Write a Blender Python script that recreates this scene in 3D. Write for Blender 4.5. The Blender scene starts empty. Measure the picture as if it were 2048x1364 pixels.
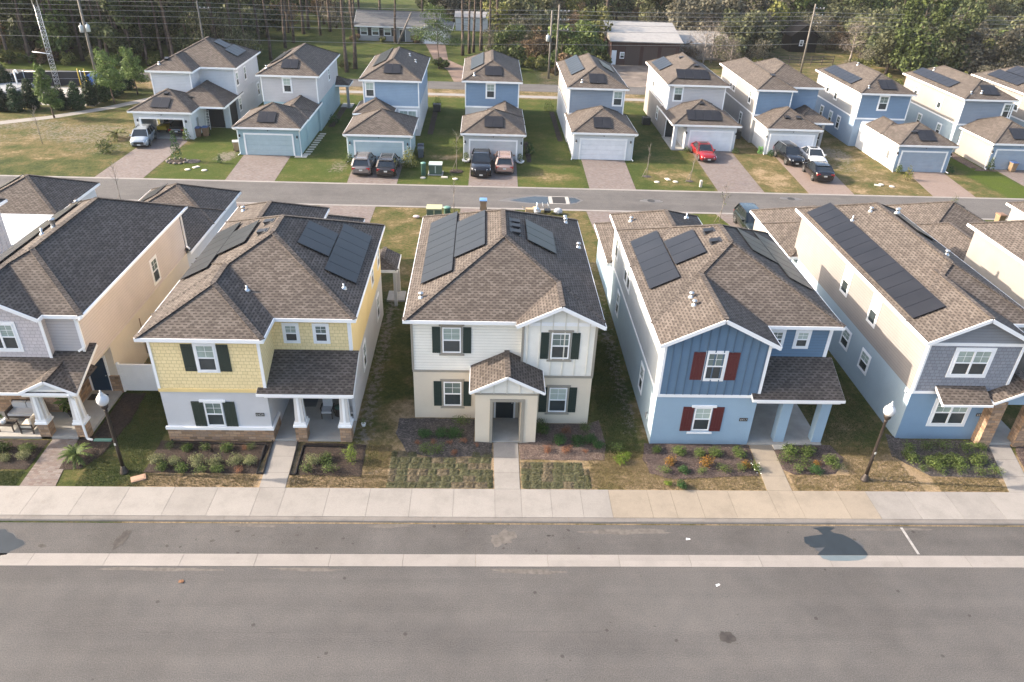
import bpy, math, random
from mathutils import Vector, Matrix
R = math.radians
C = bpy.context.scene.collection
SC = bpy.context.scene

# ---------------------------------------------------------------- camera
cam_data = bpy.data.cameras.new("camera")
cam = bpy.data.objects.new("camera", cam_data)
C.objects.link(cam)
cam_data.sensor_width = 36.0
cam_data.lens = 26.19
cam_data.clip_start = 0.5
cam_data.clip_end = 3000
PIT, ROL, YAW = 0.53955, 0.03938, 0.04824
_f = Vector((math.sin(YAW) * math.cos(PIT), math.cos(YAW) * math.cos(PIT), -math.sin(PIT)))
_r0 = Vector((math.cos(YAW), -math.sin(YAW), 0))
_u0 = _r0.cross(_f)
_r = math.cos(ROL) * _r0 + math.sin(ROL) * _u0
_u = -math.sin(ROL) * _r0 + math.cos(ROL) * _u0
M = Matrix.Identity(4)
for i in range(3):
    M[i][0], M[i][1], M[i][2] = _r[i], _u[i], -_f[i]
M.translation = Vector((0, 0, 24))
cam.matrix_world = M
SC.camera = cam

# ---------------------------------------------------------------- sky, sun, exposure
SUN_EL, SUN_AZ = R(27.5), R(-86.0)           # azimuth from +Y towards +X
w = bpy.data.worlds.new("World")
SC.world = w
w.use_nodes = True
nt = w.node_tree
nt.nodes.clear()
sky = nt.nodes.new("ShaderNodeTexSky")
sky.sky_type = 'NISHITA'
sky.sun_disc = False
sky.sun_elevation = SUN_EL
sky.sun_rotation = SUN_AZ
sky.air_density = 1.0
sky.dust_density = 3.8
sky.ozone_density = 0.6
bg = nt.nodes.new("ShaderNodeBackground")
bg.inputs["Strength"].default_value = 0.15
wo = nt.nodes.new("ShaderNodeOutputWorld")
nt.links.new(sky.outputs[0], bg.inputs[0])
nt.links.new(bg.outputs[0], wo.inputs[0])
sun_data = bpy.data.lights.new("sun", 'SUN')
sun_data.energy = 3.5
sun_data.angle = R(0.6)
sun_data.color = (1.0, 0.84, 0.68)
sun = bpy.data.objects.new("sun", sun_data)
C.objects.link(sun)
sdir = Vector((math.sin(SUN_AZ) * math.cos(SUN_EL), math.cos(SUN_AZ) * math.cos(SUN_EL), math.sin(SUN_EL)))
sun.rotation_euler = sdir.to_track_quat('Z', 'Y').to_euler()
sun.location = (-60, 10, 60)
SC.view_settings.view_transform = 'Standard'
SC.view_settings.look = 'None'
SC.view_settings.gamma = 1
SC.view_settings.use_curve_mapping = False
SC.view_settings.exposure = 1.79
SC.cycles.use_denoising = True
SC.cycles.max_bounces = 8
SC.cycles.diffuse_bounces = 6
SC.cycles.glossy_bounces = 3
SC.cycles.transmission_bounces = 3
SC.cycles.transparent_max_bounces = 6

# ---------------------------------------------------------------- materials
def mat_new(name):
    m = bpy.data.materials.new(name)
    m.use_nodes = True
    return m, m.node_tree.nodes, m.node_tree.links, m.node_tree.nodes["Principled BSDF"]

def ramp(N, stops, interp='LINEAR'):
    r = N.new("ShaderNodeValToRGB")
    r.color_ramp.interpolation = interp
    e = r.color_ramp.elements
    while len(e) < len(stops):
        e.new(0.5)
    for k, (p, c) in enumerate(stops):
        e[k].position = p
        e[k].color = (*c, 1) if len(c) == 3 else c
    return r

def noise(N, L, vec, scale, detail=4, rough=0.55):
    n = N.new("ShaderNodeTexNoise")
    n.inputs["Scale"].default_value = scale
    n.inputs["Detail"].default_value = detail
    n.inputs["Roughness"].default_value = rough
    if vec is not None:
        L.new(vec, n.inputs["Vector"])
    return n

def mix(N, L, a, b, fac, mode='MIX'):
    m = N.new("ShaderNodeMix")
    m.data_type = 'RGBA'
    m.blend_type = mode
    for sock, v in ((m.inputs[0], fac), (m.inputs[6], a), (m.inputs[7], b)):
        if hasattr(v, 'is_linked'):
            L.new(v, sock)
        elif isinstance(v, (int, float)):
            sock.default_value = v
        else:
            sock.default_value = (*v, 1)
    return m.outputs[2]

def math_n(N, L, op, a, b=None):
    m = N.new("ShaderNodeMath")
    m.operation = op
    for k, v in ((0, a), (1, b)):
        if v is None:
            continue
        if hasattr(v, 'is_linked'):
            L.new(v, m.inputs[k])
        else:
            m.inputs[k].default_value = v
    return m.outputs[0]

def bump(N, L, B, height, dist, strength=1.0):
    b = N.new("ShaderNodeBump")
    b.inputs["Distance"].default_value = dist
    b.inputs["Strength"].default_value = strength
    L.new(height, b.inputs["Height"])
    L.new(b.outputs[0], B.inputs["Normal"])

def scale_col(c, k):
    return tuple(min(1, v * k) for v in c)

_cache = {}
def plain(name, col, rough=0.6, metal=0.0, spec=0.5, var=0.06, vscale=1.5):
    """painted or plastic surface with faint uneven weathering"""
    if name in _cache:
        return _cache[name]
    m, N, L, B = mat_new(name)
    g = N.new("ShaderNodeNewGeometry")
    n = noise(N, L, g.outputs["Position"], vscale, 5)
    r = ramp(N, [(0.25, scale_col(col, 1 - var * 1.6)), (0.75, scale_col(col, 1 + var))])
    L.new(n.outputs[0], r.inputs[0])
    L.new(r.outputs[0], B.inputs["Base Color"])
    B.inputs["Roughness"].default_value = rough
    B.inputs["Metallic"].default_value = metal
    B.inputs["Specular IOR Level"].default_value = spec
    _cache[name] = m
    return m

def uvn(N):
    u = N.new("ShaderNodeUVMap")
    u.uv_map = "UVMap"
    return u.outputs[0]

def stucco(name, col):
    if name in _cache:
        return _cache[name]
    m, N, L, B = mat_new(name)
    g = N.new("ShaderNodeNewGeometry")
    big = noise(N, L, g.outputs["Position"], 0.45, 5, 0.6)
    r = ramp(N, [(0.3, scale_col(col, 0.90)), (0.7, scale_col(col, 1.06))])
    L.new(big.outputs[0], r.inputs[0])
    sm = noise(N, L, g.outputs["Position"], 9.0, 6, 0.7)
    c = mix(N, L, r.outputs[0], scale_col(col, 0.82), math_n(N, L, 'MULTIPLY', sm.outputs[0], 0.35))
    # splash dirt close to the ground
    sx = N.new("ShaderNodeSeparateXYZ")
    L.new(g.outputs["Position"], sx.inputs[0])
    low = N.new("ShaderNodeMapRange")
    low.inputs[1].default_value = 0.0
    low.inputs[2].default_value = 0.55
    low.inputs[3].default_value = 0.45
    low.inputs[4].default_value = 0.0
    L.new(sx.outputs[2], low.inputs[0])
    d = math_n(N, L, 'MULTIPLY', low.outputs[0], noise(N, L, g.outputs["Position"], 3.0, 4).outputs[0])
    c = mix(N, L, c, scale_col(col, 0.6), d)
    L.new(c, B.inputs["Base Color"])
    B.inputs["Roughness"].default_value = 0.85
    bump(N, L, B, noise(N, L, g.outputs["Position"], 40, 3).outputs[0], 0.006, 0.7)
    _cache[name] = m
    return m

def lap(name, col, step=0.165):
    """horizontal lap boards: each board tilts out to a small shadow edge"""
    if name in _cache:
        return _cache[name]
    m, N, L, B = mat_new(name)
    uv = uvn(N)
    s = N.new("ShaderNodeSeparateXYZ")
    L.new(uv, s.inputs[0])
    fr = math_n(N, L, 'FRACT', math_n(N, L, 'DIVIDE', s.outputs[1], step))
    g = N.new("ShaderNodeNewGeometry")
    n = noise(N, L, g.outputs["Position"], 0.7, 5, 0.6)
    r = ramp(N, [(0.3, scale_col(col, 0.92)), (0.7, scale_col(col, 1.05))])
    L.new(n.outputs[0], r.inputs[0])
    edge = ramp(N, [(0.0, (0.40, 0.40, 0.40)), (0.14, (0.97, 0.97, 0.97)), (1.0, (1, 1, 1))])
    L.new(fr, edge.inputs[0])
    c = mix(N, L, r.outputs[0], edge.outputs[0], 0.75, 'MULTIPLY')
    L.new(c, B.inputs["Base Color"])
    B.inputs["Roughness"].default_value = 0.6
    bump(N, L, B, math_n(N, L, 'SUBTRACT', 1.0, fr), 0.02, 0.9)
    _cache[name] = m
    return m

def brickish(name, cols, mortar, bw, bh, msize, rough=0.85, bdist=0.012, squash=1.0, offset=0.5, var=0.35, uv=True, jitter=0.0):
    if name in _cache:
        return _cache[name]
    m, N, L, B = mat_new(name)
    g = N.new("ShaderNodeNewGeometry")
    vec = uvn(N) if uv else g.outputs["Position"]
    if jitter:
        nn = noise(N, L, vec, 1.7, 2)
        va = N.new("ShaderNodeVectorMath")
        va.operation = 'MULTIPLY_ADD'
        L.new(nn.outputs["Color"], va.inputs[0])
        va.inputs[1].default_value = (jitter, jitter, 0)
        L.new(vec, va.inputs[2])
        vec = va.outputs[0]
    b = N.new("ShaderNodeTexBrick")
    L.new(vec, b.inputs["Vector"])
    b.inputs["Scale"].default_value = 1.0
    b.inputs["Brick Width"].default_value = bw
    b.inputs["Row Height"].default_value = bh
    b.inputs["Mortar Size"].default_value = msize
    b.inputs["Mortar Smooth"].default_value = 0.2
    b.inputs["Bias"].default_value = 0.0
    b.offset = offset
    b.squash = squash
    b.inputs["Color1"].default_value = (0, 0, 0, 1)
    b.inputs["Color2"].default_value = (1, 1, 1, 1)
    b.inputs["Mortar"].default_value = (0.5, 0.5, 0.5, 1)
    k = len(cols)
    r = ramp(N, [(i / max(1, k - 1), c) for i, c in enumerate(cols)])
    L.new(b.outputs["Color"], r.inputs[0])
    big = noise(N, L, g.outputs["Position"], 0.6, 4)
    fine = noise(N, L, g.outputs["Position"], 14, 4, 0.7)
    sh = math_n(N, L, 'ADD', math_n(N, L, 'MULTIPLY', big.outputs[0], var), math_n(N, L, 'MULTIPLY', fine.outputs[0], var))
    sh = math_n(N, L, 'ADD', sh, 1.0 - var)
    cc = mix(N, L, r.outputs[0], sh, 1.0, 'MULTIPLY')
    cc = mix(N, L, cc, mortar, b.outputs["Fac"])
    L.new(cc, B.inputs["Base Color"])
    B.inputs["Roughness"].default_value = rough
    inv = math_n(N, L, 'SUBTRACT', 1.0, b.outputs["Fac"])
    hh = math_n(N, L, 'ADD', inv, math_n(N, L, 'MULTIPLY', fine.outputs[0], 0.5))
    bump(N, L, B, hh, bdist, 0.9)
    _cache[name] = m
    return m

def shingle():
    """architectural asphalt shingles: random darker tabs in horizontal courses"""
    if "shingle" in _cache:
        return _cache["shingle"]
    m, N, L, B = mat_new("shingle")
    uv = uvn(N)
    g = N.new("ShaderNodeNewGeometry")
    b = N.new("ShaderNodeTexBrick")
    L.new(uv, b.inputs["Vector"])
    b.inputs["Scale"].default_value = 1.0
    b.inputs["Brick Width"].default_value = 0.29
    b.inputs["Row Height"].default_value = 0.155
    b.inputs["Mortar Size"].default_value = 0.0
    b.inputs["Color1"].default_value = (0, 0, 0, 1)
    b.inputs["Color2"].default_value = (1, 1, 1, 1)
    b.inputs["Bias"].default_value = 0.0
    b.offset = 0.5
    r = ramp(N, [(0.0, (0.063, 0.054, 0.048)), (0.35, (0.079, 0.068, 0.061)), (0.7, (0.094, 0.082, 0.073)), (1.0, (0.112, 0.099, 0.089))])
    L.new(b.outputs["Color"], r.inputs[0])
    s = N.new("ShaderNodeSeparateXYZ")
    L.new(uv, s.inputs[0])
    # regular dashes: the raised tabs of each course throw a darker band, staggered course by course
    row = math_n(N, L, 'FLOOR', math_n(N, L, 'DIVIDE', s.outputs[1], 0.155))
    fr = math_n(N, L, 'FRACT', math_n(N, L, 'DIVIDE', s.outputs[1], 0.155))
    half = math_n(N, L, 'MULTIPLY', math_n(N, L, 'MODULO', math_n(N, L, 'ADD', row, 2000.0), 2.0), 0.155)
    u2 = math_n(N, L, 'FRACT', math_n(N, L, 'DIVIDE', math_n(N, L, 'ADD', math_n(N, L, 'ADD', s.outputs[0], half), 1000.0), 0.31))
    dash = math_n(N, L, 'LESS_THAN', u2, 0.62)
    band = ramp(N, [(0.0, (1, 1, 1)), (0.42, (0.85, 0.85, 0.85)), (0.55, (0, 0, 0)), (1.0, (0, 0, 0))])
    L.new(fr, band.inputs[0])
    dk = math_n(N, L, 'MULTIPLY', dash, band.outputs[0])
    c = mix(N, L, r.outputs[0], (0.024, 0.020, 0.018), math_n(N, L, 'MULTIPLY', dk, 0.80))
    big = noise(N, L, g.outputs["Position"], 0.35, 4, 0.6)
    rr = ramp(N, [(0.3, (0.86, 0.86, 0.86)), (0.7, (1.1, 1.08, 1.06))])
    L.new(big.outputs[0], rr.inputs[0])
    c = mix(N, L, c, rr.outputs[0], 1.0, 'MULTIPLY')
    gr = noise(N, L, g.outputs["Position"], 30, 4, 0.8)
    gg = ramp(N, [(0.3, (0.8, 0.8, 0.8)), (0.7, (1.2, 1.2, 1.2))])
    L.new(gr.outputs[0], gg.inputs[0])
    c = mix(N, L, c, gg.outputs[0], 1.0, 'MULTIPLY')
    L.new(c, B.inputs["Base Color"])
    B.inputs["Roughness"].default_value = 0.9
    B.inputs["Specular IOR Level"].default_value = 0.25
    bump(N, L, B, math_n(N, L, 'SUBTRACT', 1.0, fr), 0.012, 0.6)
    _cache["shingle"] = m
    return m

def glass(name, col, rough=0.06):
    if name in _cache:
        return _cache[name]
    m, N, L, B = mat_new(name)
    g = N.new("ShaderNodeNewGeometry")
    n = noise(N, L, g.outputs["Position"], 0.9, 3)
    r = ramp(N, [(0.3, scale_col(col, 0.7)), (0.7, scale_col(col, 1.25))])
    L.new(n.outputs[0], r.inputs[0])
    L.new(r.outputs[0], B.inputs["Base Color"])
    B.inputs["Roughness"].default_value = rough
    B.inputs["Specular IOR Level"].default_value = 0.8
    _cache[name] = m
    return m

def leaf(name, dark, light, trans=0.25, objvar=0.35):
    """foliage: each leaf card its own tint, each plant a slightly different one"""
    if name in _cache:
        return _cache[name]
    m, N, L, B = mat_new(name)
    g = N.new("ShaderNodeNewGeometry")
    r = ramp(N, [(0.0, dark), (0.55, tuple((a + b) / 2 for a, b in zip(dark, light))), (1.0, light)])
    L.new(g.outputs["Random Per Island"], r.inputs[0])
    oi = N.new("ShaderNodeObjectInfo")
    mr = N.new("ShaderNodeMapRange")
    mr.inputs[3].default_value = 1 - objvar
    mr.inputs[4].default_value = 1 + objvar
    L.new(oi.outputs["Random"], mr.inputs[0])
    c = mix(N, L, r.outputs[0], mr.outputs[0], 1.0, 'MULTIPLY')
    L.new(c, B.inputs["Base Color"])
    B.inputs["Roughness"].default_value = 0.65
    B.inputs["Specular IOR Level"].default_value = 0.25
    t = N.new("ShaderNodeBsdfTranslucent")
    L.new(c, t.inputs[0])
    ms = N.new("ShaderNodeMixShader")
    ms.inputs[0].default_value = trans
    out = N["Material Output"] if "Material Output" in N else None
    for x in N:
        if x.type == 'OUTPUT_MATERIAL':
            out = x
    L.new(B.outputs[0], ms.inputs[1])
    L.new(t.outputs[0], ms.inputs[2])
    L.new(ms.outputs[0], out.inputs[0])
    _cache[name] = m
    return m

WHITE = plain("white trim paint", (0.78, 0.79, 0.80), 0.5, var=0.04)
TAUPE = plain("taupe trim paint", (0.27, 0.25, 0.21), 0.6)
SHING = shingle()
G_UP = glass("window blinds behind glass", (0.30, 0.37, 0.335), 0.12)
def blinds(name, col, gap, rough=0.1):
    """closed slat blinds seen through the glass"""
    m, N, L, B = mat_new(name)
    s = N.new("ShaderNodeSeparateXYZ")
    L.new(uvn(N), s.inputs[0])
    fr = math_n(N, L, 'FRACT', math_n(N, L, 'DIVIDE', s.outputs[1], gap))
    r = ramp(N, [(0.0, scale_col(col, 0.55)), (0.3, col), (0.8, scale_col(col, 1.1)), (1.0, scale_col(col, 0.6))])
    L.new(fr, r.inputs[0])
    L.new(r.outputs[0], B.inputs["Base Color"])
    B.inputs["Roughness"].default_value = rough
    B.inputs["Specular IOR Level"].default_value = 0.8
    return m
G_UPS = [G_UP, blinds("white slat blinds behind glass", (0.42, 0.50, 0.46), 0.06), glass("dim room behind glass", (0.13, 0.17, 0.16), 0.08), blinds("grey slat blinds behind glass", (0.30, 0.37, 0.34), 0.09)]
GRN = random.Random(12)
G_LO = glass("window dark insect screen", (0.035, 0.045, 0.05), 0.25)
G_CAR = glass("car glass", (0.012, 0.016, 0.02), 0.04)
PANEL = plain("solar cell glass", (0.015, 0.015, 0.017), 0.32, spec=0.32, var=0.2, vscale=0.6)
PFRAME = plain("black panel frame", (0.008, 0.008, 0.01), 0.4)
BLACK = plain("black paint", (0.012, 0.012, 0.014), 0.45)
METAL = plain("galvanised metal", (0.5, 0.52, 0.53), 0.35, metal=0.8)
CONC = plain("smooth concrete", (0.3105, 0.3042, 0.2835), 0.85, var=0.12)
SHUT_G = plain("dark green shutter paint", (0.012, 0.028, 0.024), 0.55)
SHUT_B = plain("dark olive shutter paint", (0.020, 0.033, 0.026), 0.55)
SHUT_R = plain("dark red shutter paint", (0.085, 0.014, 0.016), 0.55)
DOORM = plain("dark door paint", (0.012, 0.022, 0.03), 0.4)
STONE = brickish("stacked stone", [(0.1668, 0.1075, 0.0662), (0.3175, 0.2013, 0.1208), (0.4321, 0.2875, 0.1817), (0.2508, 0.1787, 0.1323), (0.3654, 0.2162, 0.1208)], (0.2001, 0.1500, 0.1081), 0.36, 0.16, 0.012, bdist=0.03, jitter=0.12)
PAVER = brickish("brick paver", [(0.1049, 0.0754, 0.0666), (0.1443, 0.1146, 0.1018), (0.1267, 0.1035, 0.0972), (0.1612, 0.1419, 0.1309), (0.1133, 0.0894, 0.0857)], (0.0873, 0.0776, 0.0712), 0.22, 0.11, 0.006, bdist=0.004, var=0.3)
PAVER2 = brickish("brick paver tan", [(0.1568, 0.1141, 0.0939), (0.1835, 0.1409, 0.1185), (0.1705, 0.1279, 0.1077)], (0.1207, 0.0982, 0.0852), 0.22, 0.11, 0.006, bdist=0.004, var=0.25)

# ---------------------------------------------------------------- mesh helpers
class MB:
    """collects polygons, boxes, bars, tubes in world space and links them as ONE mesh object"""
    def __init__(s):
        s.v, s.f, s.mi, s.sm = [], [], [], []

    def poly(s, pts, mi=0, smooth=False):
        b = len(s.v)
        s.v += [tuple(p) for p in pts]
        s.f.append(tuple(range(b, b + len(pts))))
        s.mi.append(mi)
        s.sm.append(smooth)

    def hexa(s, p, mi=0):
        """8 corners: bottom 4 ccw, top 4 ccw"""
        b = len(s.v)
        s.v += [tuple(q) for q in p]
        for f in ((3, 2, 1, 0), (4, 5, 6, 7), (0, 1, 5, 4), (1, 2, 6, 5), (2, 3, 7, 6), (3, 0, 4, 7)):
            s.f.append(tuple(b + i for i in f))
            s.mi.append(mi)
            s.sm.append(False)

    def box(s, x0, x1, y0, y1, z0, z1, mi=0):
        s.hexa([(x0, y0, z0), (x1, y0, z0), (x1, y1, z0), (x0, y1, z0), (x0, y0, z1), (x1, y0, z1), (x1, y1, z1), (x0, y1, z1)], mi)

    def obox(s, o, u, v, n, a, b, c, mi=0):
        """oriented box: ranges a along u, b along v, c along n from o"""
        o, u, v, n = Vector(o), Vector(u), Vector(v), Vector(n)
        P = lambda i, j, k: o + u * a[i] + v * b[j] + n * c[k]
        s.hexa([P(0, 0, 0), P(1, 0, 0), P(1, 1, 0), P(0, 1, 0), P(0, 0, 1), P(1, 0, 1), P(1, 1, 1), P(0, 1, 1)], mi)

    def bar(s, p, q, w, h, up=(0, 0, 1), mi=0):
        p, q = Vector(p), Vector(q)
        d = (q - p).normalized()
        side = d.cross(Vector(up))
        if side.length < 1e-5:
            side = Vector((1, 0, 0))
        side.normalize()
        n = side.cross(d)
        s.obox(p, d, side, n, (0, (q - p).length), (-w / 2, w / 2), (-h / 2, h / 2), mi)

    def prism(s, pts, z0, z1, mi=0):
        n = len(pts)
        s.poly([(x, y, z1) for x, y in pts], mi)
        s.poly([(x, y, z0) for x, y in reversed(pts)], mi)
        for i in range(n):
            a, b = pts[i], pts[(i + 1) % n]
            s.poly([(a[0], a[1], z0), (b[0], b[1], z0), (b[0], b[1], z1), (a[0], a[1], z1)], mi)

    def tube(s, p, q, r0, r1, n=8, mi=0, cap=True, smooth=True):
        p, q = Vector(p), Vector(q)
        d = (q - p).normalized()
        a = d.cross(Vector((0, 0, 1)))
        if a.length < 1e-4:
            a = Vector((1, 0, 0))
        a.normalize()
        c = d.cross(a)
        b = len(s.v)
        for base, rr in ((p, r0), (q, r1)):
            for i in range(n):
                t = 2 * math.pi * i / n
                s.v.append(tuple(base + a * math.cos(t) * rr + c * math.sin(t) * rr))
        for i in range(n):
            j = (i + 1) % n
            s.f.append((b + i, b + n + i, b + n + j, b + j))
            s.mi.append(mi)
            s.sm.append(smooth)
        if cap:
            s.f.append(tuple(b + i for i in range(n)))
            s.f.append(tuple(b + n + i for i in reversed(range(n))))
            s.mi += [mi, mi]
            s.sm += [False, False]

    def lathe(s, o, prof, n=16, mi=0, axis=2, smooth=True):
        """profile [(radius, height)] turned about an axis through o"""
        o = Vector(o)
        b = len(s.v)
        for r, h in prof:
            for i in range(n):
                t = 2 * math.pi * i / n
                if axis == 2:
                    p = (r * math.cos(t), r * math.sin(t), h)
                elif axis == 0:
                    p = (h, r * math.cos(t), r * math.sin(t))
                else:
                    p = (r * math.sin(t), h, r * math.cos(t))
                s.v.append(tuple(o + Vector(p)))
        for k in range(len(prof) - 1):
            for i in range(n):
                j = (i + 1) % n
                s.f.append((b + k * n + i, b + k * n + j, b + (k + 1) * n + j, b + (k + 1) * n + i))
                s.mi.append(mi)
                s.sm.append(smooth)
        for k, rev in ((0, True), (len(prof) - 1, False)):
            if prof[k][0] > 1e-4:
                ids = [b + k * n + i for i in range(n)]
                s.f.append(tuple(reversed(ids)) if rev else tuple(ids))
                s.mi.append(mi)
                s.sm.append(False)

    def mesh(s, name, mats, off=(0, 0, 0), uv=True):
        me = bpy.data.meshes.new(name)
        ox, oy, oz = off
        me.from_pydata([(x - ox, y - oy, z - oz) for x, y, z in s.v], [], s.f)
        for m in (mats if isinstance(mats, (list, tuple)) else [mats]):
            me.materials.append(m)
        me.polygons.foreach_set("material_index", s.mi)
        me.polygons.foreach_set("use_smooth", s.sm)
        if uv:
            lay = me.uv_layers.new(name="UVMap")
            zz = Vector((0, 0, 1))
            d = lay.data
            for p in me.polygons:
                n = p.normal
                if abs(n.z) > 0.985:
                    a, b = Vector((1, 0, 0)), Vector((0, 1, 0))
                else:
                    a = zz.cross(n).normalized()
                    b = n.cross(a)
                for li, vi in zip(p.loop_indices, p.vertices):
                    co = s.v[vi]
                    co = Vector(co)
                    d[li].uv = (co.dot(a), co.dot(b))
        me.update()
        return me

    def objs(s, name, mats, parent=None, root=None):
        """every separate piece as a part of its own"""
        par = list(range(len(s.v)))
        def find(i):
            while par[i] != i:
                par[i] = par[par[i]]
                i = par[i]
            return i
        for f in s.f:
            for i in f[1:]:
                par[find(i)] = find(f[0])
        g = {}
        for f, m, k in zip(s.f, s.mi, s.sm):
            g.setdefault(find(f[0]), []).append((f, m, k))
        for fs in g.values():
            b = MB()
            for f, m, k in fs:
                b.poly([s.v[i] for i in f], m, k)
            b.obj(name, mats, parent, root)

    def obj(s, name, mats, parent=None, root=None, uv=True, label=None):
        """part of a thing: vertices relative to the thing's root, identity transform under its parent"""
        off = tuple(root.location) if root is not None else (0, 0, 0)
        o = bpy.data.objects.new(name, s.mesh(name, mats, off, uv))
        C.objects.link(o)
        if parent is not None:
            o.parent = parent
        if label:
            o["label"] = label
        return o

def tag(o, label=None, cat=None, group=None, kind=None):
    if label: o["label"] = label
    if cat: o["category"] = cat
    if group: o["group"] = group
    if kind: o["kind"] = kind
    return o

def thing(name, label, cat, loc=(0, 0, 0), rz=0.0, group=None):
    o = bpy.data.objects.new(name, None)
    o.empty_display_size = 0.3
    C.objects.link(o)
    o.location = loc
    o.rotation_euler = (0, 0, rz)
    return tag(o, label, cat, group)

def single(name, mb, mats, label, cat, loc, group=None, uv=True, rz=0.0):
    """a thing that is one mesh; mb is in local coordinates"""
    o = bpy.data.objects.new(name, mb.mesh(name, mats, (0, 0, 0), uv))
    C.objects.link(o)
    o.location = loc
    o.rotation_euler = (0, 0, rz)
    return tag(o, label, cat, group)

def structure(name, mb, mats, kind='structure', uv=True, label=None):
    o = mb.obj(name, mats, uv=uv)
    o["kind"] = kind
    if label:
        o["label"] = label
    return o

def copy_tree(src, loc, rz=0.0, label=None, scale=None, sz=None):
    """a copy of a thing with copies of its parts and sub-parts (meshes shared)"""
    r = src.copy()
    C.objects.link(r)
    r.location = loc
    r.rotation_euler = (0, 0, rz)
    if scale:
        r.scale = (scale, scale, sz or scale)
    if label:
        r["label"] = label
    for ch in list(src.children):
        c = ch.copy()
        C.objects.link(c)
        c.parent = r
        for g in ch.children:
            d = g.copy()
            C.objects.link(d)
            d.parent = c
    return r

ORD = ["first", "second", "third", "fourth", "fifth", "sixth", "seventh", "eighth", "ninth", "tenth", "eleventh", "twelfth", "thirteenth", "fourteenth", "fifteenth", "sixteenth", "seventeenth", "eighteenth", "nineteenth", "twentieth"]
# ================================================================ GROUND, ROADS, PATHS
def smooth(a, b, x):
    t = max(0.0, min(1.0, (x - a) / (b - a)))
    return t * t * (3 - 2 * t)

def blob(x, y, cx, cy, rx, ry):
    d = math.hypot((x - cx) / rx, (y - cy) / ry)
    return 1 - smooth(0.55, 1.1, d)

def lawn(x, y):
    """how the turf itself is: dead and tan (r), bare sandy soil (g), lush bright green (b)"""
    dry, sand, lush = 0.45, 0.0, 0.0
    if y < 34:
        if x < -15.9:
            dry = 0.30
        elif x < -4.0:
            dry = 1.0 if y < 27.6 else (0.80 if x < -6.2 else 0.5)
        elif x < 6:
            dry = 0.85
        elif x < 9:
            dry = 0.78 if y < 29 else 0.36
        elif x < 14.5:
            dry = 0.80
        else:
            dry = 0.90 if y < 29.3 else 0.46
        if 6.3 < x < 8.6 and y > 29: dry = 0.30
    elif y < 46:
        dry = 0.34
        if 18 < x < 21.6: dry = 0.36
    elif y < 62.7:
        dry = 0.50
        if x > 9: dry = 0.24; lush = 0.5
    if 27 < y < 47:
        sand = max(sand, 0.62 * blob(x, 0, -5.85, 0, 0.55, 1), 0.6 * blob(x, 0, 8.2, 0, 0.45, 1) * smooth(29.5, 31, y), 0.35 * blob(x, 0, -4.6, 0, 0.4, 1))
        sand = max(sand, 0.5 * blob(x, y, -6.2, 29.9, 0.7, 0.9), 0.6 * blob(x, y, -4.6, 27.3, 0.6, 0.8), 0.55 * blob(x, y, 20.4, 27.6, 1.0, 0.5), 0.5 * blob(x, y, 21.3, 29.3, 0.5, 0.9))
    if 68.4 < y < 105:
        if x < -31.5:
            dry = 0.52
            sand = 0.52 * max(blob(x, y, -43, 83, 9, 5), blob(x, y, -52, 86, 7, 3), 0.7 * blob(x, y, -40, 79, 5, 5), 0.8 * blob(x, y, -55, 80, 8, 4))
            if y < 74: dry = 0.30
            if x > -40 and y < 80: dry = 0.34
        elif x < -24:
            dry = 0.22; lush = 0.5
            sand = 0.75 * blob(x, y, -26.2, 76.0, 1.3, 2.6)
        elif x < -13:
            dry = 0.26; lush = 0.5
            sand = 0.55 * blob(x, y, -14.5, 73.5, 1.4, 2.4)
        elif x < -1.3:
            dry = 0.28; lush = 0.5
            if 70 < y < 74: dry = 0.3
            dry += 0.5 * blob(x, y, -4.2, 77.8, 2.2, 1.2)
        elif x < 10:
            dry = 0.30; lush = 0.5
            dry += 0.35 * blob(x, y, 6.5, 72, 3, 2.2)
        elif x < 23:
            dry = 0.34; lush = 0.25
            dry += 0.3 * blob(x, y, 19, 73, 3, 3)
            if x < 17: dry = 0.14
        elif x < 32.3:
            dry = 0.56
            dry += 0.2 * blob(x, y, 29.5, 73, 2, 4)
        elif x < 45:
            dry = 0.58
            sand = 0.65 * max(blob(x, y, 39.8, 82, 2.2, 4), 0.7 * blob(x, y, 39, 77, 2, 2))
        elif x < 56:
            dry = 0.10 if x > 51.5 else 0.50
            lush = 0.8 if x > 51.5 else 0.1
        else:
            dry = 0.3
        if y > 88: dry = max(0.1, dry - 0.12); sand *= 0.5
        if y > 99: dry = 0.3
    if 104.9 < y < 109.2:
        dry = 0.72
        sand = 0.25
    if y >= 109.2:
        dry = 0.24 if x < 30 else 0.5
        lush = 0.35 if x < 30 else 0.0
        if x < -42:
            dry = 0.16; lush = 0.9
        if 7 < x < 40 and 112 < y < 124: dry = 0.6; sand = 0.4
        if 115 < y < 124 and 0 < x < 9: dry = 0.3
    return dry, sand, lush

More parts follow.
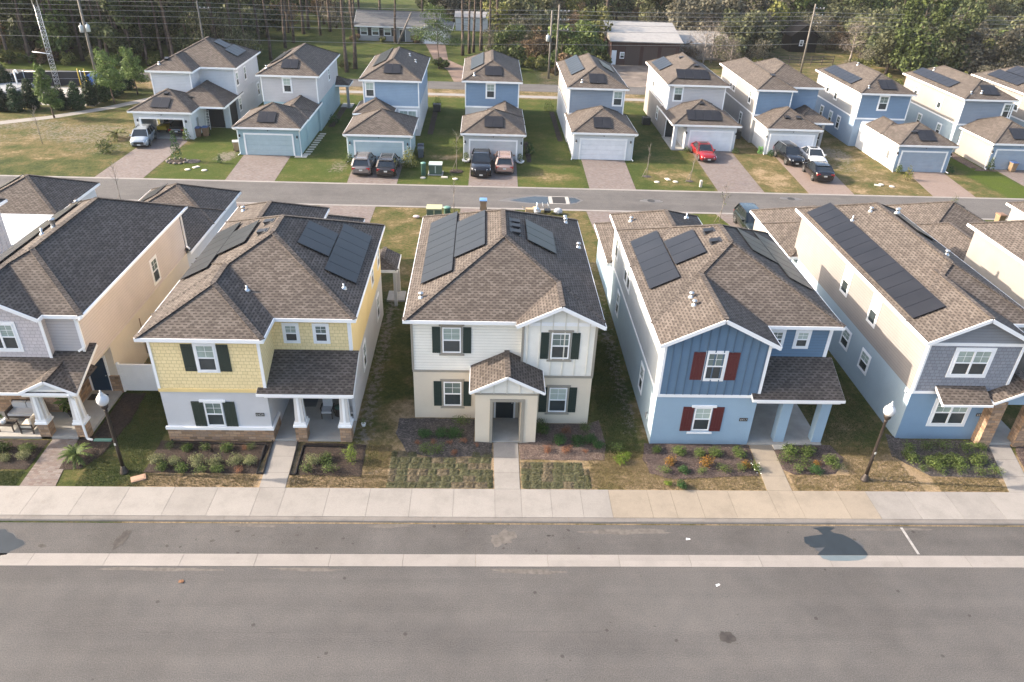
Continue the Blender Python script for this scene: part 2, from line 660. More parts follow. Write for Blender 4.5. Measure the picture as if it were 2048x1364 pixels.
def ground():
    xs = [-440, -300, -160, -110] + [-80 + i * 1.0 for i in range(165)] + [110, 160, 300, 440]
    ys = [-150, -80, 0, 24.30, 24.44] + [25.0 + i * 0.5 for i in range(30)] + [40 + i * 1.0 for i in range(92)] + [140, 160, 200, 260, 340, 460]
    v, f, col = [], [], []
    for y in ys:
        for x in xs:
            v.append((x, y, -0.15 if y < 24.4 else 0.0))
            rr = random.Random(int(x * 31 + y * 977))
            d, s, l = lawn(x, y)
            col += [d + rr.uniform(-.04, .04), s, l, 1]
    n = len(xs)
    for j in range(len(ys) - 1):
        for i in range(n - 1):
            f.append((j * n + i, j * n + i + 1, (j + 1) * n + i + 1, (j + 1) * n + i))
    me = bpy.data.meshes.new("ground")
    me.from_pydata(v, [], f)
    a = me.color_attributes.new("turf", 'FLOAT_COLOR', 'POINT')
    a.data.foreach_set("color", col)
    m, N, L, B = mat_new("turf")
    at = N.new("ShaderNodeVertexColor")
    at.layer_name = "turf"
    sp = N.new("ShaderNodeSeparateColor")
    L.new(at.outputs[0], sp.inputs[0])
    g = N.new("ShaderNodeNewGeometry")
    P = g.outputs["Position"]
    n1 = noise(N, L, P, 0.55, 6, 0.62)
    n2 = noise(N, L, P, 3.2, 5, 0.65)
    n3 = noise(N, L, P, 17.0, 4, 0.75)
    fac = math_n(N, L, 'ADD', sp.outputs[0], math_n(N, L, 'MULTIPLY', math_n(N, L, 'SUBTRACT', n1.outputs[0], 0.5), 1.5))
    fac = math_n(N, L, 'ADD', fac, math_n(N, L, 'MULTIPLY', math_n(N, L, 'SUBTRACT', n2.outputs[0], 0.5), 0.9))
    dr = ramp(N, [(0.10, (0.0273, 0.0424, 0.0121)), (0.36, (0.0590, 0.0651, 0.0212)), (0.62, (0.1097, 0.0893, 0.0424)), (0.95, (0.2422, 0.1831, 0.1196))])
    L.new(fac, dr.inputs[0])
    lushc = mix(N, L, dr.outputs[0], (0.0576, 0.0825, 0.0114), math_n(N, L, 'MULTIPLY', sp.outputs[2], math_n(N, L, 'SUBTRACT', 1.0, fac)))
    sf = math_n(N, L, 'ADD', sp.outputs[1], math_n(N, L, 'MULTIPLY', math_n(N, L, 'SUBTRACT', n2.outputs[0], 0.5), 2.2))
    sr = ramp(N, [(0.42, (0, 0, 0)), (0.72, (1, 1, 1))])
    L.new(sf, sr.inputs[0])
    sd = mix(N, L, (0.0908, 0.0795, 0.0635), (0.1907, 0.1726, 0.1544), n3.outputs[0])
    c = mix(N, L, lushc, sd, math_n(N, L, 'MULTIPLY', sr.outputs[0], math_n(N, L, 'MINIMUM', math_n(N, L, 'MULTIPLY', sp.outputs[1], 3.0), 1.0)))
    gr = ramp(N, [(0.25, (0.42, 0.42, 0.40)), (0.5, (1, 1, 1)), (0.78, (1.65, 1.58, 1.45))])
    n5 = noise(N, L, P, 6.5, 5, 0.7)
    g5 = ramp(N, [(0.3, (0.72, 0.74, 0.70)), (0.7, (1.28, 1.25, 1.22))])
    L.new(n5.outputs[0], g5.inputs[0])
    c = mix(N, L, c, g5.outputs[0], 1.0, 'MULTIPLY')
    L.new(n3.outputs[0], gr.inputs[0])
    c = mix(N, L, c, gr.outputs[0], 0.85, 'MULTIPLY')
    L.new(c, B.inputs["Base Color"])
    B.inputs["Roughness"].default_value = 0.95
    B.inputs["Specular IOR Level"].default_value = 0.1
    bump(N, L, B, n3.outputs[0], 0.05, 0.8)
    me.materials.append(m)
    o = bpy.data.objects.new("ground", me)
    C.objects.link(o)
    o["kind"] = "structure"
ground()

def asphalt(name, base, coarse=1.0, tint=(1.0, 0.972, 0.952)):
    m, N, L, B = mat_new(name)
    g = N.new("ShaderNodeNewGeometry")
    P = g.outputs["Position"]
    a = noise(N, L, P, 0.16 * coarse, 6, 0.62)
    b = noise(N, L, P, 1.1 * coarse, 5, 0.6)
    c1 = noise(N, L, P, 22, 3, 0.8)
    vo = N.new("ShaderNodeTexVoronoi")
    vo.inputs["Scale"].default_value = 19
    L.new(P, vo.inputs["Vector"])
    base = tuple(base * t for t in tint)
    r = ramp(N, [(0.30, scale_col(base, 0.80)), (0.5, base), (0.70, scale_col(base, 1.14))])
    L.new(a.outputs[0], r.inputs[0])
    r2 = ramp(N, [(0.3, (0.92, 0.93, 0.94)), (0.7, (1.07, 1.06, 1.05))])
    L.new(b.outputs[0], r2.inputs[0])
    c = mix(N, L, r.outputs[0], r2.outputs[0], 1.0, 'MULTIPLY')
    r3 = ramp(N, [(0.28, (0.45, 0.45, 0.45)), (0.5, (1, 1, 1)), (0.72, (1.65, 1.62, 1.58))])
    L.new(c1.outputs[0], r3.inputs[0])
    c = mix(N, L, c, r3.outputs[0], 0.8, 'MULTIPLY')
    # long streaks in the travel direction, as tyres and the paver leave them
    mp = N.new("ShaderNodeMapping")
    mp.inputs["Scale"].default_value = (0.035, 0.9, 1)
    L.new(P, mp.inputs[0])
    st = noise(N, L, mp.outputs[0], 1.0, 4, 0.6)
    r4 = ramp(N, [(0.35, (0.9, 0.9, 0.91)), (0.65, (1.08, 1.075, 1.07))])
    L.new(st.outputs[0], r4.inputs[0])
    c = mix(N, L, c, r4.outputs[0], 1.0, 'MULTIPLY')
    # oil drips
    sp = ramp(N, [(0.05, (0.25, 0.24, 0.23)), (0.075, (1, 1, 1))])
    v2 = N.new("ShaderNodeTexVoronoi")
    v2.inputs["Scale"].default_value = 0.8
    v2.inputs["Randomness"].default_value = 1.0
    L.new(P, v2.inputs["Vector"])
    L.new(v2.outputs["Distance"], sp.inputs[0])
    c = mix(N, L, c, sp.outputs[0], 0.55, 'MULTIPLY')
    L.new(c, B.inputs["Base Color"])
    B.inputs["Roughness"].default_value = 0.9
    B.inputs["Specular IOR Level"].default_value = 0.3
    bump(N, L, B, c1.outputs[0], 0.012, 0.8)
    return m
ASPH = asphalt("asphalt", 0.075)
ASPH2 = asphalt("asphalt parking lane", 0.070, 2.2, (1.0, 0.968, 0.948))
ASPH3 = asphalt("asphalt back street", 0.086, 1.5, (1.0, 0.96, 0.93))

def slab_mat(name, col, var=0.1):
    m, N, L, B = mat_new(name)
    g = N.new("ShaderNodeNewGeometry")
    P = g.outputs["Position"]
    mr = N.new("ShaderNodeMapRange")
    mr.inputs[3].default_value = 0.93
    mr.inputs[4].default_value = 1.05
    L.new(g.outputs["Random Per Island"], mr.inputs[0])
    a = noise(N, L, P, 0.9, 6, 0.68)
    r = ramp(N, [(0.3, scale_col(col, 1 - var * 1.8)), (0.52, col), (0.75, scale_col(col, 1 + var * 0.6))])
    L.new(a.outputs[0], r.inputs[0])
    c = mix(N, L, r.outputs[0], mr.outputs[0], 1.0, 'MULTIPLY')
    f = noise(N, L, P, 26, 3, 0.7)
    r3 = ramp(N, [(0.3, (0.9, 0.9, 0.9)), (0.7, (1.08, 1.08, 1.08))])
    L.new(f.outputs[0], r3.inputs[0])
    c = mix(N, L, c, r3.outputs[0], 1.0, 'MULTIPLY')
    st = noise(N, L, P, 2.3, 5, 0.7)
    r5 = ramp(N, [(0.62, (1, 1, 1)), (0.78, (0.78, 0.75, 0.7))])
    L.new(st.outputs[0], r5.inputs[0])
    c = mix(N, L, c, r5.outputs[0], 0.7, 'MULTIPLY')
    L.new(c, B.inputs["Base Color"])
    B.inputs["Roughness"].default_value = 0.85
    bump(N, L, B, f.outputs[0], 0.004, 0.6)
    return m
SW_W = slab_mat("pale sidewalk concrete", (0.2083, 0.1981, 0.1856))
SW_Y = slab_mat("cream sidewalk concrete", (0.2164, 0.1878, 0.1499))
SW_K = slab_mat("grey kerb concrete", (0.1448, 0.1345, 0.1250), 0.14)
SW_G = slab_mat("pale gutter concrete", (0.2083, 0.1959, 0.1835), 0.08)
JOINT = plain("dark joint filler", (0.085, 0.077, 0.068), 0.95)

# sidewalk of separate slabs with open joints
XJ = [-60 + 2.0 * i for i in range(20)] + [-20.1, -17.98, -16.05, -14.0, -12.06, -10.14, -8.95, -6.94, -5.05, -3.13, -1.17, 0.74, 1.96, 3.34, 4.76, 6.09, 7.93, 9.05, 10.3, 11.8, 13.75, 14.95, 17.1, 18.5] + [20.4 + 2.0 * i for i in range(20)]
b = MB()
b.box(-62, 60, 24.6, 26.46, -0.2, 0.006, 2)
for a0, a1 in zip(XJ[:-1], XJ[1:]):
    mi = 1 if 6 <= a0 < 18.4 else 0
    b.box(a0 + 0.006, a1 - 0.006, 24.61, 26.45, 0.0, 0.020, mi)
structure("sidewalk", b, [SW_W, SW_Y, JOINT])

b = MB()
x = -60.0
k = 0
while x < 60:
    x1 = x + 3.05
    p = [(24.33, -0.16), (24.60, -0.16), (24.60, 0.010), (24.42, 0.010), (24.375, -0.02)]
    pts = [[(xx, yy, zz) for yy, zz in p] for xx in (x + 0.006, x1 - 0.006)]
    n = len(p)
    b.poly(list(reversed(pts[0])))
    b.poly(pts[1])
    for i in range(n):
        j = (i + 1) % n
        b.poly([pts[0][i], pts[0][j], pts[1][j], pts[1][i]])
    x = x1
structure("kerb", b, SW_K)

b = MB()
b.poly([(-90, -70, -0.136), (90, -70, -0.136), (90, 21.9, -0.136), (-90, 21.9, -0.136)])
structure("road", b, ASPH)
b = MB()
b.poly([(-90, 22.52, -0.136), (90, 22.52, -0.136), (90, 24.36, -0.136), (-90, 24.36, -0.136)])
structure("parking_lane", b, ASPH2)
b = MB()
x = -61.1
while x < 61:
    b.box(x + 0.006, x + 3.044, 22.21, 22.54, -0.18, -0.128)
    b.box(x + 0.006, x + 3.044, 21.87, 22.20, -0.18, -0.118)
    x += 3.05
structure("gutter", b, SW_G)
LINE = plain("worn white road paint", (0.2719, 0.2676, 0.2587), 0.7, var=0.2, vscale=6)
b = MB()
b.poly([(19.19, 22.62, -0.131), (19.31, 22.62, -0.131), (19.31, 24.22, -0.131), (19.19, 24.22, -0.131)])
structure("parking_line", b, LINE)

# dark lines where the road was laid in two passes, and a patched spot
TAR = plain("dark tar seam", (0.0548, 0.0526, 0.0519), 0.8, var=0.3, vscale=4)
rs = random.Random(5)
b = MB()
x = -16.0
while x < 6:
    ln = rs.uniform(0.5, 2.0)
    y = 18.66 + rs.uniform(-.02, .02)
    wd = rs.uniform(0.010, 0.022)
    b.poly([(x, y - wd, -0.132), (x + ln, y - wd * .6, -0.132), (x + ln, y + wd, -0.132), (x, y + wd * .7, -0.132)])
    x += ln + rs.uniform(0, 0.25)
structure("asphalt_seam", b, TAR)

def patch_poly(cx, cy, rx, ry, seed, n=28, jag=0.25):
    q = random.Random(seed)
    out = []
    ph = [q.uniform(0, 6.28) for _ in range(4)]
    for i in range(n):
        t = 2 * math.pi * i / n
        k = 1 + jag * (0.5 * math.sin(2 * t + ph[0]) + 0.3 * math.sin(5 * t + ph[1]) + 0.25 * math.sin(9 * t + ph[2])) + q.uniform(-.05, .05)
        out.append((cx + rx * k * math.cos(t), cy + ry * k * math.sin(t)))
    return out

SHADE_ASPH = plain("asphalt in painted shadow", (0.019, 0.026, 0.032), 0.42, spec=0.4, var=0.12, vscale=2)  # bluish dark tone that paints cast shadow onto the lane
SHADE_CONC = plain("concrete in painted shadow", (0.105, 0.135, 0.150), 0.4, spec=0.4, var=0.08)  # the same painted shadow where it crosses the gutter concrete
STAIN = plain("oil stained asphalt", (0.0343, 0.0300, 0.0270), 0.7, var=0.4, vscale=5)
STAIN2 = plain("sandy silt on asphalt", (0.098, 0.090, 0.082), 0.95, var=0.25, vscale=5)
def soft(pts, k):
    cx = sum(p[0] for p in pts) / len(pts); cy = sum(p[1] for p in pts) / len(pts)
    return [(cx + (x - cx) * k, cy + (y - cy) * k) for x, y in pts]
EDGE = plain("painted shadow edge", (0.052, 0.056, 0.062), 0.6, var=0.2, vscale=3)  # half-tone rim round the painted shadows
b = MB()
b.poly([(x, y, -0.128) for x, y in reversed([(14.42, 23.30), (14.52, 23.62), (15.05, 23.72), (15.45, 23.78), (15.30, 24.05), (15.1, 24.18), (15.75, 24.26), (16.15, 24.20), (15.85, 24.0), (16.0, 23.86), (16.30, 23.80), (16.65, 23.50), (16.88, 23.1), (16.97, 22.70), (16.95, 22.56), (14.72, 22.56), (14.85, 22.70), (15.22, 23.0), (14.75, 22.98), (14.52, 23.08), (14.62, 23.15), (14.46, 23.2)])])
structure("shadow_or_damp_patch", b, SHADE_ASPH)  # cast shadow painted as a dark shape on the lane
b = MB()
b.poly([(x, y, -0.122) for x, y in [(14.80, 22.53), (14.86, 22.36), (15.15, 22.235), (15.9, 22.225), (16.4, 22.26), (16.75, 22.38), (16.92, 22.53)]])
structure("shadow_or_damp_patch", b, SHADE_CONC)  # its continuation on the gutter, shadow painted in colour
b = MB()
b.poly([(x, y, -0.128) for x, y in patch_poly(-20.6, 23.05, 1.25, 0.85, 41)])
structure("shadow_or_damp_patch", b, SHADE_ASPH)  # second painted cast shadow, at the left end of the lane
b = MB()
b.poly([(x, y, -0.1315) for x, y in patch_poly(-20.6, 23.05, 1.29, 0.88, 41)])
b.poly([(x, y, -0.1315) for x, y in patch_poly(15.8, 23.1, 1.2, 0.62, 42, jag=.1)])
structure("shadow_or_damp_patch", b, EDGE)  # softer outer tone of both painted shadows
b = MB()
b.poly([(x, y, -0.130) for x, y in patch_poly(-15.2, 23.35, 0.22, 0.55, 43, jag=.4)])
b.poly([(x, y, -0.130) for x, y in patch_poly(-18.3, 22.95, 0.16, 0.1, 44, jag=.4)])
for i in range(26):
    cx, cy = rs.uniform(-14, 4), rs.uniform(22.7, 24.2)
    q = rs.uniform(0.02, 0.07)
    b.poly([(x, y, -0.130) for x, y in patch_poly(cx, cy, q * 1.3, q, 100 + i, 9, .5)])
for i in range(40):
    cx, cy = rs.uniform(-18, 18), rs.uniform(12, 21.6)
    q = rs.uniform(0.012, 0.035)
    b.poly([(x, y, -0.132) for x, y in patch_poly(cx, cy, q * 1.3, q, 200 + i, 8, .5)])
b.poly([(x, y, -0.132) for x, y in patch_poly(9.6, 18.4, 0.28, 0.30, 45, jag=.3)])
structure("road_stain", b, STAIN)
b = MB()
for i, (cx, cy, rx, ry) in enumerate([(2.1, 21.62, 1.6, 0.12), (-9.9, 24.18, 1.1, 0.10), (-3.9, 24.2, 0.9, 0.12), (1.1, 23.5, 0.5, 0.45), (18.8, 24.1, 1.6, 0.09), (6.6, 23.9, 1.6, 0.2), (-13, 21.7, 2.2, 0.10), (-7, 21.7, 1.6, 0.08)]):
    b.poly([(x, y, -0.1315) for x, y in patch_poly(cx, cy, rx, ry, 300 + i, 26, .5)])
structure("silt_patch", b, STAIN2)

# back street between the two rows, with ribbon kerbs
b = MB()
b.poly([(-140, 63.05, 0.010), (140, 63.05, 0.010), (140, 68.40, 0.010), (-140, 68.40, 0.010)])
structure("back_street", b, ASPH3)
b = MB()
for y0, y1 in ((62.72, 63.06), (68.39, 68.73)):
    x = -120.0
    while x < 120:
        b.box(x + 0.006, x + 3.04, y0, y1, -0.1, 0.024)
        x += 3.05
structure("ribbon_kerb", b, SW_G)
WATER = plain("puddle water", (0.030, 0.036, 0.040), 0.12, spec=0.35, var=0.1)
DAMP = plain("damp asphalt rim", (0.10, 0.095, 0.09), 0.5, var=0.15)
b = MB()
b.poly([(x, y, 0.013) for x, y in [(1.3, 64.9), (3.6, 64.35), (5.9, 64.15), (6.0, 66.45), (4.9, 66.6), (3.9, 66.15), (2.4, 65.7)]], 1)
b.poly([(x, y, 0.013) for x, y in [(7.95, 64.3), (8.6, 64.6), (9.2, 65.4), (8.7, 66.2), (8.0, 66.4)]], 1)
b.poly([(x, y, 0.016) for x, y in [(2.4, 65.05), (4.2, 64.5), (5.95, 64.4), (5.98, 66.15), (4.8, 66.2), (3.7, 65.8)]], 0)
b.poly([(x, y, 0.016) for x, y in [(7.97, 64.6), (8.5, 64.8), (8.95, 65.4), (8.5, 66.0), (7.98, 66.1)]], 0)
structure("puddle", b, [WATER, DAMP])
b = MB()
for i in range(2):
    b.poly([(x, y, 0.013) for x, y in patch_poly((15.6, 29.3)[i], (65.7, 67.2)[i], 1.0, 0.42, 60 + i, 20, .2)])
structure("shadow_or_damp_patch", b, DAMP)

# driveways of clay pavers
def drive(pts, m=PAVER, z=0.012):
    b = MB()
    b.prism(pts, -0.1, z)
    structure("driveway", b, m)
drive([(-36.4, 68.72), (-31.95, 68.72), (-31.95, 82.70), (-36.2, 82.70)])
drive([(-24.35, 68.72), (-19.75, 68.72), (-20.0, 77.20), (-24.8, 77.20)])
drive([(-12.95, 68.72), (-8.25, 68.72), (-8.25, 75.30), (-13.2, 75.30)])
drive([(-1.45, 68.72), (3.3, 68.72), (3.4, 76.60), (-1.35, 76.60)])
drive([(10.2, 68.72), (14.7, 68.72), (15.05, 78.20), (10.4, 78.20)])
drive([(22.75, 68.72), (27.3, 68.72), (27.8, 82.30), (23.2, 82.30)])
drive([(31.7, 68.72), (36.2, 68.72), (37.3, 81.85), (32.4, 81.85)], PAVER2)
drive([(44.1, 68.72), (48.4, 68.72), (49.2, 76.60), (45.2, 76.60)], PAVER2)
drive([(55.6, 68.72), (60.4, 68.72), (60.4, 78.10), (55.8, 78.10)])
drive([(66.9, 68.72), (71.4, 68.72), (71.4, 79.4), (66.9, 79.4)])
drive([(-14.3, 52.3), (-9.5, 52.3), (-9.47, 62.72), (-14.32, 62.72)])
drive([(9.6, 52.2), (14.2, 52.2), (14.0, 62.72), (9.2, 62.72)])
drive([(-24.6, 57.0), (-19.9, 57.0), (-19.9, 62.72), (-24.6, 62.72)])
drive([(22.3, 55.9), (27.0, 55.9), (27.0, 62.72), (20.9, 62.72)])
drive([(-2.0, 52.2), (2.8, 52.2), (2.8, 62.72), (-2.0, 62.72)])
drive([(34.0, 57.2), (38.7, 57.2), (38.7, 62.72), (34.0, 62.72)])
drive([(-36.4, 58.3), (-31.6, 58.3), (-31.6, 62.72), (-36.4, 62.72)])

# front walks from the sidewalk to the porches
def walk(pts, m, z=0.022, joints=()):
    b = MB()
    b.prism(pts, -0.1, z)
    for y in joints:
        xa = pts[0][0] + (pts[3][0] - pts[0][0]) * (y - pts[0][1]) / (pts[3][1] - pts[0][1])
        xb = pts[1][0] + (pts[2][0] - pts[1][0]) * (y - pts[1][1]) / (pts[2][1] - pts[1][1])
        b.poly([(xa + .01, y - .008, z + .002), (xb - .01, y - .008, z + .002), (xb - .01, y + .008, z + .002), (xa + .01, y + .008, z + .002)], 1)
    structure("front_walk", b, [m, JOINT])
walk([(0.73, 26.46), (1.93, 26.46), (1.95, 29.90), (0.70, 29.90)], SW_W, joints=(27.6, 28.75))
walk([(-10.19, 26.46), (-9.0, 26.46), (-9.16, 29.86), (-10.35, 29.86)], SW_W, joints=(27.5, 28.7))
walk([(13.75, 26.46), (14.95, 26.46), (15.11, 30.0), (13.93, 30.0)], SW_Y, joints=(27.5, 28.7))
walk([(25.65, 26.46), (26.85, 26.46), (27.9, 30.1), (26.77, 30.1)], SW_W, joints=(27.6, 28.9))
walk([(-21.04, 26.46), (-19.43, 26.46), (-19.99, 29.92), (-21.21, 29.92)], PAVER)

# main road behind the far row, its verge and sidewalk, the path past the pump station
b = MB()
b.poly([(-200, 109.3, 0.012), (200, 109.3, 0.012), (200, 114.2, 0.012), (-200, 114.2, 0.012)])
structure("main_road", b, ASPH3)
b = MB()
b.box(-34, 140, 105.3, 106.7, -0.1, 0.02)
structure("sidewalk", b, SW_W)
path = [(-75, 83.0), (-60, 84.3), (-54.5, 86.2), (-50.3, 89.1), (-45.8, 94.0), (-43.0, 98.6), (-40.2, 102.5), (-37, 105.0), (-34, 106.0)]
b = MB()
for (xa, ya), (xb, yb) in zip(path[:-1], path[1:]):
    d = Vector((xb - xa, yb - ya, 0)).normalized()
    nn = Vector((-d.y, d.x, 0)) * 0.75
    e = d * 0.12
    b.poly([(xa - nn.x - e.x, ya - nn.y - e.y, .014), (xb - nn.x + e.x, yb - nn.y + e.y, .014), (xb + nn.x + e.x, yb + nn.y + e.y, .014), (xa + nn.x - e.x, ya + nn.y - e.y, .014)])
for k, p in enumerate(b.v):
    b.v[k] = (p[0], p[1], 0.014 + 0.0006 * (k // 4))
structure("path", b, SW_W)

# mulch beds
def mulch_mat(name, cols):
    m, N, L, B = mat_new(name)
    g = N.new("ShaderNodeNewGeometry")
    mp = N.new("ShaderNodeMapping")
    mp.inputs["Scale"].default_value = (1, 1.8, 1)
    mp.inputs["Rotation"].default_value = (0, 0, 0.6)
    L.new(g.outputs["Position"], mp.inputs[0])
    v = N.new("ShaderNodeTexVoronoi")
    v.inputs["Scale"].default_value = 17
    L.new(mp.outputs[0], v.inputs["Vector"])
    sp = N.new("ShaderNodeSeparateColor")
    L.new(v.outputs["Color"], sp.inputs[0])
    r = ramp(N, [(i / (len(cols) - 1), c) for i, c in enumerate(cols)])
    L.new(sp.outputs[0], r.inputs[0])
    n = noise(N, L, g.outputs["Position"], 1.2, 5, 0.65)
    rr = ramp(N, [(0.3, (0.6, 0.6, 0.62)), (0.7, (1.25, 1.2, 1.15))])
    L.new(n.outputs[0], rr.inputs[0])
    c = mix(N, L, r.outputs[0], rr.outputs[0], 1.0, 'MULTIPLY')
    L.new(c, B.inputs["Base Color"])
    B.inputs["Roughness"].default_value = 0.95
    bump(N, L, B, v.outputs["Distance"], 0.05, 1.0)
    return m
MUL_D = mulch_mat("dark brown bark mulch", [(0.0112, 0.0068, 0.0050), (0.0223, 0.0136, 0.0093), (0.0347, 0.0211, 0.0149), (0.0546, 0.0372, 0.0273)])
MUL_G = mulch_mat("grey weathered mulch", [(0.0258, 0.0232, 0.0224), (0.0464, 0.0413, 0.0387), (0.0671, 0.0593, 0.0568), (0.1548, 0.1393, 0.1290)])
MUL_R = mulch_mat("faded reddish mulch", [(0.0516, 0.0335, 0.0284), (0.0826, 0.0568, 0.0490), (0.1135, 0.0826, 0.0697), (0.1754, 0.1445, 0.1238)])
MUL_B = mulch_mat("purple brown mulch", [(0.0310, 0.0206, 0.0198), (0.0533, 0.0361, 0.0335), (0.0783, 0.0550, 0.0490), (0.1342, 0.1066, 0.0920)])

def bed(pts, m, seed, z=0.016, inset=0.0):
    """mulch heaped a few centimetres: a rim and an uneven crown"""
    q = random.Random(seed)
    cx = sum(p[0] for p in pts) / len(pts)
    cy = sum(p[1] for p in pts) / len(pts)
    ring = []
    n = len(pts)
    for i in range(n):
        a, c = pts[i], pts[(i + 1) % n]
        ln = math.hypot(c[0] - a[0], c[1] - a[1])
        st = max(1, int(ln / 0.35))
        for k in range(st):
            t = k / st
            ring.append((a[0] + (c[0] - a[0]) * t + q.uniform(-.03, .03), a[1] + (c[1] - a[1]) * t + q.uniform(-.03, .03)))
    b = MB()
    lv = [(1.0, z), (0.93, z + 0.025), (0.6, z + 0.035), (0.25, z + 0.04)]
    rings = []
    for s_, zz in lv:
        rings.append([(cx + (x - cx) * s_, cy + (y - cy) * s_, zz + (q.uniform(-.008, .014) if s_ < 1 else 0)) for x, y in ring])
    for ra, rb in zip(rings[:-1], rings[1:]):
        for i in range(len(ring)):
            j = (i + 1) % len(ring)
            b.poly([ra[i], ra[j], rb[j], rb[i]])
    b.poly(rings[-1])
    structure("mulch_bed", b, m)
bed([(-15.85, 27.45), (-10.6, 27.42), (-10.45, 29.8), (-15.9, 29.85)], MUL_D, 1)
bed([(-8.72, 27.35), (-5.6, 27.2), (-5.68, 29.65), (-8.75, 29.75)], MUL_D, 2)
bed([(-4.25, 31.9), (-4.3, 30.6), (-3.65, 29.1), (-2.35, 28.7), (0.62, 28.85), (0.62, 29.85), (-0.3, 29.95), (-0.3, 31.9)], MUL_G, 3)
bed([(2.0, 28.62), (6.2, 28.55), (6.45, 29.8), (6.35, 31.9), (5.75, 31.55), (2.85, 31.55), (2.85, 29.9), (2.0, 29.85)], MUL_R, 4)
bed([(8.45, 29.95), (8.15, 28.7), (8.3, 27.65), (9.3, 27.2), (13.7, 27.5), (13.88, 29.95)], MUL_B, 5)
bed([(15.15, 29.95), (15.02, 28.0), (15.5, 27.6), (17.6, 27.7), (18.5, 28.9), (18.2, 29.95)], MUL_B, 6)
bed([(21.6, 31.0), (21.1, 29.1), (22.3, 27.6), (25.95, 27.45), (26.7, 29.9), (26.0, 30.45), (21.95, 30.5)], MUL_G, 7)
bed([(27.95, 29.6), (27.4, 28.0), (29.6, 27.6), (31, 29.8), (28.3, 30.1)], MUL_B, 8)
bed([(-25.5, 27.55), (-21.3, 27.6), (-21.3, 29.8), (-25.5, 29.85)], MUL_D, 9)
bed([(-19.85, 27.6), (-18.9, 27.65), (-18.3, 28.6), (-18.0, 31.5), (-18.2, 33.9), (-19.35, 33.9), (-19.35, 29.75), (-19.95, 29.75)], MUL_D, 10)
for i, (xa, xb, ya, yb) in enumerate([(8.4, 9.0, 84.5, 98), (-6.55, -5.9, 86, 98), (4.5, 5.0, 76.5, 84), (53.2, 54.5, 78.2, 86), (-18.2, -17.5, 88, 98)]):
    bed([(xa, ya), (xb, ya), (xb, yb), (xa, yb)], MUL_R if i == 3 else MUL_D, 20 + i)
bed([(53.2, 77.4), (55.6, 77.2), (55.9, 78.2), (53.9, 78.2)], MUL_R, 31)
for i, (x, y, r) in enumerate([(-2.72, 72.98, .75), (-30.6, 73.95, 1.0), (16.5, 72.8, .45), (-29.1, 74.1, .8), (20.6, 71.6, .4)]):
    bed([(x + r * math.cos(t * .7854), y + r * .9 * math.sin(t * .7854)) for t in range(8)], MUL_D if i < 2 else MUL_G, 40 + i)
# ================================================================ HOUSE KIT
X, Y, Z = Vector((1, 0, 0)), Vector((0, 1, 0)), Vector((0, 0, 1))
SL = 0.5   # 6:12 roofs

def ridge_cap(mb, p, q):
    p, q = Vector(p), Vector(q)
    d = (q - p)
    if d.length < 0.05:
        return
    mb.bar(p + Z * 0.015, q + Z * 0.015, 0.26, 0.03)

def hip(mb, fb, x0, x1, y0, y1, z, front='hip', back='hip', axis='y', s=SL, fh=0.19, lift=0.0, sidef=True):
    """shingled hip or gable roof into mb; white fascia and soffit into fb"""
    def T(a, b, c):
        return (a, b, c) if axis == 'y' else (b, a, c)
    if axis == 'x':
        x0, x1, y0, y1 = y0, y1, x0, x1      # run the same code with the axes swapped
    h = (x1 - x0) / 2
    cx = (x0 + x1) / 2
    zr = z + h * s
    ya = y0 + h if front == 'hip' else y0
    yb = y1 - h if back == 'hip' else y1
    A, B_, D, E = (x0, y0, z), (x1, y0, z), (x1, y1, z), (x0, y1, z)
    r0, r1 = (cx, ya, zr), (cx, yb, zr)
    def P(*pts):
        q = [T(*p) for p in pts]
        if axis == 'x':
            q.reverse()
        mb.poly([(a, b, c + lift) for a, b, c in q])
    if yb - ya < 0.02:
        P(A, B_, r0); P(B_, D, r0); P(D, E, r0); P(E, A, r0)
    else:
        P(E, A, r0, r1)
        P(B_, D, r1, r0)
        if front == 'hip': P(A, B_, r0)
        if back == 'hip': P(D, E, r1)
    ridge_cap(mb, T(*r0), T(*r1))
    if front == 'hip':
        ridge_cap(mb, T(*A), T(*r0)); ridge_cap(mb, T(*B_), T(*r0))
    if back == 'hip':
        ridge_cap(mb, T(*D), T(*r1)); ridge_cap(mb, T(*E), T(*r1))
    if fb is None:
        return
    t = 0.03 + lift
    def FB(a0, a1, b0, b1):
        if axis == 'y': fb.box(a0, a1, b0, b1, z - fh - lift, z - 0.004 + lift)
        else: fb.box(b0, b1, a0, a1, z - fh - lift, z - 0.004 + lift)
    if sidef:
        FB(x0 - t, x0, y0, y1)
        FB(x1, x1 + t, y0, y1)
    if front == 'hip':
        FB(x0 - t, x1 + t, y0 - t, y0)
    elif front == 'gable':
        for e in (A, B_):
            p, q = Vector(T(*e)), Vector(T(*r0))
            o = Vector(T(0, -t / 2, -fh / 2 - 0.01))
            fb.bar(p + o, q + o, t, fh, up=(p - q).cross(Vector(T(0, 1, 0))))
    if back == 'hip':
        FB(x0 - t, x1 + t, y1, y1 + t)
    elif back == 'gable':
        for e in (D, E):
            p, q = Vector(T(*e)), Vector(T(*r1))
            o = Vector(T(0, t / 2, -fh / 2 - 0.01))
            fb.bar(p + o, q + o, t, fh, up=(p - q).cross(Vector(T(0, 1, 0))))
    # soffit
    zz = z - fh + 0.03 - lift * 2
    if front != 'hip': y0 += 0.42
    if back == 'gable': y1 -= 0.42
    if not sidef: return
    if axis == 'y': fb.poly([(x0, y1, zz), (x1, y1, zz), (x1, y0, zz), (x0, y0, zz)])
    else: fb.poly([(y0, x1, zz), (y1, x1, zz), (y1, x0, zz), (y0, x0, zz)])

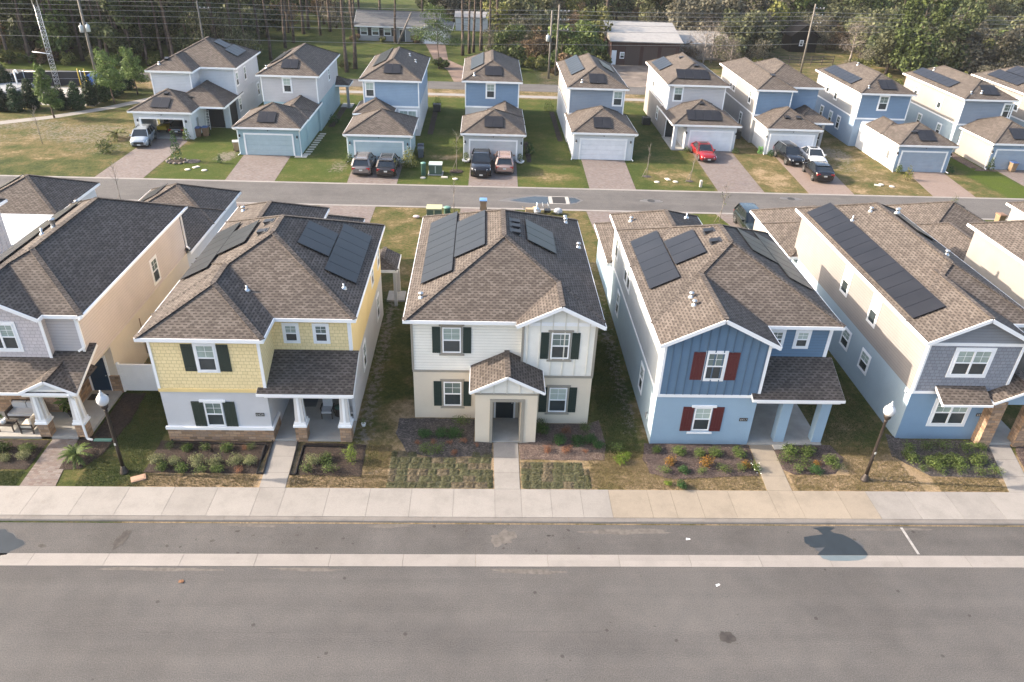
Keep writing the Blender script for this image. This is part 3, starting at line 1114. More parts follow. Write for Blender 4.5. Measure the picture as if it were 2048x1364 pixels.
def shed(mb, fb, x0, x1, yw, ye, zw, ze, fh=0.15, sides=True):
    """lean-to roof: from the wall line yw at height zw down to the eave ye at ze (front faces -Y)"""
    th = 0.05
    mb.poly([(x0, ye, ze), (x1, ye, ze), (x1, yw, zw), (x0, yw, zw)])
    mb.poly([(x0, yw, zw), (x0, yw, zw - th), (x0, ye, ze - th), (x0, ye, ze)])
    mb.poly([(x1, ye, ze), (x1, ye, ze - th), (x1, yw, zw - th), (x1, yw, zw)])
    fb.box(x0 - .02, x1 + .02, ye - .03, ye, ze - fh, ze - .004)
    if sides:
        for xx in (x0, x1):
            fb.bar((xx, ye, ze - fh / 2 - .03), (xx, yw, zw - fh / 2 - .03), 0.035, fh)
    fb.poly([(x0, yw, zw - fh), (x1, yw, zw - fh), (x1, ye, ze - fh), (x0, ye, ze - fh)])

def window(root, o, u, n, w, h, trim=0.10, trimmat=None, double=False, grid=True, lintel=False, sill=True, paneup=None, cap=0.0, name="window", label=None):
    """sash window on a wall: o = middle of its bottom edge, u = along the wall, n = outwards"""
    o, u, n = Vector(o), Vector(u), Vector(n)
    trimmat = trimmat or WHITE
    f = MB()
    a, b = -w / 2, w / 2
    B_ = lambda x0, x1, z0, z1, c0, c1, mi=0: f.obox(o, u, Z, n, (x0, x1), (z0, z1), (c0, c1), mi)
    # sash frame (white)
    s = 0.06
    B_(a, a + s, 0, h, 0.0, 0.05); B_(b - s, b, 0, h, 0.0, 0.05)
    B_(a + s, b - s, h - s, h, 0.0, 0.05); B_(a + s, b - s, 0, s, 0.0, 0.05)
    mid = h * 0.5
    cols = [(a + s, b - s)]
    if double:
        B_(-0.05, 0.05, s, h - s, 0.0, 0.05)
        cols = [(a + s, -0.05), (0.05, b - s)]
    for c0, c1 in cols:
        B_(c0, c1, mid - 0.03, mid + 0.03, 0.0, 0.045)
    if trim:
        t = trim
        B_(a - t, a, -t * (1 if sill else 0), h + t, 0.0, 0.03, 1); B_(b, b + t, -t * (1 if sill else 0), h + t, 0.0, 0.03, 1)
        B_(a, b, h, h + t, 0.0, 0.03, 1)
        if sill: B_(a, b, -t, 0, 0.0, 0.03, 1)
    if cap:
        B_(a - cap, b + cap, h + trim, h + trim + 0.09, 0.0, 0.06, 1)
        B_(a - cap, b + cap, -trim - 0.09, -trim, 0.0, 0.06, 1)
    fr = f.obj(name, [WHITE, trimmat], root, root, label=label)
    pu = GRN.choice(G_UPS)
    for c0, c1 in cols:
        g = MB()
        g.obox(o, u, Z, n, (c0, c1), (mid + 0.03, h - s), (0.004, 0.018))
        if grid:
            k = 2
            for i in range(1, k):
                xx = c0 + (c1 - c0) * i / k
                g.obox(o, u, Z, n, (xx - .009, xx + .009), (mid + .03, h - s), (0.018, 0.024), 1)
            zz = (mid + h) / 2
            g.obox(o, u, Z, n, (c0, c1), (zz - .009, zz + .009), (0.018, 0.023), 1)
        g.obj("pane", [paneup or pu, WHITE], fr, root)
        g = MB()
        g.obox(o, u, Z, n, (c0, c1), (s, mid - 0.03), (0.004, 0.014))
        g.obj("pane", G_LO, fr, root)
    return fr

def shutter(root, o, u, n, w, h, m):
    f = MB()
    k = 4
    pw = w / k
    for i in range(k):
        f.obox(o, u, Z, n, (-w / 2 + i * pw + .006, -w / 2 + (i + 1) * pw - .006), (0, h), (0.0, 0.035))
    f.obox(o, u, Z, n, (-w / 2 + .02, w / 2 - .02), (0.0, h), (0.0, 0.02))
    for zz in (0.12 * h, 0.84 * h):
        f.obox(o, u, Z, n, (-w / 2 + .01, w / 2 - .01), (zz, zz + 0.08), (0.035, 0.05))
    f.obj("shutter", m, root, root)

def shuttered(root, xc, y, z0, z1, m, w=0.92, sw=0.48, trimmat=None, cap=0.0, gap=0.10, trim=0.08):
    window(root, (xc, y, z0), X, -Y, w, z1 - z0, trim=trim, trimmat=trimmat, cap=cap)
    for s in (-1, 1):
        shutter(root, (xc + s * (w / 2 + gap + sw / 2), y, z0 - 0.03), X, -Y, sw, z1 - z0 + 0.05, m)

def solar(root, plane, edge, a0, a1, b0, b1, na, nb):
    """solar array on a roof plane. plane: 'L','R' (slopes to -x / +x, edge = (x,z)) or 'F' (slopes to -y, edge=(y,z)).
    a = range along the eave, b = range up the slope measured in plan; na x nb panels"""
    e, z = edge
    if plane == 'L':
        P = lambda a, b: Vector((b, a, z + SL * (b - e))); du = Vector((0, 1, 0)); dv = Vector((1, 0, SL)).normalized()
    elif plane == 'R':
        P = lambda a, b: Vector((b, a, z + SL * (e - b))); du = Vector((0, 1, 0)); dv = Vector((-1, 0, SL)).normalized()
    else:
        P = lambda a, b: Vector((a, b, z + SL * (b - e))); du = Vector((1, 0, 0)); dv = Vector((0, 1, SL)).normalized()
    n = du.cross(dv)
    if n.z < 0: n = -n
    o = P(a0, b0)
    la, lb = a1 - a0, abs(b1 - b0) * math.sqrt(1 + SL * SL)
    rk = MB()
    for t in (0.25, 0.75):
        for j in range(nb):
            bb = lb * (j + t) / nb
            rk.obox(o, du, dv, n, (0.03, la - 0.03), (bb - .025, bb + .025), (0.0, 0.085))
    arr = rk.obj("solar_array", BLACK, root, root)
    pa, pb = la / na, lb / nb
    for i in range(na):
        for j in range(nb):
            m = MB()
            A0, A1, B0, B1 = i * pa + .008, (i + 1) * pa - .008, j * pb + .008, (j + 1) * pb - .008
            m.obox(o, du, dv, n, (A0, A1), (B0, B1), (0.085, 0.122), 1)
            m.obox(o, du, dv, n, (A0 + .035, A1 - .035), (B0 + .035, B1 - .035), (0.122, 0.125), 0)
            m.obj("solar_panel", [PANEL, PFRAME], arr, root)

def vent_box(root, x, y, z, nx, ny):
    """black slant-back roof vent lying on a slope whose outward plan direction is (nx, ny)"""
    d = Vector((nx, ny, -SL)).normalized()
    s = Vector((-ny, nx, 0))
    n = s.cross(d)
    if n.z < 0: n = -n
    m = MB()
    o = Vector((x, y, z))
    m.obox(o, d, s, n, (-.32, .32), (-.30, .30), (0.0, 0.02))
    P = lambda a, b, c: o + d * a + s * b + n * c
    m.hexa([P(-.22, -.23, .02), P(.24, -.23, .02), P(.24, .23, .02), P(-.22, .23, .02), P(-.18, -.20, .06), P(.26, -.22, .20), P(.26, .22, .20), P(-.18, .20, .06)])
    m.obj("roof_vent", BLACK, root, root)

def pipe_vent(root, x, y, z, h=0.28, r=0.05, cap=False):
    m = MB()
    m.lathe((x, y, z), [(0.17, -0.08), (0.15, 0.03), (r + .01, 0.10), (r, 0.12), (r, h)] + ([(r + .06, h), (r + .05, h + .08), (0.001, h + .1)] if cap else [(0.001, h)]), 10)
    m.obj("vent_pipe", METAL, root, root)

def zL(x, e, z): return z + SL * (x - e)

def garage_door(root, x0, x1, y, z0, z1, m, frame=None):
    d = MB()
    k = 4
    for i in range(k):
        a, b = z0 + (z1 - z0) * i / k, z0 + (z1 - z0) * (i + 1) / k
        d.box(x0, x1, y - 0.02, y + .05, a + .006, b - .006)
        nn = 8
        for j in range(nn):
            xa = x0 + (x1 - x0) * j / nn
            d.box(xa + .07, xa + (x1 - x0) / nn - .07, y - 0.028, y - .02, a + .09, b - .09)
    dr = d.obj("garage_door", m, root, root)
    f = MB()
    t = 0.16
    f.box(x0 - t, x0, y - .055, y + .02, z0, z1 + t)
    f.box(x1, x1 + t, y - .055, y + .02, z0, z1 + t)
    f.box(x0, x1, y - .055, y + .02, z1, z1 + t)
    f.obj("door_frame", frame or WHITE, dr, root)

def wall_lamp(root, x, y, z, d=-1):
    m = MB()
    m.box(x - .06, x + .06, y + d * 0.02, y, z - .12, z + .12, 0)
    m.lathe((x, y + d * .12, z - .14), [(0.001, -.02), (0.055, 0), (0.07, .16), (0.085, .18), (0.001, .27)], 8, 0)
    m.lathe((x, y + d * .12, z - .22), [(0.001, 0), (0.05, .02), (0.05, .08)], 8, 1)
    m.obj("wall_lamp", [BLACK, WHITE], root, root)

def plate(root, x0, x1, y, z0, z1, text):
    m = MB()
    m.box(x0, x1, y - .025, y, z0, z1)
    p = m.obj("number_plate", BLACK, root, root)
    cu = bpy.data.curves.new("number", 'FONT')
    cu.body = text
    cu.size = (z1 - z0) * 0.98
    cu.align_x = 'CENTER'
    cu.align_y = 'CENTER'
    cu.extrude = 0.004
    tmp = bpy.data.objects.new("number", cu)
    C.objects.link(tmp)
    me = bpy.data.meshes.new_from_object(tmp)
    bpy.data.objects.remove(tmp)
    t = bpy.data.objects.new("number", me)
    C.objects.link(t)
    t.data.materials.clear()
    t.location = Vector(((x0 + x1) / 2, y - 0.030, (z0 + z1) / 2)) - root.location
    t.rotation_euler = (R(90), 0, 0)
    t.data.materials.append(NUM)
    t.parent = p
NUM = plain("silver number paint", (0.42, 0.43, 0.42), 0.4)

def downspout(root, pts, m=None):
    b = MB()
    for p, q in zip(pts[:-1], pts[1:]):
        b.bar(p, q, 0.09, 0.07, up=(0, 1, 0.01))
    b.obj("downspout", m or WHITE, root, root)

def column(root, x, y, zb, zt, w=0.56, stone=0.92, label=None):
    """porch column: stone base, white cap stones, tapering boxed shaft"""
    m = MB()
    m.box(x - w / 2, x + w / 2, y - w / 2, y + w / 2, zb, zb + stone)
    c = m.obj("column", STONE, root, root)
    f = MB()
    k = w / 2 + .06
    f.box(x - k, x + k, y - k, y + k, zb + stone, zb + stone + 0.10)
    f.box(x - k + .05, x + k - .05, y - k + .05, y + k - .05, zb + stone + .10, zb + stone + 0.26)
    f.box(x - .24, x + .24, y - .24, y + .24, zt - .16, zt)
    f.objs("column_trim", WHITE, c, root)
    s = MB()
    a, b = 0.23, 0.17
    s.hexa([(x - a, y - a, zb + stone + .26), (x + a, y - a, zb + stone + .26), (x + a, y + a, zb + stone + .26), (x - a, y + a, zb + stone + .26),
            (x - b, y - b, zt - .16), (x + b, y - b, zt - .16), (x + b, y + b, zt - .16), (x - b, y + b, zt - .16)])
    s.obj("column_shaft", COLM, c, root)
    t = MB()
    for yy, sg in ((y, -1),):
        t.bar((x, y - a - .012, zb + stone + .26), (x, y - b - .012, zt - .16), 0.12, 0.03, up=(0, 1, 0))
    t.bar((x + a + .012, y, zb + stone + .26), (x + b + .012, y, zt - .16), 0.12, 0.03, up=(1, 0, 0))
    t.objs("column_batten", WHITE, c, root)
COLM = plain("column panel paint", (0.60, 0.58, 0.56), 0.6)

def front_door(root, x0, x1, y, z0, z1, m=None):
    d = MB()
    d.box(x0, x1, y - .05, y, z0, z1)
    for zz0, zz1 in ((.15, .85), (1.0, 1.9)):
        d.box(x0 + .12, x1 - .12, y - .062, y - .05, z0 + zz0, z0 + zz1)
    o = d.obj("front_door", m or DOORM, root, root)
    f = MB()
    f.box(x0 - .1, x0, y - .07, y, z0, z1 + .1)
    f.box(x1, x1 + .1, y - .07, y, z0, z1 + .1)
    f.box(x0, x1, y - .07, y, z1, z1 + .1)
    f.obj("door_frame", WHITE, o, root)
    k = MB()
    k.lathe((x1 - .09, y - .06, z0 + 1.0), [(0.001, -.06), (.035, -.05), (.03, -.02), (.012, 0)], 8, axis=1)
    k.obj("handle", METAL, o, root)

def slab(mb, x0, x1, y0, y1, z0, z1):
    mb.box(x0, x1, y0, y1, z0, z1)

# paints
YEL_SH = brickish("butter yellow shake siding", [(0.75, 0.605, 0.32), (0.82, 0.665, 0.365), (0.785, 0.635, 0.34)], (0.54, 0.43, 0.23), 0.24, 0.19, 0.010, rough=0.7, bdist=0.012, var=0.10, offset=0.4, jitter=0.05)
YEL_P = plain("butter yellow paint", (0.72, 0.55, 0.25), 0.7)
GRY_ST = stucco("pale grey stucco", (0.504, 0.510, 0.528))
CRM_LAP = lap("cream lap siding", (0.75, 0.73, 0.66))
CRM_P = plain("cream board paint", (0.75, 0.73, 0.665), 0.65)
BGE_ST = stucco("beige stucco", (0.64, 0.565, 0.45))
BLU_P = plain("slate blue board paint", (0.098, 0.172, 0.262), 0.6)
BLU_SHADE = plain("slate blue batten with painted shade", (0.070, 0.125, 0.195), 0.6)  # battens darkened in colour to paint in their shadow lines
CRM_SHADE = plain("cream batten with painted shade", (0.62, 0.60, 0.53), 0.65)  # cream darkened likewise, batten shadow put into the colour
BLU_LAP = lap("slate blue lap siding", (0.098, 0.172, 0.262))
BLU_ST = stucco("light blue stucco", (0.2538, 0.3618, 0.4644))
SIDE_LAP = lap("pale blue grey lap siding", (0.33, 0.355, 0.375))
SIDE_ST = stucco("pale blue grey stucco", (0.305, 0.385, 0.44))
GRY_SH = brickish("grey shake siding", [(0.19, 0.205, 0.24), (0.235, 0.25, 0.285), (0.21, 0.23, 0.265)], (0.12, 0.13, 0.155), 0.24, 0.19, 0.010, rough=0.7, bdist=0.012, var=0.1, offset=0.4, jitter=0.05)
GRY_LAP = lap("mid grey lap siding", (0.20, 0.215, 0.24))
PCH_LAP = lap("peach lap siding", (0.55, 0.485, 0.46))
PCH_ST = stucco("peach stucco", (0.60, 0.545, 0.47))
MAU_SH = brickish("mauve grey shake siding", [(0.450, 0.419, 0.431), (0.525, 0.488, 0.500), (0.488, 0.450, 0.463)], (0.338, 0.312, 0.325), 0.24, 0.19, 0.010, rough=0.7, bdist=0.012, var=0.1, offset=0.4, jitter=0.05)
MAU_LAP = lap("mauve grey lap siding", (0.468, 0.436, 0.429))
WHT_ST = stucco("white stucco", (0.52, 0.545, 0.57))
WHT_LAP = lap("white lap siding", (0.52, 0.545, 0.58))
TAN_ST = stucco("warm white stucco", (0.265, 0.25, 0.232))
TAN_LAP = lap("warm grey lap siding", (0.46, 0.45, 0.46))
SKY_ST = stucco("sky blue stucco", (0.27, 0.385, 0.435))
SKY_LAP = lap("sky blue lap siding", (0.22, 0.315, 0.43))
DEN_LAP = lap("denim blue lap siding", (0.145, 0.225, 0.33))
GBL_LAP = lap("grey blue lap siding", (0.21, 0.255, 0.315))
DBL_ST = stucco("dusty blue stucco", (0.22, 0.30, 0.40))
OFF_LAP = lap("off white lap siding", (0.285, 0.275, 0.262))
LG4_ST = stucco("dove grey stucco", (0.40, 0.42, 0.43))
LGR_ST = stucco("light grey stucco", (0.30, 0.305, 0.31))

def battens(mb, x0, x1, y, zfun, z0, step):
    x = x0
    while x <= x1 + 1e-4:
        mb.box(x - .028, x + .028, y - .034, y, z0, zfun(x), 1)
        x += step

# ---------------------------------------------------------------- cream house (centre)
def cream_house():
    r = thing("cream_house", "cream two-storey house with a gabled beige entry porch and black shutters", "house", (1.1, 38.3, 0))
    b = MB(); b.box(-3.45, 5.70, 32.0, 44.7, 0, 2.94); b.box(2.02, 5.70, 31.6, 31.998, 0, 2.94)
    wl = b.obj("lower_wall", BGE_ST, r, r)
    b = MB(); b.box(-3.45, 5.70, 32.0, 44.7, 2.94, 6.0)
    b.obj("upper_wall", CRM_LAP, r, r)
    b = MB()
    b.box(2.02, 5.70, 31.6, 31.998, 2.94, 6.02)
    b.poly([(2.02, 31.6, 6.02), (5.70, 31.6, 6.02), (3.86, 31.6, 6.95)])
    battens(b, 2.30, 5.55, 31.6, lambda x: 6.0 + 0.48 * max(0, 1.84 - abs(x - 3.86)), 3.06, 0.61)
    b.obj("gable_wall", [CRM_P, CRM_SHADE], r, r)
    # porch block, open in front
    b = MB()
    for x0, x1 in ((-0.25, 0.62), (2.02, 2.83)):
        b.box(x0, x1, 29.93, 31.999, 0, 2.97)
    b.box(0.62, 2.02, 29.93, 30.25, 2.56, 2.97)
    b.box(0.62, 2.02, 30.25, 31.999, 2.66, 2.97)
    b.obj("porch_wall", BGE_ST, r, r)
    b = MB(); b.box(0.62, 2.02, 29.95, 31.95, 0, 0.07)
    b.obj("porch_floor", CONC, r, r)
    front_door(r, 0.82, 1.76, 31.99, 0.07, 2.15)
    b = MB()
    b.poly([(-0.25, 29.93, 3.07), (2.83, 29.93, 3.07), (2.83, 29.93, 3.33), (1.30, 29.93, 4.06), (-0.25, 29.93, 3.33)])
    battens(b, 0.02, 2.7, 29.93, lambda x: 3.33 + 0.45 * max(0, 1.5 - abs(x - 1.3)), 3.07, 0.64)
    b.obj("porch_gable", [CRM_P, CRM_SHADE], r, r)
    # taupe trim: bands, corner boards, porch surround
    b = MB()
    b.box(-3.48, 2.0, 31.965, 32.0, 2.91, 3.04); b.box(2.0, 5.73, 31.565, 31.6, 2.91, 3.04); b.box(5.70, 5.735, 31.60, 44.7, 2.91, 3.04); b.box(-3.485, -3.45, 32.0, 44.7, 2.91, 3.04)
    b.box(-3.50, -3.39, 31.96, 32.0, 3.04, 6.0); b.box(2.0, 2.12, 31.555, 31.6, 3.04, 6.05); b.box(5.62, 5.74, 31.555, 31.6, 3.04, 6.03)
    b.box(-0.28, 2.86, 29.89, 29.93, 2.97, 3.07)
    b.box(0.48, 0.62, 29.89, 29.93, 0, 2.72); b.box(2.02, 2.20, 29.89, 29.93, 0, 2.72); b.box(0.62, 2.02, 29.89, 29.93, 2.56, 2.72)
    b.objs("trim", TAUPE, r, r)
    # roof
    s, f = MB(), MB()
    hip(s, f, -3.80, 6.05, 31.60, 45.10, 6.15)
    s.poly([(6.056, 31.2, 6.155), (6.056, 36.0, 6.155), (3.86, 33.9, 7.253), (3.86, 31.2, 7.253)])
    s.poly([(1.70, 33.9, 6.173), (1.70, 31.2, 6.173), (3.86, 31.2, 7.253), (3.86, 33.9, 7.253)])
    for e in ((1.70, 31.2, 6.173), (6.056, 31.2, 6.155)):
        f.bar(Vector(e) + Vector((0, -.015, -.10)), Vector((3.86, 31.185, 7.15)), .03, .19, up=(0.5 * (1 if e[0] > 3 else -1), 0, 1))
    f.box(6.056, 6.086, 31.2, 31.6, 5.96, 6.15); pass
    ridge_cap(s, (3.86, 31.2, 7.253), (3.86, 33.9, 7.253))
    hip(s, f, -0.52, 3.14, 29.62, 31.98, 3.34, front='gable', back='open', fh=0.14)
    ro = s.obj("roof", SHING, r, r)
    f.obj("fascia", WHITE, ro, r)
    for xc, y, z0, z1 in ((-1.47, 32.0, 4.10, 5.56), (3.93, 31.6, 4.08, 5.56), (-1.45, 32.0, 0.82, 2.32), (4.02, 31.6, 0.78, 2.30)):
        shuttered(r, xc, y, z0, z1, SHUT_G, w=0.92, sw=0.42, trimmat=TAUPE, cap=0.17, gap=0.10, trim=0.075)
    solar(r, 'L', (-3.8, 6.15), 34.65, 42.95, -3.13, -1.49, 8, 1)
    solar(r, 'L', (-3.8, 6.15), 36.15, 41.1, -1.46, 0.18, 5, 1)
    solar(r, 'R', (6.05, 6.15), 37.2, 40.2, 4.0, 2.37, 3, 1)
    for y in (37.7, 38.5, 39.2): vent_box(r, 1.75, y, 8.30, 1, 0)
    for x, y, z in ((5.13, 43.85, 6.61), (5.13, 43.45, 6.61), (5.62, 40.2, 6.37), (-3.03, 33.2, 6.54)): pipe_vent(r, x, y, z, 0.22, 0.07, True)
    pipe_vent(r, 3.3, 43.4, 7.5, 0.4, 0.04)
    # rear wing and garage behind
    b = MB(); b.box(-2.9, 3.7, 44.7, 52.0, 0, 2.9)
    b.obj("garage_wall", BGE_ST, r, r)
    s, f = MB(), MB()
    hip(s, f, -3.2, 4.0, 46.4, 52.3, 3.0)
    g = s.obj("garage_roof", SHING, r, r); f.obj("fascia", WHITE, g, r)
cream_house()

# ---------------------------------------------------------------- yellow and slate blue houses share a plan
def bay_house(dx, name, label, bay_gable, up, up_lap, low, side_up, side_low, shut, num, stone, trimband, cols):
    """two-storey house: bay at the left front, recessed right part behind a lean-to porch. x measured from the bay's left corner"""
    r = thing(name, label, "house", (dx + 4.5, 38, 0))
    q = lambda x: dx + x
    W, BR = 8.97, 5.08
    b = MB()
    b.box(q(0), q(BR), 29.95, 33.6, 0, 2.97)
    b.box(q(0), q(W), 33.6, 43.2, 0, 2.97)
    b.box(q(0), q(5.1), 43.2, 45.9, 0, 2.97)
    b.obj("lower_wall", low, r, r)
    b = MB()
    b.box(q(0.0), q(BR), 32.0, 32.2, 2.97, 6.0); b.box(q(0), q(W), 32.2, 43.2, 2.97, 6.0)
    b.box(q(0), q(5.1), 43.2, 45.9, 2.97, 6.0)
    b.box(q(0), q(BR), 29.96, 32.0, 2.97, 6.0)
    b.obj("upper_wall", side_up, r, r)
    b = MB()                                     # cladding on the front of the bay
    b.box(q(0), q(BR), 29.93, 29.96, 2.97, 6.0)
    if bay_gable:
        b.poly([(q(0), 29.93, 6.0), (q(BR), 29.93, 6.0), (q(BR / 2), 29.93, 7.28)])
        battens(b, q(0.42), q(BR - .1), 29.93, lambda x: 5.98 + 0.5 * max(0, BR / 2 - abs(x - q(BR / 2))), 3.14, 0.41)
    else:
        b.box(q(BR), q(BR) + .03, 29.93, 32.0, 3.2, 6.0)
    b.obj("bay_siding", [up, BLU_SHADE], r, r)
    b = MB(); b.box(q(BR) + .002, q(W), 32.0, 32.2, 2.97, 6.0)
    b.obj("recess_siding", up_lap, r, r)
    # white trim
    b = MB()
    b.box(q(-.03), q(.10), 29.90, 29.93, 3.13, 6.0); b.box(q(BR - .10), q(BR + .045), 29.90, 29.93, 3.13, 6.0)
    b.box(q(W - .14), q(W + .03), 31.965, 32.0, 4.15, 6.0); b.box(q(W), q(W) + .03, 32.0, 32.12, 4.15, 6.0)
    if trimband == 'white':
        b.box(q(-.03), q(BR + .03), 29.90, 29.93, 2.97, 3.13)
        b.box(q(-.03), q(0), 29.93, 45.9, 2.97, 3.1)
    b.objs("trim", WHITE, r, r)
    if trimband != 'white':
        b = MB(); b.box(q(-.03), q(BR + .03), 29.89, 29.93, 2.95, 3.13)
        b.obj("band", YEL_P, r, r)
    # roof
    s, f = MB(), MB()
    hip(s, f, q(-.33), q(9.32), 31.60, 43.55, 6.15)
    if bay_gable:
        hip(s, f, q(-.33), q(5.42), 29.58, 34.7, 6.15, front='gable', back='open', lift=.004)
    else:
        hip(s, f, q(-.33), q(5.42), 29.55, 37.5, 6.15, lift=.004)
    hip(s, f, q(-.33), q(5.42), 38.0, 46.25, 6.15, lift=.006)
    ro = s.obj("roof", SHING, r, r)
    f.obj("fascia", WHITE, ro, r)
    s, f = MB(), MB()
    shed(s, f, q(4.70), q(9.30), 32.0, 29.58, 4.13, 3.10)
    pr = s.obj("porch_roof", SHING, r, r)
    f.obj("fascia", WHITE, pr, r)
    # porch
    b = MB(); b.box(q(BR) + .002, q(W), 29.9, 33.6, 0, 0.10)
    b.obj("porch_floor", CONC, r, r)
    if cols == 'stone':
        b = MB(); b.box(q(W - .15), q(W), 31.5, 33.6, 0.1, 3.1); b.obj("porch_side_wall", low, r, r)
        for x in (-8.93, -6.72): column(r, x, 30.15, 0.0, 2.93)
    else:
        b = MB()
        for x0, x1 in ((15.23, 15.75), (17.22, 17.73)):
            b.box(x0, x1, 30.08, 30.55, 0, 2.93)
        b.objs("porch_post", low, r, r)
    b = MB(); b.box(q(5.0), q(9.2), 29.72, 30.0, 2.78, 2.96); b.obj("porch_beam", WHITE, r, r)
    front_door(r, q(5.55), q(6.45), 33.6, 0.10, 2.15)
    window(r, (q(7.6), 33.6, 1.0), X, -Y, 1.3, 1.35, trim=.09)
    # windows
    if stone:
        shuttered(r, q(2.56), 29.93, 4.18, 5.62, shut, w=0.86, sw=0.55, gap=0.11, trim=0.10)
    else:
        shuttered(r, q(2.56), 29.93, 4.05, 5.58, shut, w=0.88, sw=0.58, gap=0.11, trim=0.10)
    o = -0.06 if stone else 0.0
    window(r, (q(2.46 + o), 29.95, 0.92), X, -Y, 0.86, 1.42, trim=0.0)
    for sg in (-1, 1):
        shutter(r, (q(2.46 + o) + sg * 0.76, 29.95, 0.87), X, -Y, 0.57, 1.5, shut)
    b = MB(); b.box(q(1.84 + o), q(3.08 + o), 29.88, 29.95, 2.36, 2.48)
    if not stone: b.box(q(1.82), q(3.1), 29.88, 29.95, 0.72, 0.81)
    b.objs("lintel", WHITE, r, r)
    for x in (6.05, 7.52) if stone else (6.2, 7.52):
        window(r, (q(x), 32.0, 4.62 if stone else 4.72), X, -Y, 0.62, 0.95 if stone else 0.9, trim=0.10)
    plate(r, q(4.38), q(4.80), 29.95, 1.52, 1.71, num)
    if stone:
        b = MB()
        b.box(q(-.05), q(BR + .05), 29.87, 29.95, 0, 0.72); b.box(q(BR), q(BR + .06), 29.95, 31.2, 0.0, 0.72)
        b.objs("stone_skirt", STONE, r, r)
        b = MB()
        b.box(q(-.10), q(BR + .10), 29.82, 29.95, 0.72, 0.88); b.box(q(BR), q(BR + .10), 29.95, 31.2, 0.72, 0.88)
        b.objs("ledge", WHITE, r, r)
    # rear garage
    b = MB(); b.box(q(0), q(6.3), 45.9, 52.0, 0, 2.9)
    b.obj("garage_wall", low, r, r)
    s, f = MB(), MB()
    hip(s, f, q(-.35), q(6.65), 45.3, 52.3, 3.05)
    g = s.obj("garage_roof", SHING, r, r); f.obj("fascia", WHITE, g, r)
    return r, q

r, q = bay_house(-15.42, "yellow_house", "butter yellow two-storey house with a stone skirt and dark green shutters", False, YEL_SH, YEL_SH, GRY_ST, stucco("yellow stucco", (0.74, 0.58, 0.28)), GRY_ST, SHUT_B, "6429", True, 'yellow', 'stone')
solar(r, 'L', (-15.75, 6.15), 35.1, 41.3, -15.55, -14.05, 6, 1)
solar(r, 'L', (-15.75, 6.15), 36.6, 39.7, -14.03, -12.45, 3, 1)
solar(r, 'R', (-6.1, 6.15), 36.3, 39.35, -8.16, -9.72, 3, 1)
solar(r, 'R', (-6.1, 6.15), 34.8, 40.95, -6.56, -8.12, 6, 1)
for y in (37.2, 38.6): vent_box(r, -11.62, y, 8.22, -1, 0)
pipe_vent(r, -14.85, 44.26, 6.60, .22, .07, True); pipe_vent(r, -11.52, 33.0, 6.9, .25, .05); pipe_vent(r, -7.0, 34.0, 6.6, .25, .04)
window(r, (-6.448, 42.3, 3.9), -Y, X, 0.75, 1.2, trim=.08); window(r, (-6.448, 39.6, 4.0), -Y, X, 0.75, 1.3, trim=.08); window(r, (-6.448, 35.2, 1.1), -Y, X, 0.9, 1.5, trim=.08); window(r, (-6.448, 41.0, 1.0), -Y, X, 0.9, 1.5, trim=.08)
# small side stoop on the right, with its own little roof
b = MB(); b.box(-6.44, -5.25, 45.0, 46.4, 0, 0.12); b.obj("stoop", CONC, r, r)
s, f = MB(), MB(); hip(s, f, -7.6, -5.55, 44.2, 46.7, 2.75, axis='y', back='open'); g = s.obj("stoop_roof", SHING, r, r); f.obj("fascia", WHITE, g, r)
b = MB(); b.box(-5.85, -5.65, 44.4, 44.6, 0, 2.6); b.box(-5.85, -5.65, 46.3, 46.5, 0, 2.6); b.objs("stoop_post", GRY_ST, r, r)

r, q = bay_house(8.73, "slate_blue_house", "slate blue two-storey house with dark red shutters and plain square porch posts", True, BLU_P, BLU_LAP, BLU_ST, SIDE_LAP, SIDE_ST, SHUT_R, "6417", False, 'white', 'post')
b = MB(); b.box(8.722, 8.729, 29.96, 45.9, 0.0, 2.97); b.obj("side_wall", SIDE_ST, r, r)
solar(r, 'L', (8.42, 6.15), 34.75, 41.0, 8.85, 10.36, 6, 1)
solar(r, 'L', (8.42, 6.15), 36.2, 39.3, 10.42, 11.98, 3, 1)
solar(r, 'R', (17.95, 6.15), 35.1, 41.4, 17.75, 16.2, 6, 1)
solar(r, 'R', (17.95, 6.15), 36.8, 40.0, 16.17, 14.6, 3, 1)
for y in (37.1, 38.5): vent_box(r, 12.62, y, 8.26, -1, 0)
for x, y, z in ((9.32, 43.9, 6.61), (10.4, 32.6, 7.15), (10.36, 31.8, 7.13)): pipe_vent(r, x, y, z, .2, .07, True)
pipe_vent(r, 12.6, 43.2, 7.2, .3, .04)
for y in (39.6, 40.6): window(r, (8.727, y, 3.95), Y, -X, 0.8, 1.6, trim=.08)
window(r, (8.727, 33.4, 1.0), Y, -X, 0.8, 1.5, trim=.08); window(r, (8.727, 44.2, 3.95), Y, -X, 0.8, 1.55, trim=.08); window(r, (8.727, 42.0, 1.0), Y, -X, 0.8, 1.5, trim=.08)
b = MB(); b.box(8.60, 8.73, 30.9, 31.1, 0.9, 1.2); b.obj("meter_box", METAL, r, r)

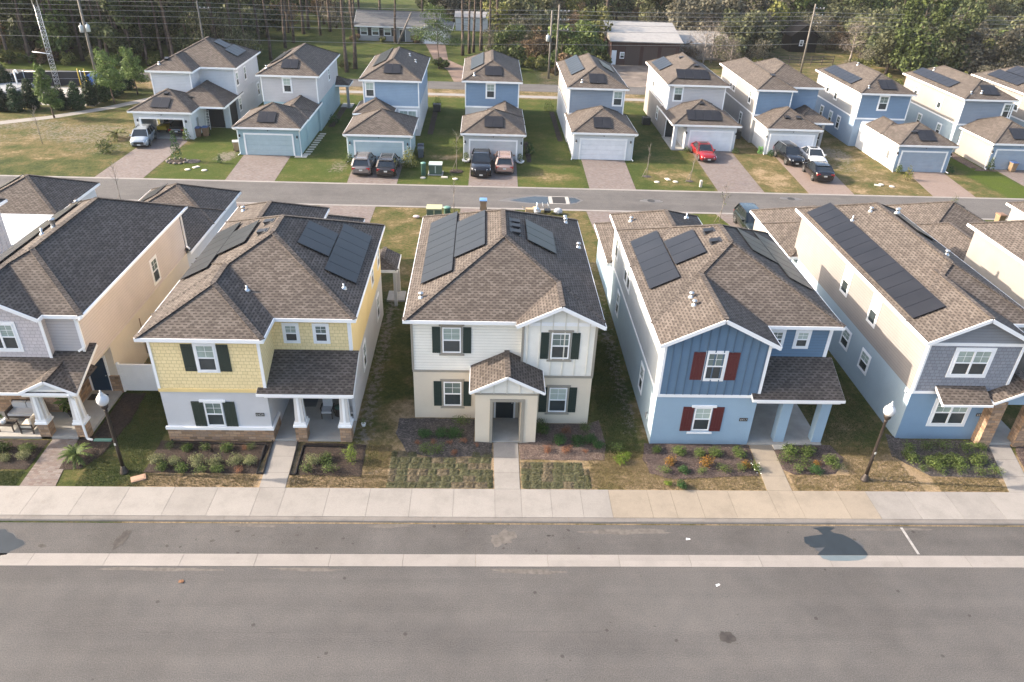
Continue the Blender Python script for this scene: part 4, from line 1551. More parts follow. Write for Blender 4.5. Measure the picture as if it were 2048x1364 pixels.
# ---------------------------------------------------------------- grey house (right)
def grey_house():
    r = thing("grey_house", "grey and blue two-storey house with paired windows and stone porch columns", "house", (25, 39, 0))
    b = MB(); b.box(21.95, 26.75, 30.6, 32.5, 0, 2.95); b.box(21.95, 28.35, 32.5, 47.8, 0, 2.95)
    b.obj("lower_wall", SIDE_ST, r, r)
    b = MB(); b.box(21.95, 26.75, 30.6, 32.5, 2.95, 6.0); b.box(21.95, 28.35, 32.5, 47.8, 2.95, 6.0)
    b.obj("upper_wall", lap("pale taupe lap siding", (0.225, 0.21, 0.20)), r, r)
    b = MB(); b.box(21.95, 26.75, 30.575, 30.6, 0, 2.92); b.obj("front_wall", stucco("cornflower blue stucco", (0.185, 0.29, 0.41)), r, r)
    b = MB(); b.box(21.95, 26.75, 30.57, 30.6, 3.07, 5.78); b.obj("front_siding", GRY_SH, r, r)
    b = MB(); b.poly([(21.9, 30.57, 5.95), (26.8, 30.57, 5.95), (24.3, 30.57, 7.25)]); b.obj("gable_siding", GRY_LAP, r, r)
    b = MB()
    b.box(21.92, 26.78, 30.53, 30.57, 2.92, 3.07); b.box(21.8, 26.9, 30.53, 30.57, 5.78, 5.95)
    b.box(21.92, 22.04, 30.54, 30.57, 3.07, 5.78); b.box(26.64, 26.78, 30.54, 30.57, 3.07, 5.78); b.box(21.92, 21.95, 30.57, 30.72, 3.0, 5.95)
    b.objs("trim", WHITE, r, r)
    s, f = MB(), MB()
    hip(s, f, 21.55, 28.65, 32.2, 48.15, 6.15)
    hip(s, f, 21.55, 27.0, 30.2, 35.6, 6.15, front='gable', back='open', lift=.004)
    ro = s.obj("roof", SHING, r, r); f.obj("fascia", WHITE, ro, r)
    window(r, (24.36, 30.57, 4.08), X, -Y, 1.75, 1.45, trim=.15, double=True)
    window(r, (24.36, 30.575, 1.0), X, -Y, 1.75, 1.5, trim=.15, double=True)
    # awning over the lower window
    s, f = MB(), MB()
    shed(s, f, 23.05, 25.6, 30.57, 29.55, 3.42, 2.95, fh=.13)
    a = s.obj("awning", SHING, r, r); f.obj("fascia", WHITE, a, r)
    plate(r, 25.79, 26.2, 30.575, 1.52, 1.70, "6411")
    # porch on the right with stone columns and a low gable
    b = MB()
    b.box(26.05, 26.68, 29.95, 30.57, 0, 2.85); b.obj("column", STONE, r, r)
    b = MB(); b.box(27.95, 28.55, 29.95, 30.5, 0, 2.85); b.obj("column", STONE, r, r)
    b = MB(); b.box(26.05, 28.6, 30.0, 30.4, 2.68, 2.98); b.poly([(25.9, 29.96, 2.98), (28.9, 29.96, 2.98), (27.4, 29.96, 3.7)]); b.obj("porch_beam", BLU_ST, r, r)
    b = MB(); b.box(26.76, 28.6, 30.1, 32.5, 0, 0.16); b.obj("porch_floor", CONC, r, r)
    s, f = MB(), MB(); hip(s, f, 25.7, 29.1, 29.65, 32.6, 3.02, front='gable', back='open', fh=.14)
    p = s.obj("porch_roof", SHING, r, r); f.obj("fascia", WHITE, p, r)
    front_door(r, 27.1, 28.0, 32.5, 0.16, 2.2)
    solar(r, 'L', (21.55, 6.15), 32.2, 46.8, 21.78, 23.23, 14, 1)
    solar(r, 'R', (28.65, 6.15), 41.0, 44.3, 27.5, 26.0, 3, 1)
    for x, y, z in ((24.46, 43.9, 7.61), (25.45, 42.7, 8.0), (28.2, 47.2, 6.38), (26.2, 37.9, 7.38)): pipe_vent(r, x, y, z, .2, .07, True)
    pipe_vent(r, 23.34, 43.7, 7.05, .35, .04)
    for y, z0, h in ((39.75, 3.95, 1.55), (36.0, 3.95, 1.55)): window(r, (21.948, y, z0), Y, -X, 0.85, h, trim=.09)
    for y in (44.6, 43.2, 38.0, 35.4): window(r, (21.948, y, 1.2), Y, -X, 0.95, 1.1, trim=.08)
    m = MB(); m.lathe((21.93, 31.0, 2.75), [(0.001, -.10), (.06, -.08), (.06, 0)], 10, axis=0); m.box(21.88, 21.95, 30.93, 31.07, 2.78, 2.95); m.obj("security_camera", WHITE, r, r)
    b = MB(); b.box(21.7, 28.0, 47.8, 55.4, 0, 2.9); b.obj("garage_wall", TAN_ST, r, r)
    s, f = MB(), MB()
    hip(s, f, 21.34, 28.3, 48.85, 55.8, 3.05); hip(s, f, 21.34, 25.5, 46.9, 53.0, 3.05, lift=.004)
    g = s.obj("garage_roof", SHING, r, r); f.obj("fascia", WHITE, g, r)
grey_house()

# ---------------------------------------------------------------- peach house (left) and its mirror twin at the far right
def peach_house(kx, name, label, sidel, sideu, full):
    """kx maps a local x (0 = side wall facing the yellow house, growing to the left) to the world"""
    def bx(b, x0, x1, *a):
        u, v = sorted((kx(x0), kx(x1)))
        b.box(u, v, *a)
    r = thing(name, label, "house", (kx(3.5), 39, 0))
    b = MB(); bx(b, 0, 6.9, 34.0, 45.7, 0, 2.95); bx(b, 1.6, 6.9, 32.0, 34.0, 0, 2.95)
    b.obj("lower_wall", sidel, r, r)
    b = MB(); bx(b, 0, 6.9, 31.9, 45.7, 2.95, 6.0); bx(b, 1.5, 6.9, 31.53, 31.9, 2.95, 6.0)
    b.obj("upper_wall", sideu, r, r)
    s, f = MB(), MB()
    x0, x1 = sorted((kx(-.45), kx(6.75)))
    hip(s, f, x0, x1, 31.55, 46.0, 6.15)
    g0, g1 = sorted((kx(1.35), kx(6.75)))
    hip(s, f, g0, g1, 31.15, 36.0, 6.15, front='gable', back='open', lift=.004)
    ro = s.obj("roof", SHING, r, r); f.obj("fascia", WHITE, ro, r)
    # rear wing and garage
    b = MB(); bx(b, 0, 3.4, 45.7, 51, 0, 2.9); bx(b, 0, 6.3, 51, 56.7, 0, 2.9)
    b.obj("garage_wall", WHT_ST, r, r)
    s, f = MB(), MB()
    x0, x1 = sorted((kx(-.35), kx(6.55)))
    hip(s, f, x0, x1, 50.2, 57.1, 3.2)
    x0, x1 = sorted((kx(-.35), kx(3.65)))
    hip(s, f, x0, x1, 45.5, 53.0, 3.2, front='open', lift=.004)
    g = s.obj("garage_roof", SHING, r, r); f.obj("fascia", WHITE, g, r)
    if not full:
        return r
    b = MB(); bx(b, 1.5, 6.9, 31.50, 31.53, 3.0, 6.0); b.poly([(kx(6.9), 31.5, 6.0), (kx(1.5), 31.5, 6.0), (kx(4.2), 31.5, 7.35)]); b.obj("bay_siding", MAU_SH, r, r)
    b = MB(); bx(b, 0, 1.5, 31.87, 31.9, 3.0, 6.0); b.obj("recess_siding", MAU_LAP, r, r)
    b = MB(); bx(b, 1.44, 1.58, 31.46, 31.5, 3.4, 6.0); bx(b, 0, .12, 31.84, 31.87, 3.6, 6.0); b.objs("trim", WHITE, r, r)
    window(r, (kx(3.55), 31.5, 4.25), X, -Y, 1.4, 1.4, trim=.14, double=True)
    # porch: deep floor, lean-to roof, small gable over the walk
    b = MB(); bx(b, -.02, 6.9, 29.9, 34.0, 0, 0.14); b.obj("porch_floor", CONC, r, r)
    s, f = MB(), MB()
    shed(s, f, kx(7.2), kx(-.35), 32.35, 29.58, 4.15, 3.02, sides=True)
    hip(s, f, kx(2.35), kx(-.33), 29.56, 31.9, 3.03, front='gable', back='open', fh=.13, sidef=False)
    p = s.obj("porch_roof", SHING, r, r); f.obj("fascia", WHITE, p, r)
    b = MB(); b.poly([(kx(2.3), 29.64, 2.92), (kx(-.28), 29.64, 2.92), (kx(-.28), 29.64, 3.02), (kx(1.0), 29.64, 3.62), (kx(2.3), 29.64, 3.02)]); b.box(kx(2.3), kx(-.1), 29.65, 29.95, 2.72, 2.95); b.obj("porch_gable", CRM_P, r, r)
    b = MB(); b.poly([(kx(1.4), 29.62, 3.18), (kx(.6), 29.62, 3.18), (kx(1.0), 29.62, 3.42)]); b.obj("gable_vent", GRY_ST, r, r)
    for x in (2.0, 0.2): column(r, kx(x), 30.15, 0.0, 2.74, w=.5)
    b = MB(); bx(b, 1.6, 6.9, 31.95, 32.0, 0.14, 1.15); bx(b, 1.55, 1.6, 32.0, 33.95, 0.14, 1.15); b.objs("stone_skirt", STONE, r, r)
    b = MB(); bx(b, -.05, .45, 33.92, 34.0, 0, 1.1); bx(b, -.06, 0, 34.0, 34.45, 0, 1.1); b.objs("stone_skirt", STONE, r, r)
    front_door(r, kx(1.45), kx(.5), 34.0, 0.14, 2.25, plain("navy door paint", (0.015, 0.04, 0.075), .4))
    window(r, (kx(4.3), 32.0, 1.35), X, -Y, 1.9, 1.2, trim=.12, double=True)
    downspout(r, [(kx(.02), 29.5, 2.95), (kx(.02), 29.75, 2.6), (kx(.0), 29.83, 2.5), (kx(-.02), 29.82, .12), (kx(-.3), 29.75, .08)])
    downspout(r, [(kx(-.42), 31.45, 6.0), (kx(-.06), 31.8, 5.7), (kx(-.06), 31.8, 4.25), (kx(.2), 31.6, 4.1)])
    downspout(r, [(kx(-.42), 45.9, 6.0), (kx(-.06), 45.8, 5.6), (kx(-.06), 45.8, 3.45), (kx(-.3), 45.6, 3.35)])
    b = MB(); b.box(kx(0) + .42, kx(0) + .55, 31.5, 46.0, 6.02, 6.14)
    b.obj("gutter", WHITE, r, r)
    window(r, (kx(0) + .002, 40.85, 3.35), -Y, X, 0.85, 1.45, trim=.09)
    b = MB(); bx(b, -.03, 0, 31.9, 45.7, 2.93, 3.02); b.obj("band", PCH_ST, r, r)
    solar(r, 'L', (-26.25, 6.15), 33.6, 43.9, -25.9, -24.3, 10, 1)
    pipe_vent(r, -23.5, 38.9, 7.5, .45, .12, True); pipe_vent(r, -23.85, 38.3, 7.35, .35, .06); pipe_vent(r, -25.6, 45.5, 6.3, .2, .07, True)
    solar(r, 'L', (-25.95, 3.2), 52.9, 55.4, -25.4, -23.9, 3, 1)
    b = MB(); b.tube((kx(-.03), 37.6, .3), (kx(-.03), 37.6, 2.6), .035, .035, 6); b.obj("conduit", plain("brown conduit", (.2, .15, .12), .6), r, r)
    return r
peach_house(lambda x: -19.5 - x, "peach_house", "peach-sided house with a furnished porch, left of the white vinyl fence", PCH_ST, PCH_LAP, True)
peach_house(lambda x: 32.95 + x, "white_house", "plain white two-storey house at the right edge beyond the grey house", TAN_ST, TAN_ST, False)

def far_left_house():
    r = thing("grey_clad_house", "grey house corner cut by the left edge of the picture", "house", (-33, 40, 0))
    b = MB(); b.box(-37.5, -31.0, 32, 46.2, 0, 6.0); b.obj("wall", TAN_LAP, r, r)
    b = MB()
    y = 32.3
    while y < 46.2:
        b.box(-31.0, -30.975, y, y + .05, 3.0, 6.0); y += .45
    b.obj("batten", TAN_LAP, r, r)
    s, f = MB(), MB(); hip(s, f, -37.9, -30.6, 31.6, 46.6, 6.15); g = s.obj("roof", SHING, r, r); f.obj("fascia", WHITE, g, r)
    b = MB(); b.box(-36.9, -30.9, 46.2, 58.0, 0, 3.1); b.obj("garage_wall", WHT_ST, r, r)
    s, f = MB(), MB(); hip(s, f, -37.3, -30.6, 51.4, 58.3, 3.2); g = s.obj("garage_roof", SHING, r, r); f.obj("fascia", WHITE, g, r)
    solar(r, 'L', (-37.3, 3.2), 54.2, 57.0, -36.9, -35.4, 3, 1)
far_left_house()
def far_right_garage():
    r = thing("white_garage", "white garage with a brown roof at the right edge of the picture", "garage", (47, 55, 0))
    b = MB(); b.box(44.3, 51, 47, 58.1, 0, 3.1); b.obj("wall", TAN_ST, r, r)
    s, f = MB(), MB(); hip(s, f, 44.0, 51.3, 46.6, 58.5, 3.2); g = s.obj("roof", SHING, r, r); f.obj("fascia", WHITE, g, r)
far_right_garage()
# ================================================================ FAR ROW OF HOUSES
def far_house(label, hx, hy, up, low, front_up, garage, gwall, gdoor, wing=None, wins=(), lows=(), sol=(), band=True, sidel=(), sider=(), vents=(), lamps=True):
    """hx, hy: eaves of the two-storey block; garage: (x0, x1, y0, y1) eaves of the garage roof; wing: eaves of the link roof"""
    x0, x1 = hx
    y0, y1 = hy
    i = .36
    r = thing("detached_house", label, "house", ((x0 + x1) / 2, (y0 + y1) / 2, 0))
    b = MB(); b.box(x0 + i, x1 - i, y0 + i, y1 - i, 0, 3.15); b.obj("lower_wall", low, r, r)
    b = MB(); b.box(x0 + i, x1 - i, y0 + i, y1 - i, 3.15, 5.97); b.obj("upper_wall", up, r, r)
    b = MB(); b.box(x0 + i + .02, x1 - i - .02, y0 + i - .02, y0 + i, 3.2, 5.97); b.obj("rear_siding", front_up, r, r)
    b = MB()
    for xx in (x0 + i - .025, x1 - i - .09): b.box(xx, xx + .115, y0 + i - .045, y0 + i - .02, 3.15, 5.97)
    b.box(x0 + i - .025, x0 + i, y0 + i - .02, y0 + i + .1, 3.15, 5.97)
    if band:
        b.box(x0 + i - .02, x1 - i + .02, y0 + i - .05, y0 + i - .02, 3.12, 3.3); b.box(x0 + i - .025, x0 + i, y0 + i, y1 - i, 3.12, 3.27)
    b.objs("trim", WHITE, r, r)
    s, f = MB(), MB(); hip(s, f, x0, x1, y0, y1, 6.1); ro = s.obj("roof", SHING, r, r); f.obj("fascia", WHITE, ro, r)
    for xc, z0, w, h in wins: window(r, (xc, y0 + i - .02, z0), X, -Y, w, h, trim=.11)
    for xc, z0, w, h in lows: window(r, (xc, y0 + i, z0), X, -Y, w, h, trim=.11, double=True)
    for y, z0, h in sidel: window(r, (x0 + i - .001, y, z0), Y, -X, .85, h, trim=.1)
    for y, z0, h in sider: window(r, (x1 - i + .001, y, z0), -Y, X, .85, h, trim=.1)
    if garage:
        g0, g1, gy0, gy1 = garage
        b = MB(); b.box(g0 + i, g1 - i, gy0 + i, gy1 - i, 0, 2.85)
        if wing: b.box(wing[0] + i, wing[1] - i, wing[2] + i, y0 + i + .1, 0, 2.84)
        b.obj("garage_wall", gwall, r, r)
        s, f = MB(), MB(); hip(s, f, g0, g1, gy0, gy1, 2.95)
        if wing: hip(s, f, wing[0], wing[1], wing[2], wing[3], 2.95, lift=.004, back='open')
        gr = s.obj("garage_roof", SHING, r, r); f.obj("fascia", WHITE, gr, r)
        c = (g0 + g1) / 2
        for xx, sg in ((g0 + i - .06, -1), (g1 - i + .06, 1)):
            downspout(r, [(xx - sg * .02 + sg * .25, gy0 + .1, 2.72), (xx, gy0 + i + .12, 2.5), (xx, gy0 + i + .12, .12), (xx + sg * .1, gy0 + i - .35, .06)])
        if gdoor is not None:
            garage_door(r, c - 2.36, c + 2.36, gy0 + i, 0.03, 2.12, gdoor)
        if lamps:
            for s_ in (-1, 1): wall_lamp(r, c + s_ * 2.9, gy0 + i, 2.0)
            m = MB(); m.lathe((c, gy0 + i - .02, 2.56), [(.001, -.06), (.05, -.05), (.05, 0)], 8, axis=1); m.obj("camera", BLACK, r, r)
    for spec in sol: solar(r, *spec)
    for v in vents: pipe_vent(r, *v, .22, .06, True)
    return r

GD_W = plain("white garage door paint", (0.66, 0.68, 0.71), .5)
GD_B = plain("pale blue garage door paint", (0.34, 0.44, 0.48), .5)
GD_G = plain("grey garage door paint", (0.42, 0.44, 0.46), .5)
GD_S = plain("slate garage door paint", (0.27, 0.33, 0.40), .5)

# H2 grey upper floor, sky blue garage
r = far_house("pale grey house whose sky blue garage has two solar panels on its roof", (-25.15, -18.3), (85.95, 99.45), TAN_LAP, SKY_ST, TAN_LAP, (-25.45, -18.6, 76.35, 83.2), SKY_ST, GD_B, wing=(-22.6, -18.55, 80.0, 87.6),
    wins=[(-21.95, 4.25, .85, 1.5)], sol=[('F', (85.95, 6.1), -22.6, -20.8, 86.95, 88.35, 2, 1), ('F', (76.35, 2.95), -23.1, -21.3, 76.95, 78.4, 2, 1), ('L', (-25.15, 6.1), 90.2, 96.4, -24.8, -23.2, 6, 1)], sider=[(93.3, 4.2, 1.3)], vents=[(-24.2, 87.0, 6.6)], band=False)
b = MB(); b.box(-18.3, -16.9, 97.2, 99.3, 0, .1); b.obj("porch_floor", CONC, r, r)
s, f = MB(), MB(); hip(s, f, -20.2, -16.9, 96.6, 99.6, 2.9, axis='x'); g = s.obj("porch_roof", SHING, r, r); f.obj("fascia", WHITE, g, r)
b = MB(); b.box(-17.4, -17.1, 97, 97.3, 0, 2.8); b.obj("porch_post", LGR_ST, r, r)
# H3 blue lap, small roof beside the garage
r = far_house("mid blue house behind the two parked sport utility vehicles", (-13.8, -6.95), (85.0, 99.0), SKY_LAP, WHT_ST, SKY_LAP, (-14.1, -7.15, 74.8, 81.8), SKY_ST, GD_B,
    wins=[(-12.7, 4.25, .9, 1.5)], lows=[(-8.6, .9, 1.9, 1.9)], sol=[('F', (85.0, 6.1), -11.2, -9.35, 85.95, 87.4, 2, 1), ('L', (-13.8, 6.1), 88.9, 97.0, -12.75, -11.2, 8, 1)], vents=[(-8.2, 92.4, 6.7), (-9.0, 94, 7.1)])
b = MB(); b.box(-14.0, -10.2, 81.4, 85.4, 0, 2.84); b.obj("link_wall", SKY_ST, r, r)
s, f = MB(), MB(); hip(s, f, -14.3, -9.9, 82.6, 88, 3.05, back='open'); g = s.obj("link_roof", SHING, r, r); f.obj("fascia", WHITE, g, r)
# H4
far_house("denim blue house behind the black pickup", (-2.55, 4.2), (85.95, 99.1), DEN_LAP, LG4_ST, DEN_LAP, (-2.4, 4.3, 76.2, 83.2), LG4_ST, GD_G, wing=(0.25, 4.28, 80.0, 86.7),
    wins=[(.65, 4.25, .9, 1.5)], sol=[('F', (85.95, 6.1), -.02, 1.9, 86.75, 88.2, 2, 1), ('L', (-2.55, 6.1), 89.1, 96.3, -1.65, -.15, 7, 1), ('F', (76.2, 2.95), 0.0, 1.95, 77.0, 78.5, 2, 1)], vents=[(-1.2, 86.8, 6.5)])
# H5
far_house("grey blue house whose plain white garage stands at an empty driveway", (9.0, 15.85), (84.0, 98.5), OFF_LAP, WHT_ST, GBL_LAP, (9.1, 16.1, 77.6, 85.6), WHT_ST, GD_W,
    wins=[(14.75, 4.25, .95, 1.5)], sol=[('F', (84.0, 6.1), 11.5, 13.3, 84.65, 86.1, 2, 1), ('L', (9.0, 6.1), 88.1, 96.8, 9.85, 11.3, 8, 1), ('F', (77.6, 2.95), 11.5, 13.4, 78.2, 79.7, 2, 1), ('R', (15.85, 6.1), 90.0, 94.0, 15.0, 13.6, 4, 1)], sidel=[(91.1, 3.9, .8)], vents=[(10.7, 84.9, 6.5)])
# H6 wide link porch at the left of the garage
r = far_house("pale house with three solar panels behind the red sedan", (20.75, 28.0), (87.1, 100.6), TAN_LAP, TAN_ST, TAN_LAP, None, WHT_ST, None,
    wins=[(22.2, 4.25, .95, 1.5)], sol=[('F', (87.1, 6.1), 22.0, 25.7, 87.95, 89.45, 4, 1), ('F', (81.9, 2.95), 22.45, 26.2, 82.5, 84.0, 4, 1), ('L', (20.75, 6.1), 93.6, 98.7, 21.1, 22.6, 5, 1)], sidel=[(96.0, 3.9, 1.4), (92.0, 1.0, 1.4)], lamps=False)
b = MB(); b.box(22.45, 28.04, 82.26, 87.6, 0, 2.85); b.obj("garage_wall", WHT_ST, r, r)
b = MB(); b.box(21.0, 22.45, 82.2, 87.6, 0, .08); b.obj("porch_floor", CONC, r, r)
b = MB(); b.box(21.0, 21.38, 82.2, 82.58, .08, 2.8); b.obj("porch_post", WHT_ST, r, r)
s, f = MB(), MB(); hip(s, f, 20.7, 28.4, 81.9, 89.6, 2.95); g = s.obj("garage_roof", SHING, r, r); f.obj("fascia", WHITE, g, r)
front_door(r, 21.3, 22.2, 87.45, .08, 2.1)
garage_door(r, 22.95, 27.6, 82.26, .03, 2.12, GD_W)
for x in (22.45, 28.0): wall_lamp(r, x, 82.26, 2.0)
vent_box(r, 24.5, 90.2, 7.65, 0, -1); vent_box(r, 23.9, 95, 7.67, -1, 0); vent_box(r, 24.4, 85.1, 4.55, 0, -1)
# H7
r = far_house("blue house behind the black and white cars, its garage roof without solar panels", (30.6, 35.3), (85.7, 101.2), OFF_LAP, LGR_ST, DEN_LAP, (31.0, 37.3, 81.2, 88.0), WHT_ST, GD_W,
    sidel=[(96.1, 4.0, 1.4), (94.8, 4.0, 1.4), (88.4, 4.0, 1.4), (90.4, 1.0, 1.4)])
b = MB(); b.box(34.9, 38.7, 88.0, 98, 0, 5.96); b.obj("side_wall", DEN_LAP, r, r)
s, f = MB(), MB(); hip(s, f, 31.5, 39.1, 87.6, 98.6, 6.1, lift=.01); hip(s, f, 35.2, 39.6, 84.2, 90, 2.95, back='open', lift=.006)
g = s.obj("side_roof", SHING, r, r); f.obj("fascia", WHITE, g, r)
b = MB(); b.box(38.6, 38.9, 84.6, 84.9, 0, 2.8); b.obj("porch_post", LGR_ST, r, r)
vent_box(r, 33.0, 88.1, 7.2, 0, -1)
for x in (33.6, 34.9): vent_box(r, x, 82.9, 3.8, 0, -1)
# H8
r = far_house("dark blue house with a band between the storeys and a white-sided garage", (42.4, 48.95), (85.4, 98.8), LGR_ST, DBL_ST, DEN_LAP, (43.3, 49.75, 76.1, 82.6), WHT_ST, GD_S, wing=(43.2, 47.0, 80.0, 84.2),
    wins=[(45.5, 4.25, 1.0, 1.5)], lows=[(44.7, 1.35, 1.9, 1.5)], sol=[('F', (85.4, 6.1), 44.95, 46.75, 86.0, 87.5, 2, 1), ('L', (42.4, 6.1), 89.0, 97.2, 42.75, 44.0, 8, 1), ('F', (76.1, 2.95), 45.75, 47.5, 76.65, 78.15, 2, 1)], sidel=[(94.7, 4.2, 1.1), (92.1, 3.9, 1.5), (95, 1.0, 1.4), (92.2, 1.0, 1.4), (89.8, 1.0, 1.4)], vents=[(43.6, 86.3, 6.5), (45.4, 94, 7.6)])
b = MB(); b.box(43.64, 44.0, 76.44, 76.456, 0, 2.85); b.box(49.05, 49.39, 76.44, 76.456, 0, 2.85); b.box(44.0, 49.05, 76.44, 76.456, 2.28, 2.85); b.obj("front_wall", DBL_ST, r, r)
b = MB(); b.box(43.60, 43.64, 78.0, 78.5, .9, 1.7); b.tube((43.62, 78.2, 1.7), (43.62, 78.2, 2.8), .03, .03, 6); b.obj("meter_box", METAL, r, r)
vent_box(r, 45.5, 77.9, 3.86, -1, 0)
# H9
r = far_house("grey house whose garage drive has two tan wheeled bins", (53.6, 59.85), (83.9, 98.2), TAN_ST, SIDE_ST, GBL_LAP, (54.4, 61.0, 77.6, 86.0), TAN_ST, GD_S,
    wins=[(59.2, 4.1, 1.0, 1.5)], sol=[('F', (83.9, 6.1), 56.1, 57.85, 84.55, 86.05, 2, 1), ('L', (53.6, 6.1), 88.3, 97.0, 54.1, 55.3, 8, 1), ('F', (77.6, 2.95), 56.8, 58.7, 78.15, 79.7, 2, 1)], sidel=[(94.6, 4.2, 1.0), (88.9, 3.9, 1.4), (92.1, 1.0, 1.4), (87.5, 1.0, 1.4)], vents=[(54.7, 84.8, 6.5), (55.9, 84.8, 6.6), (55.6, 95, 7.1)])
b = MB(); b.box(54.78, 55.18, 77.935, 77.958, 0, 2.85); b.box(60.22, 60.62, 77.935, 77.958, 0, 2.85); b.box(55.18, 60.22, 77.935, 77.958, 2.28, 2.85); b.obj("front_wall", DBL_ST, r, r)
window(r, (54.758, 84.5, 1.0), Y, -X, .85, 1.4, trim=.1)
# H10
far_house("warm white house cut by the right edge, its solar array stepped", (63.0, 70.0), (84.0, 98.9), TAN_ST, SIDE_ST, GBL_LAP, (64.3, 71.0, 79.0, 88), TAN_ST, GD_S,
    sol=[('L', (63.0, 6.1), 90.3, 96.6, 63.6, 64.95, 6, 1), ('L', (63.0, 6.1), 88.5, 95.4, 65.0, 66.3, 6, 1)], sidel=[(95, 4.2, 1.0), (88.9, 3.9, 1.4), (90, 1.0, 1.4)])

# H1 white, open garage, dark screened porch
def open_garage_house():
    r = thing("open_garage_house", "white two-storey house with its garage open and a black screened porch", "house", (-33, 92, 0))
    i = .36
    b = MB(); b.box(-36.95, -32.6, 86.8, 89.5, 0, 5.97); b.box(-36.95, -28.6, 89.5, 99.2, 0, 5.97)
    b.obj("wall", WHT_LAP, r, r)
    b = MB(); b.box(-28.6, -28.575, 89.5, 99.2, 0, 3.1); b.obj("side_wall", WHT_ST, r, r)
    s, f = MB(), MB(); hip(s, f, -37.3, -28.2, 89.1, 99.6, 6.1); hip(s, f, -37.3, -32.2, 86.45, 93.5, 6.1, lift=.004)
    ro = s.obj("roof", SHING, r, r); f.obj("fascia", WHITE, ro, r)
    b = MB()
    for x in (-36.97, -32.7, -28.7): b.box(x, x + .12, 86.77 if x < -30 else 89.47, 86.8 if x < -30 else 89.5, 3.2, 5.97)
    b.objs("trim", WHITE, r, r)
    # garage shell with the door up
    b = MB()
    b.box(-37.5, -37.3, 81.7, 87.0, 0, 2.85); b.box(-31.7, -31.5, 81.7, 87.0, 0, 2.85)
    b.box(-37.3, -36.75, 81.7, 81.9, 0, 2.85); b.box(-32.35, -31.7, 81.7, 81.9, 0, 2.85); b.box(-36.75, -32.35, 81.7, 81.9, 2.1, 2.85)
    b.obj("garage_wall", WHT_ST, r, r)
    b = MB(); b.box(-37.3, -31.7, 81.7, 86.8, 0, .03); b.obj("garage_floor", CONC, r, r)
    b = MB(); b.box(-36.9, -36.75, 81.64, 81.7, 0, 2.26); b.box(-32.35, -32.2, 81.64, 81.7, 0, 2.26); b.box(-36.75, -32.35, 81.64, 81.7, 2.1, 2.26); b.obj("door_frame", WHITE, r, r)
    s, f = MB(), MB(); hip(s, f, -37.85, -31.15, 81.35, 88.05, 2.95); hip(s, f, -35, -28.5, 84.0, 91.5, 2.95, lift=.004, back='open')
    g = s.obj("garage_roof", SHING, r, r); f.obj("fascia", WHITE, g, r)
    b = MB(); b.box(-31.4, -29.6, 86.6, 86.63, 0.05, 2.7); b.box(-28.93, -28.9, 86.9, 89.4, .05, 2.7); b.obj("screen", plain("black insect screen", (.012, .012, .014), .7), r, r)
    b = MB(); b.box(-29.5, -28.85, 86.5, 86.85, 0, 2.8); b.obj("porch_post", WHT_ST, r, r)
    b = MB(); b.box(-31.5, -28.85, 86.6, 89.5, 0, .04); b.obj("porch_floor", CONC, r, r)
    for x in (-37.1, -32.0): wall_lamp(r, x, 81.7, 1.95)
    m = MB(); m.lathe((-34.5, 81.68, 2.55), [(.001, -.06), (.05, -.05), (.05, 0)], 8, axis=1); m.obj("camera", BLACK, r, r)
    b = MB(); b.box(-31.5, -31.4, 83.2, 83.7, 1.0, 1.9); b.obj("meter_box", METAL, r, r)
    for y, z in ((93.3, 4.0), (90.1, 4.0), (97.9, 1.2), (89.9, 1.2)): window(r, (-28.57, y, z), -Y, X, .85, 1.4, trim=.1)
    solar(r, 'F', (81.35, 2.95), -35.6, -33.7, 81.85, 83.3, 2, 1)
    solar(r, 'R', (-28.2, 6.1), 93.0, 96.7, -29.1, -30.5, 4, 1); solar(r, 'R', (-28.2, 6.1), 93.9, 95.9, -30.55, -31.9, 2, 1)
    vent_box(r, -34.4, 84.0, 4.28, 0, -1); vent_box(r, -32.4, 85.4, 3.6, 1, 0); vent_box(r, -35.4, 88.3, 7.05, 0, -1); pipe_vent(r, -36.0, 87.4, 6.6, .2, .06, True)
open_garage_house()
# ================================================================ VEGETATION
BARK = plain("grey brown bark", (0.055, 0.042, 0.033), 0.95, var=0.35, vscale=3)
BARK_P = plain("pine bark", (0.085, 0.062, 0.048), 0.95, var=0.4, vscale=3)
BARK_W = plain("pale dead wood", (0.20, 0.175, 0.15), 0.9, var=0.3, vscale=3)
L_OAK = leaf("grey olive oak foliage", (0.0383, 0.0465, 0.0210), (0.1548, 0.1628, 0.0783))
L_MOSS = leaf("grey mossy foliage", (0.0440, 0.0419, 0.0290), (0.1486, 0.1383, 0.0951))
L_GRN = leaf("mid green foliage", (0.0287, 0.0489, 0.0144), (0.1222, 0.1610, 0.0431))
L_YEL = leaf("yellow green foliage", (0.0525, 0.0656, 0.0158), (0.1969, 0.1969, 0.0551))
L_BRN = leaf("brown autumn foliage", (0.0648, 0.0454, 0.0276), (0.2106, 0.1426, 0.0778))
L_DRK = leaf("dark woods foliage", (0.0204, 0.0326, 0.0143), (0.0979, 0.1183, 0.0449))
L_PIN = leaf("pine needles", (0.0372, 0.0676, 0.0203), (0.1436, 0.2113, 0.0541))
L_JUN = leaf("juniper foliage", (0.0106, 0.0238, 0.0106), (0.0291, 0.0595, 0.0238))
L_RED = leaf("rusty red foliage", (0.06, 0.022, 0.016), (0.17, 0.055, 0.035))
L_TWIG = leaf("bare grey twigs", (0.0733, 0.0604, 0.0483), (0.1639, 0.1424, 0.1207), trans=0.0)
L_SHR = leaf("shrub foliage", (0.0272, 0.0510, 0.0136), (0.1275, 0.1785, 0.0442), objvar=0.2)
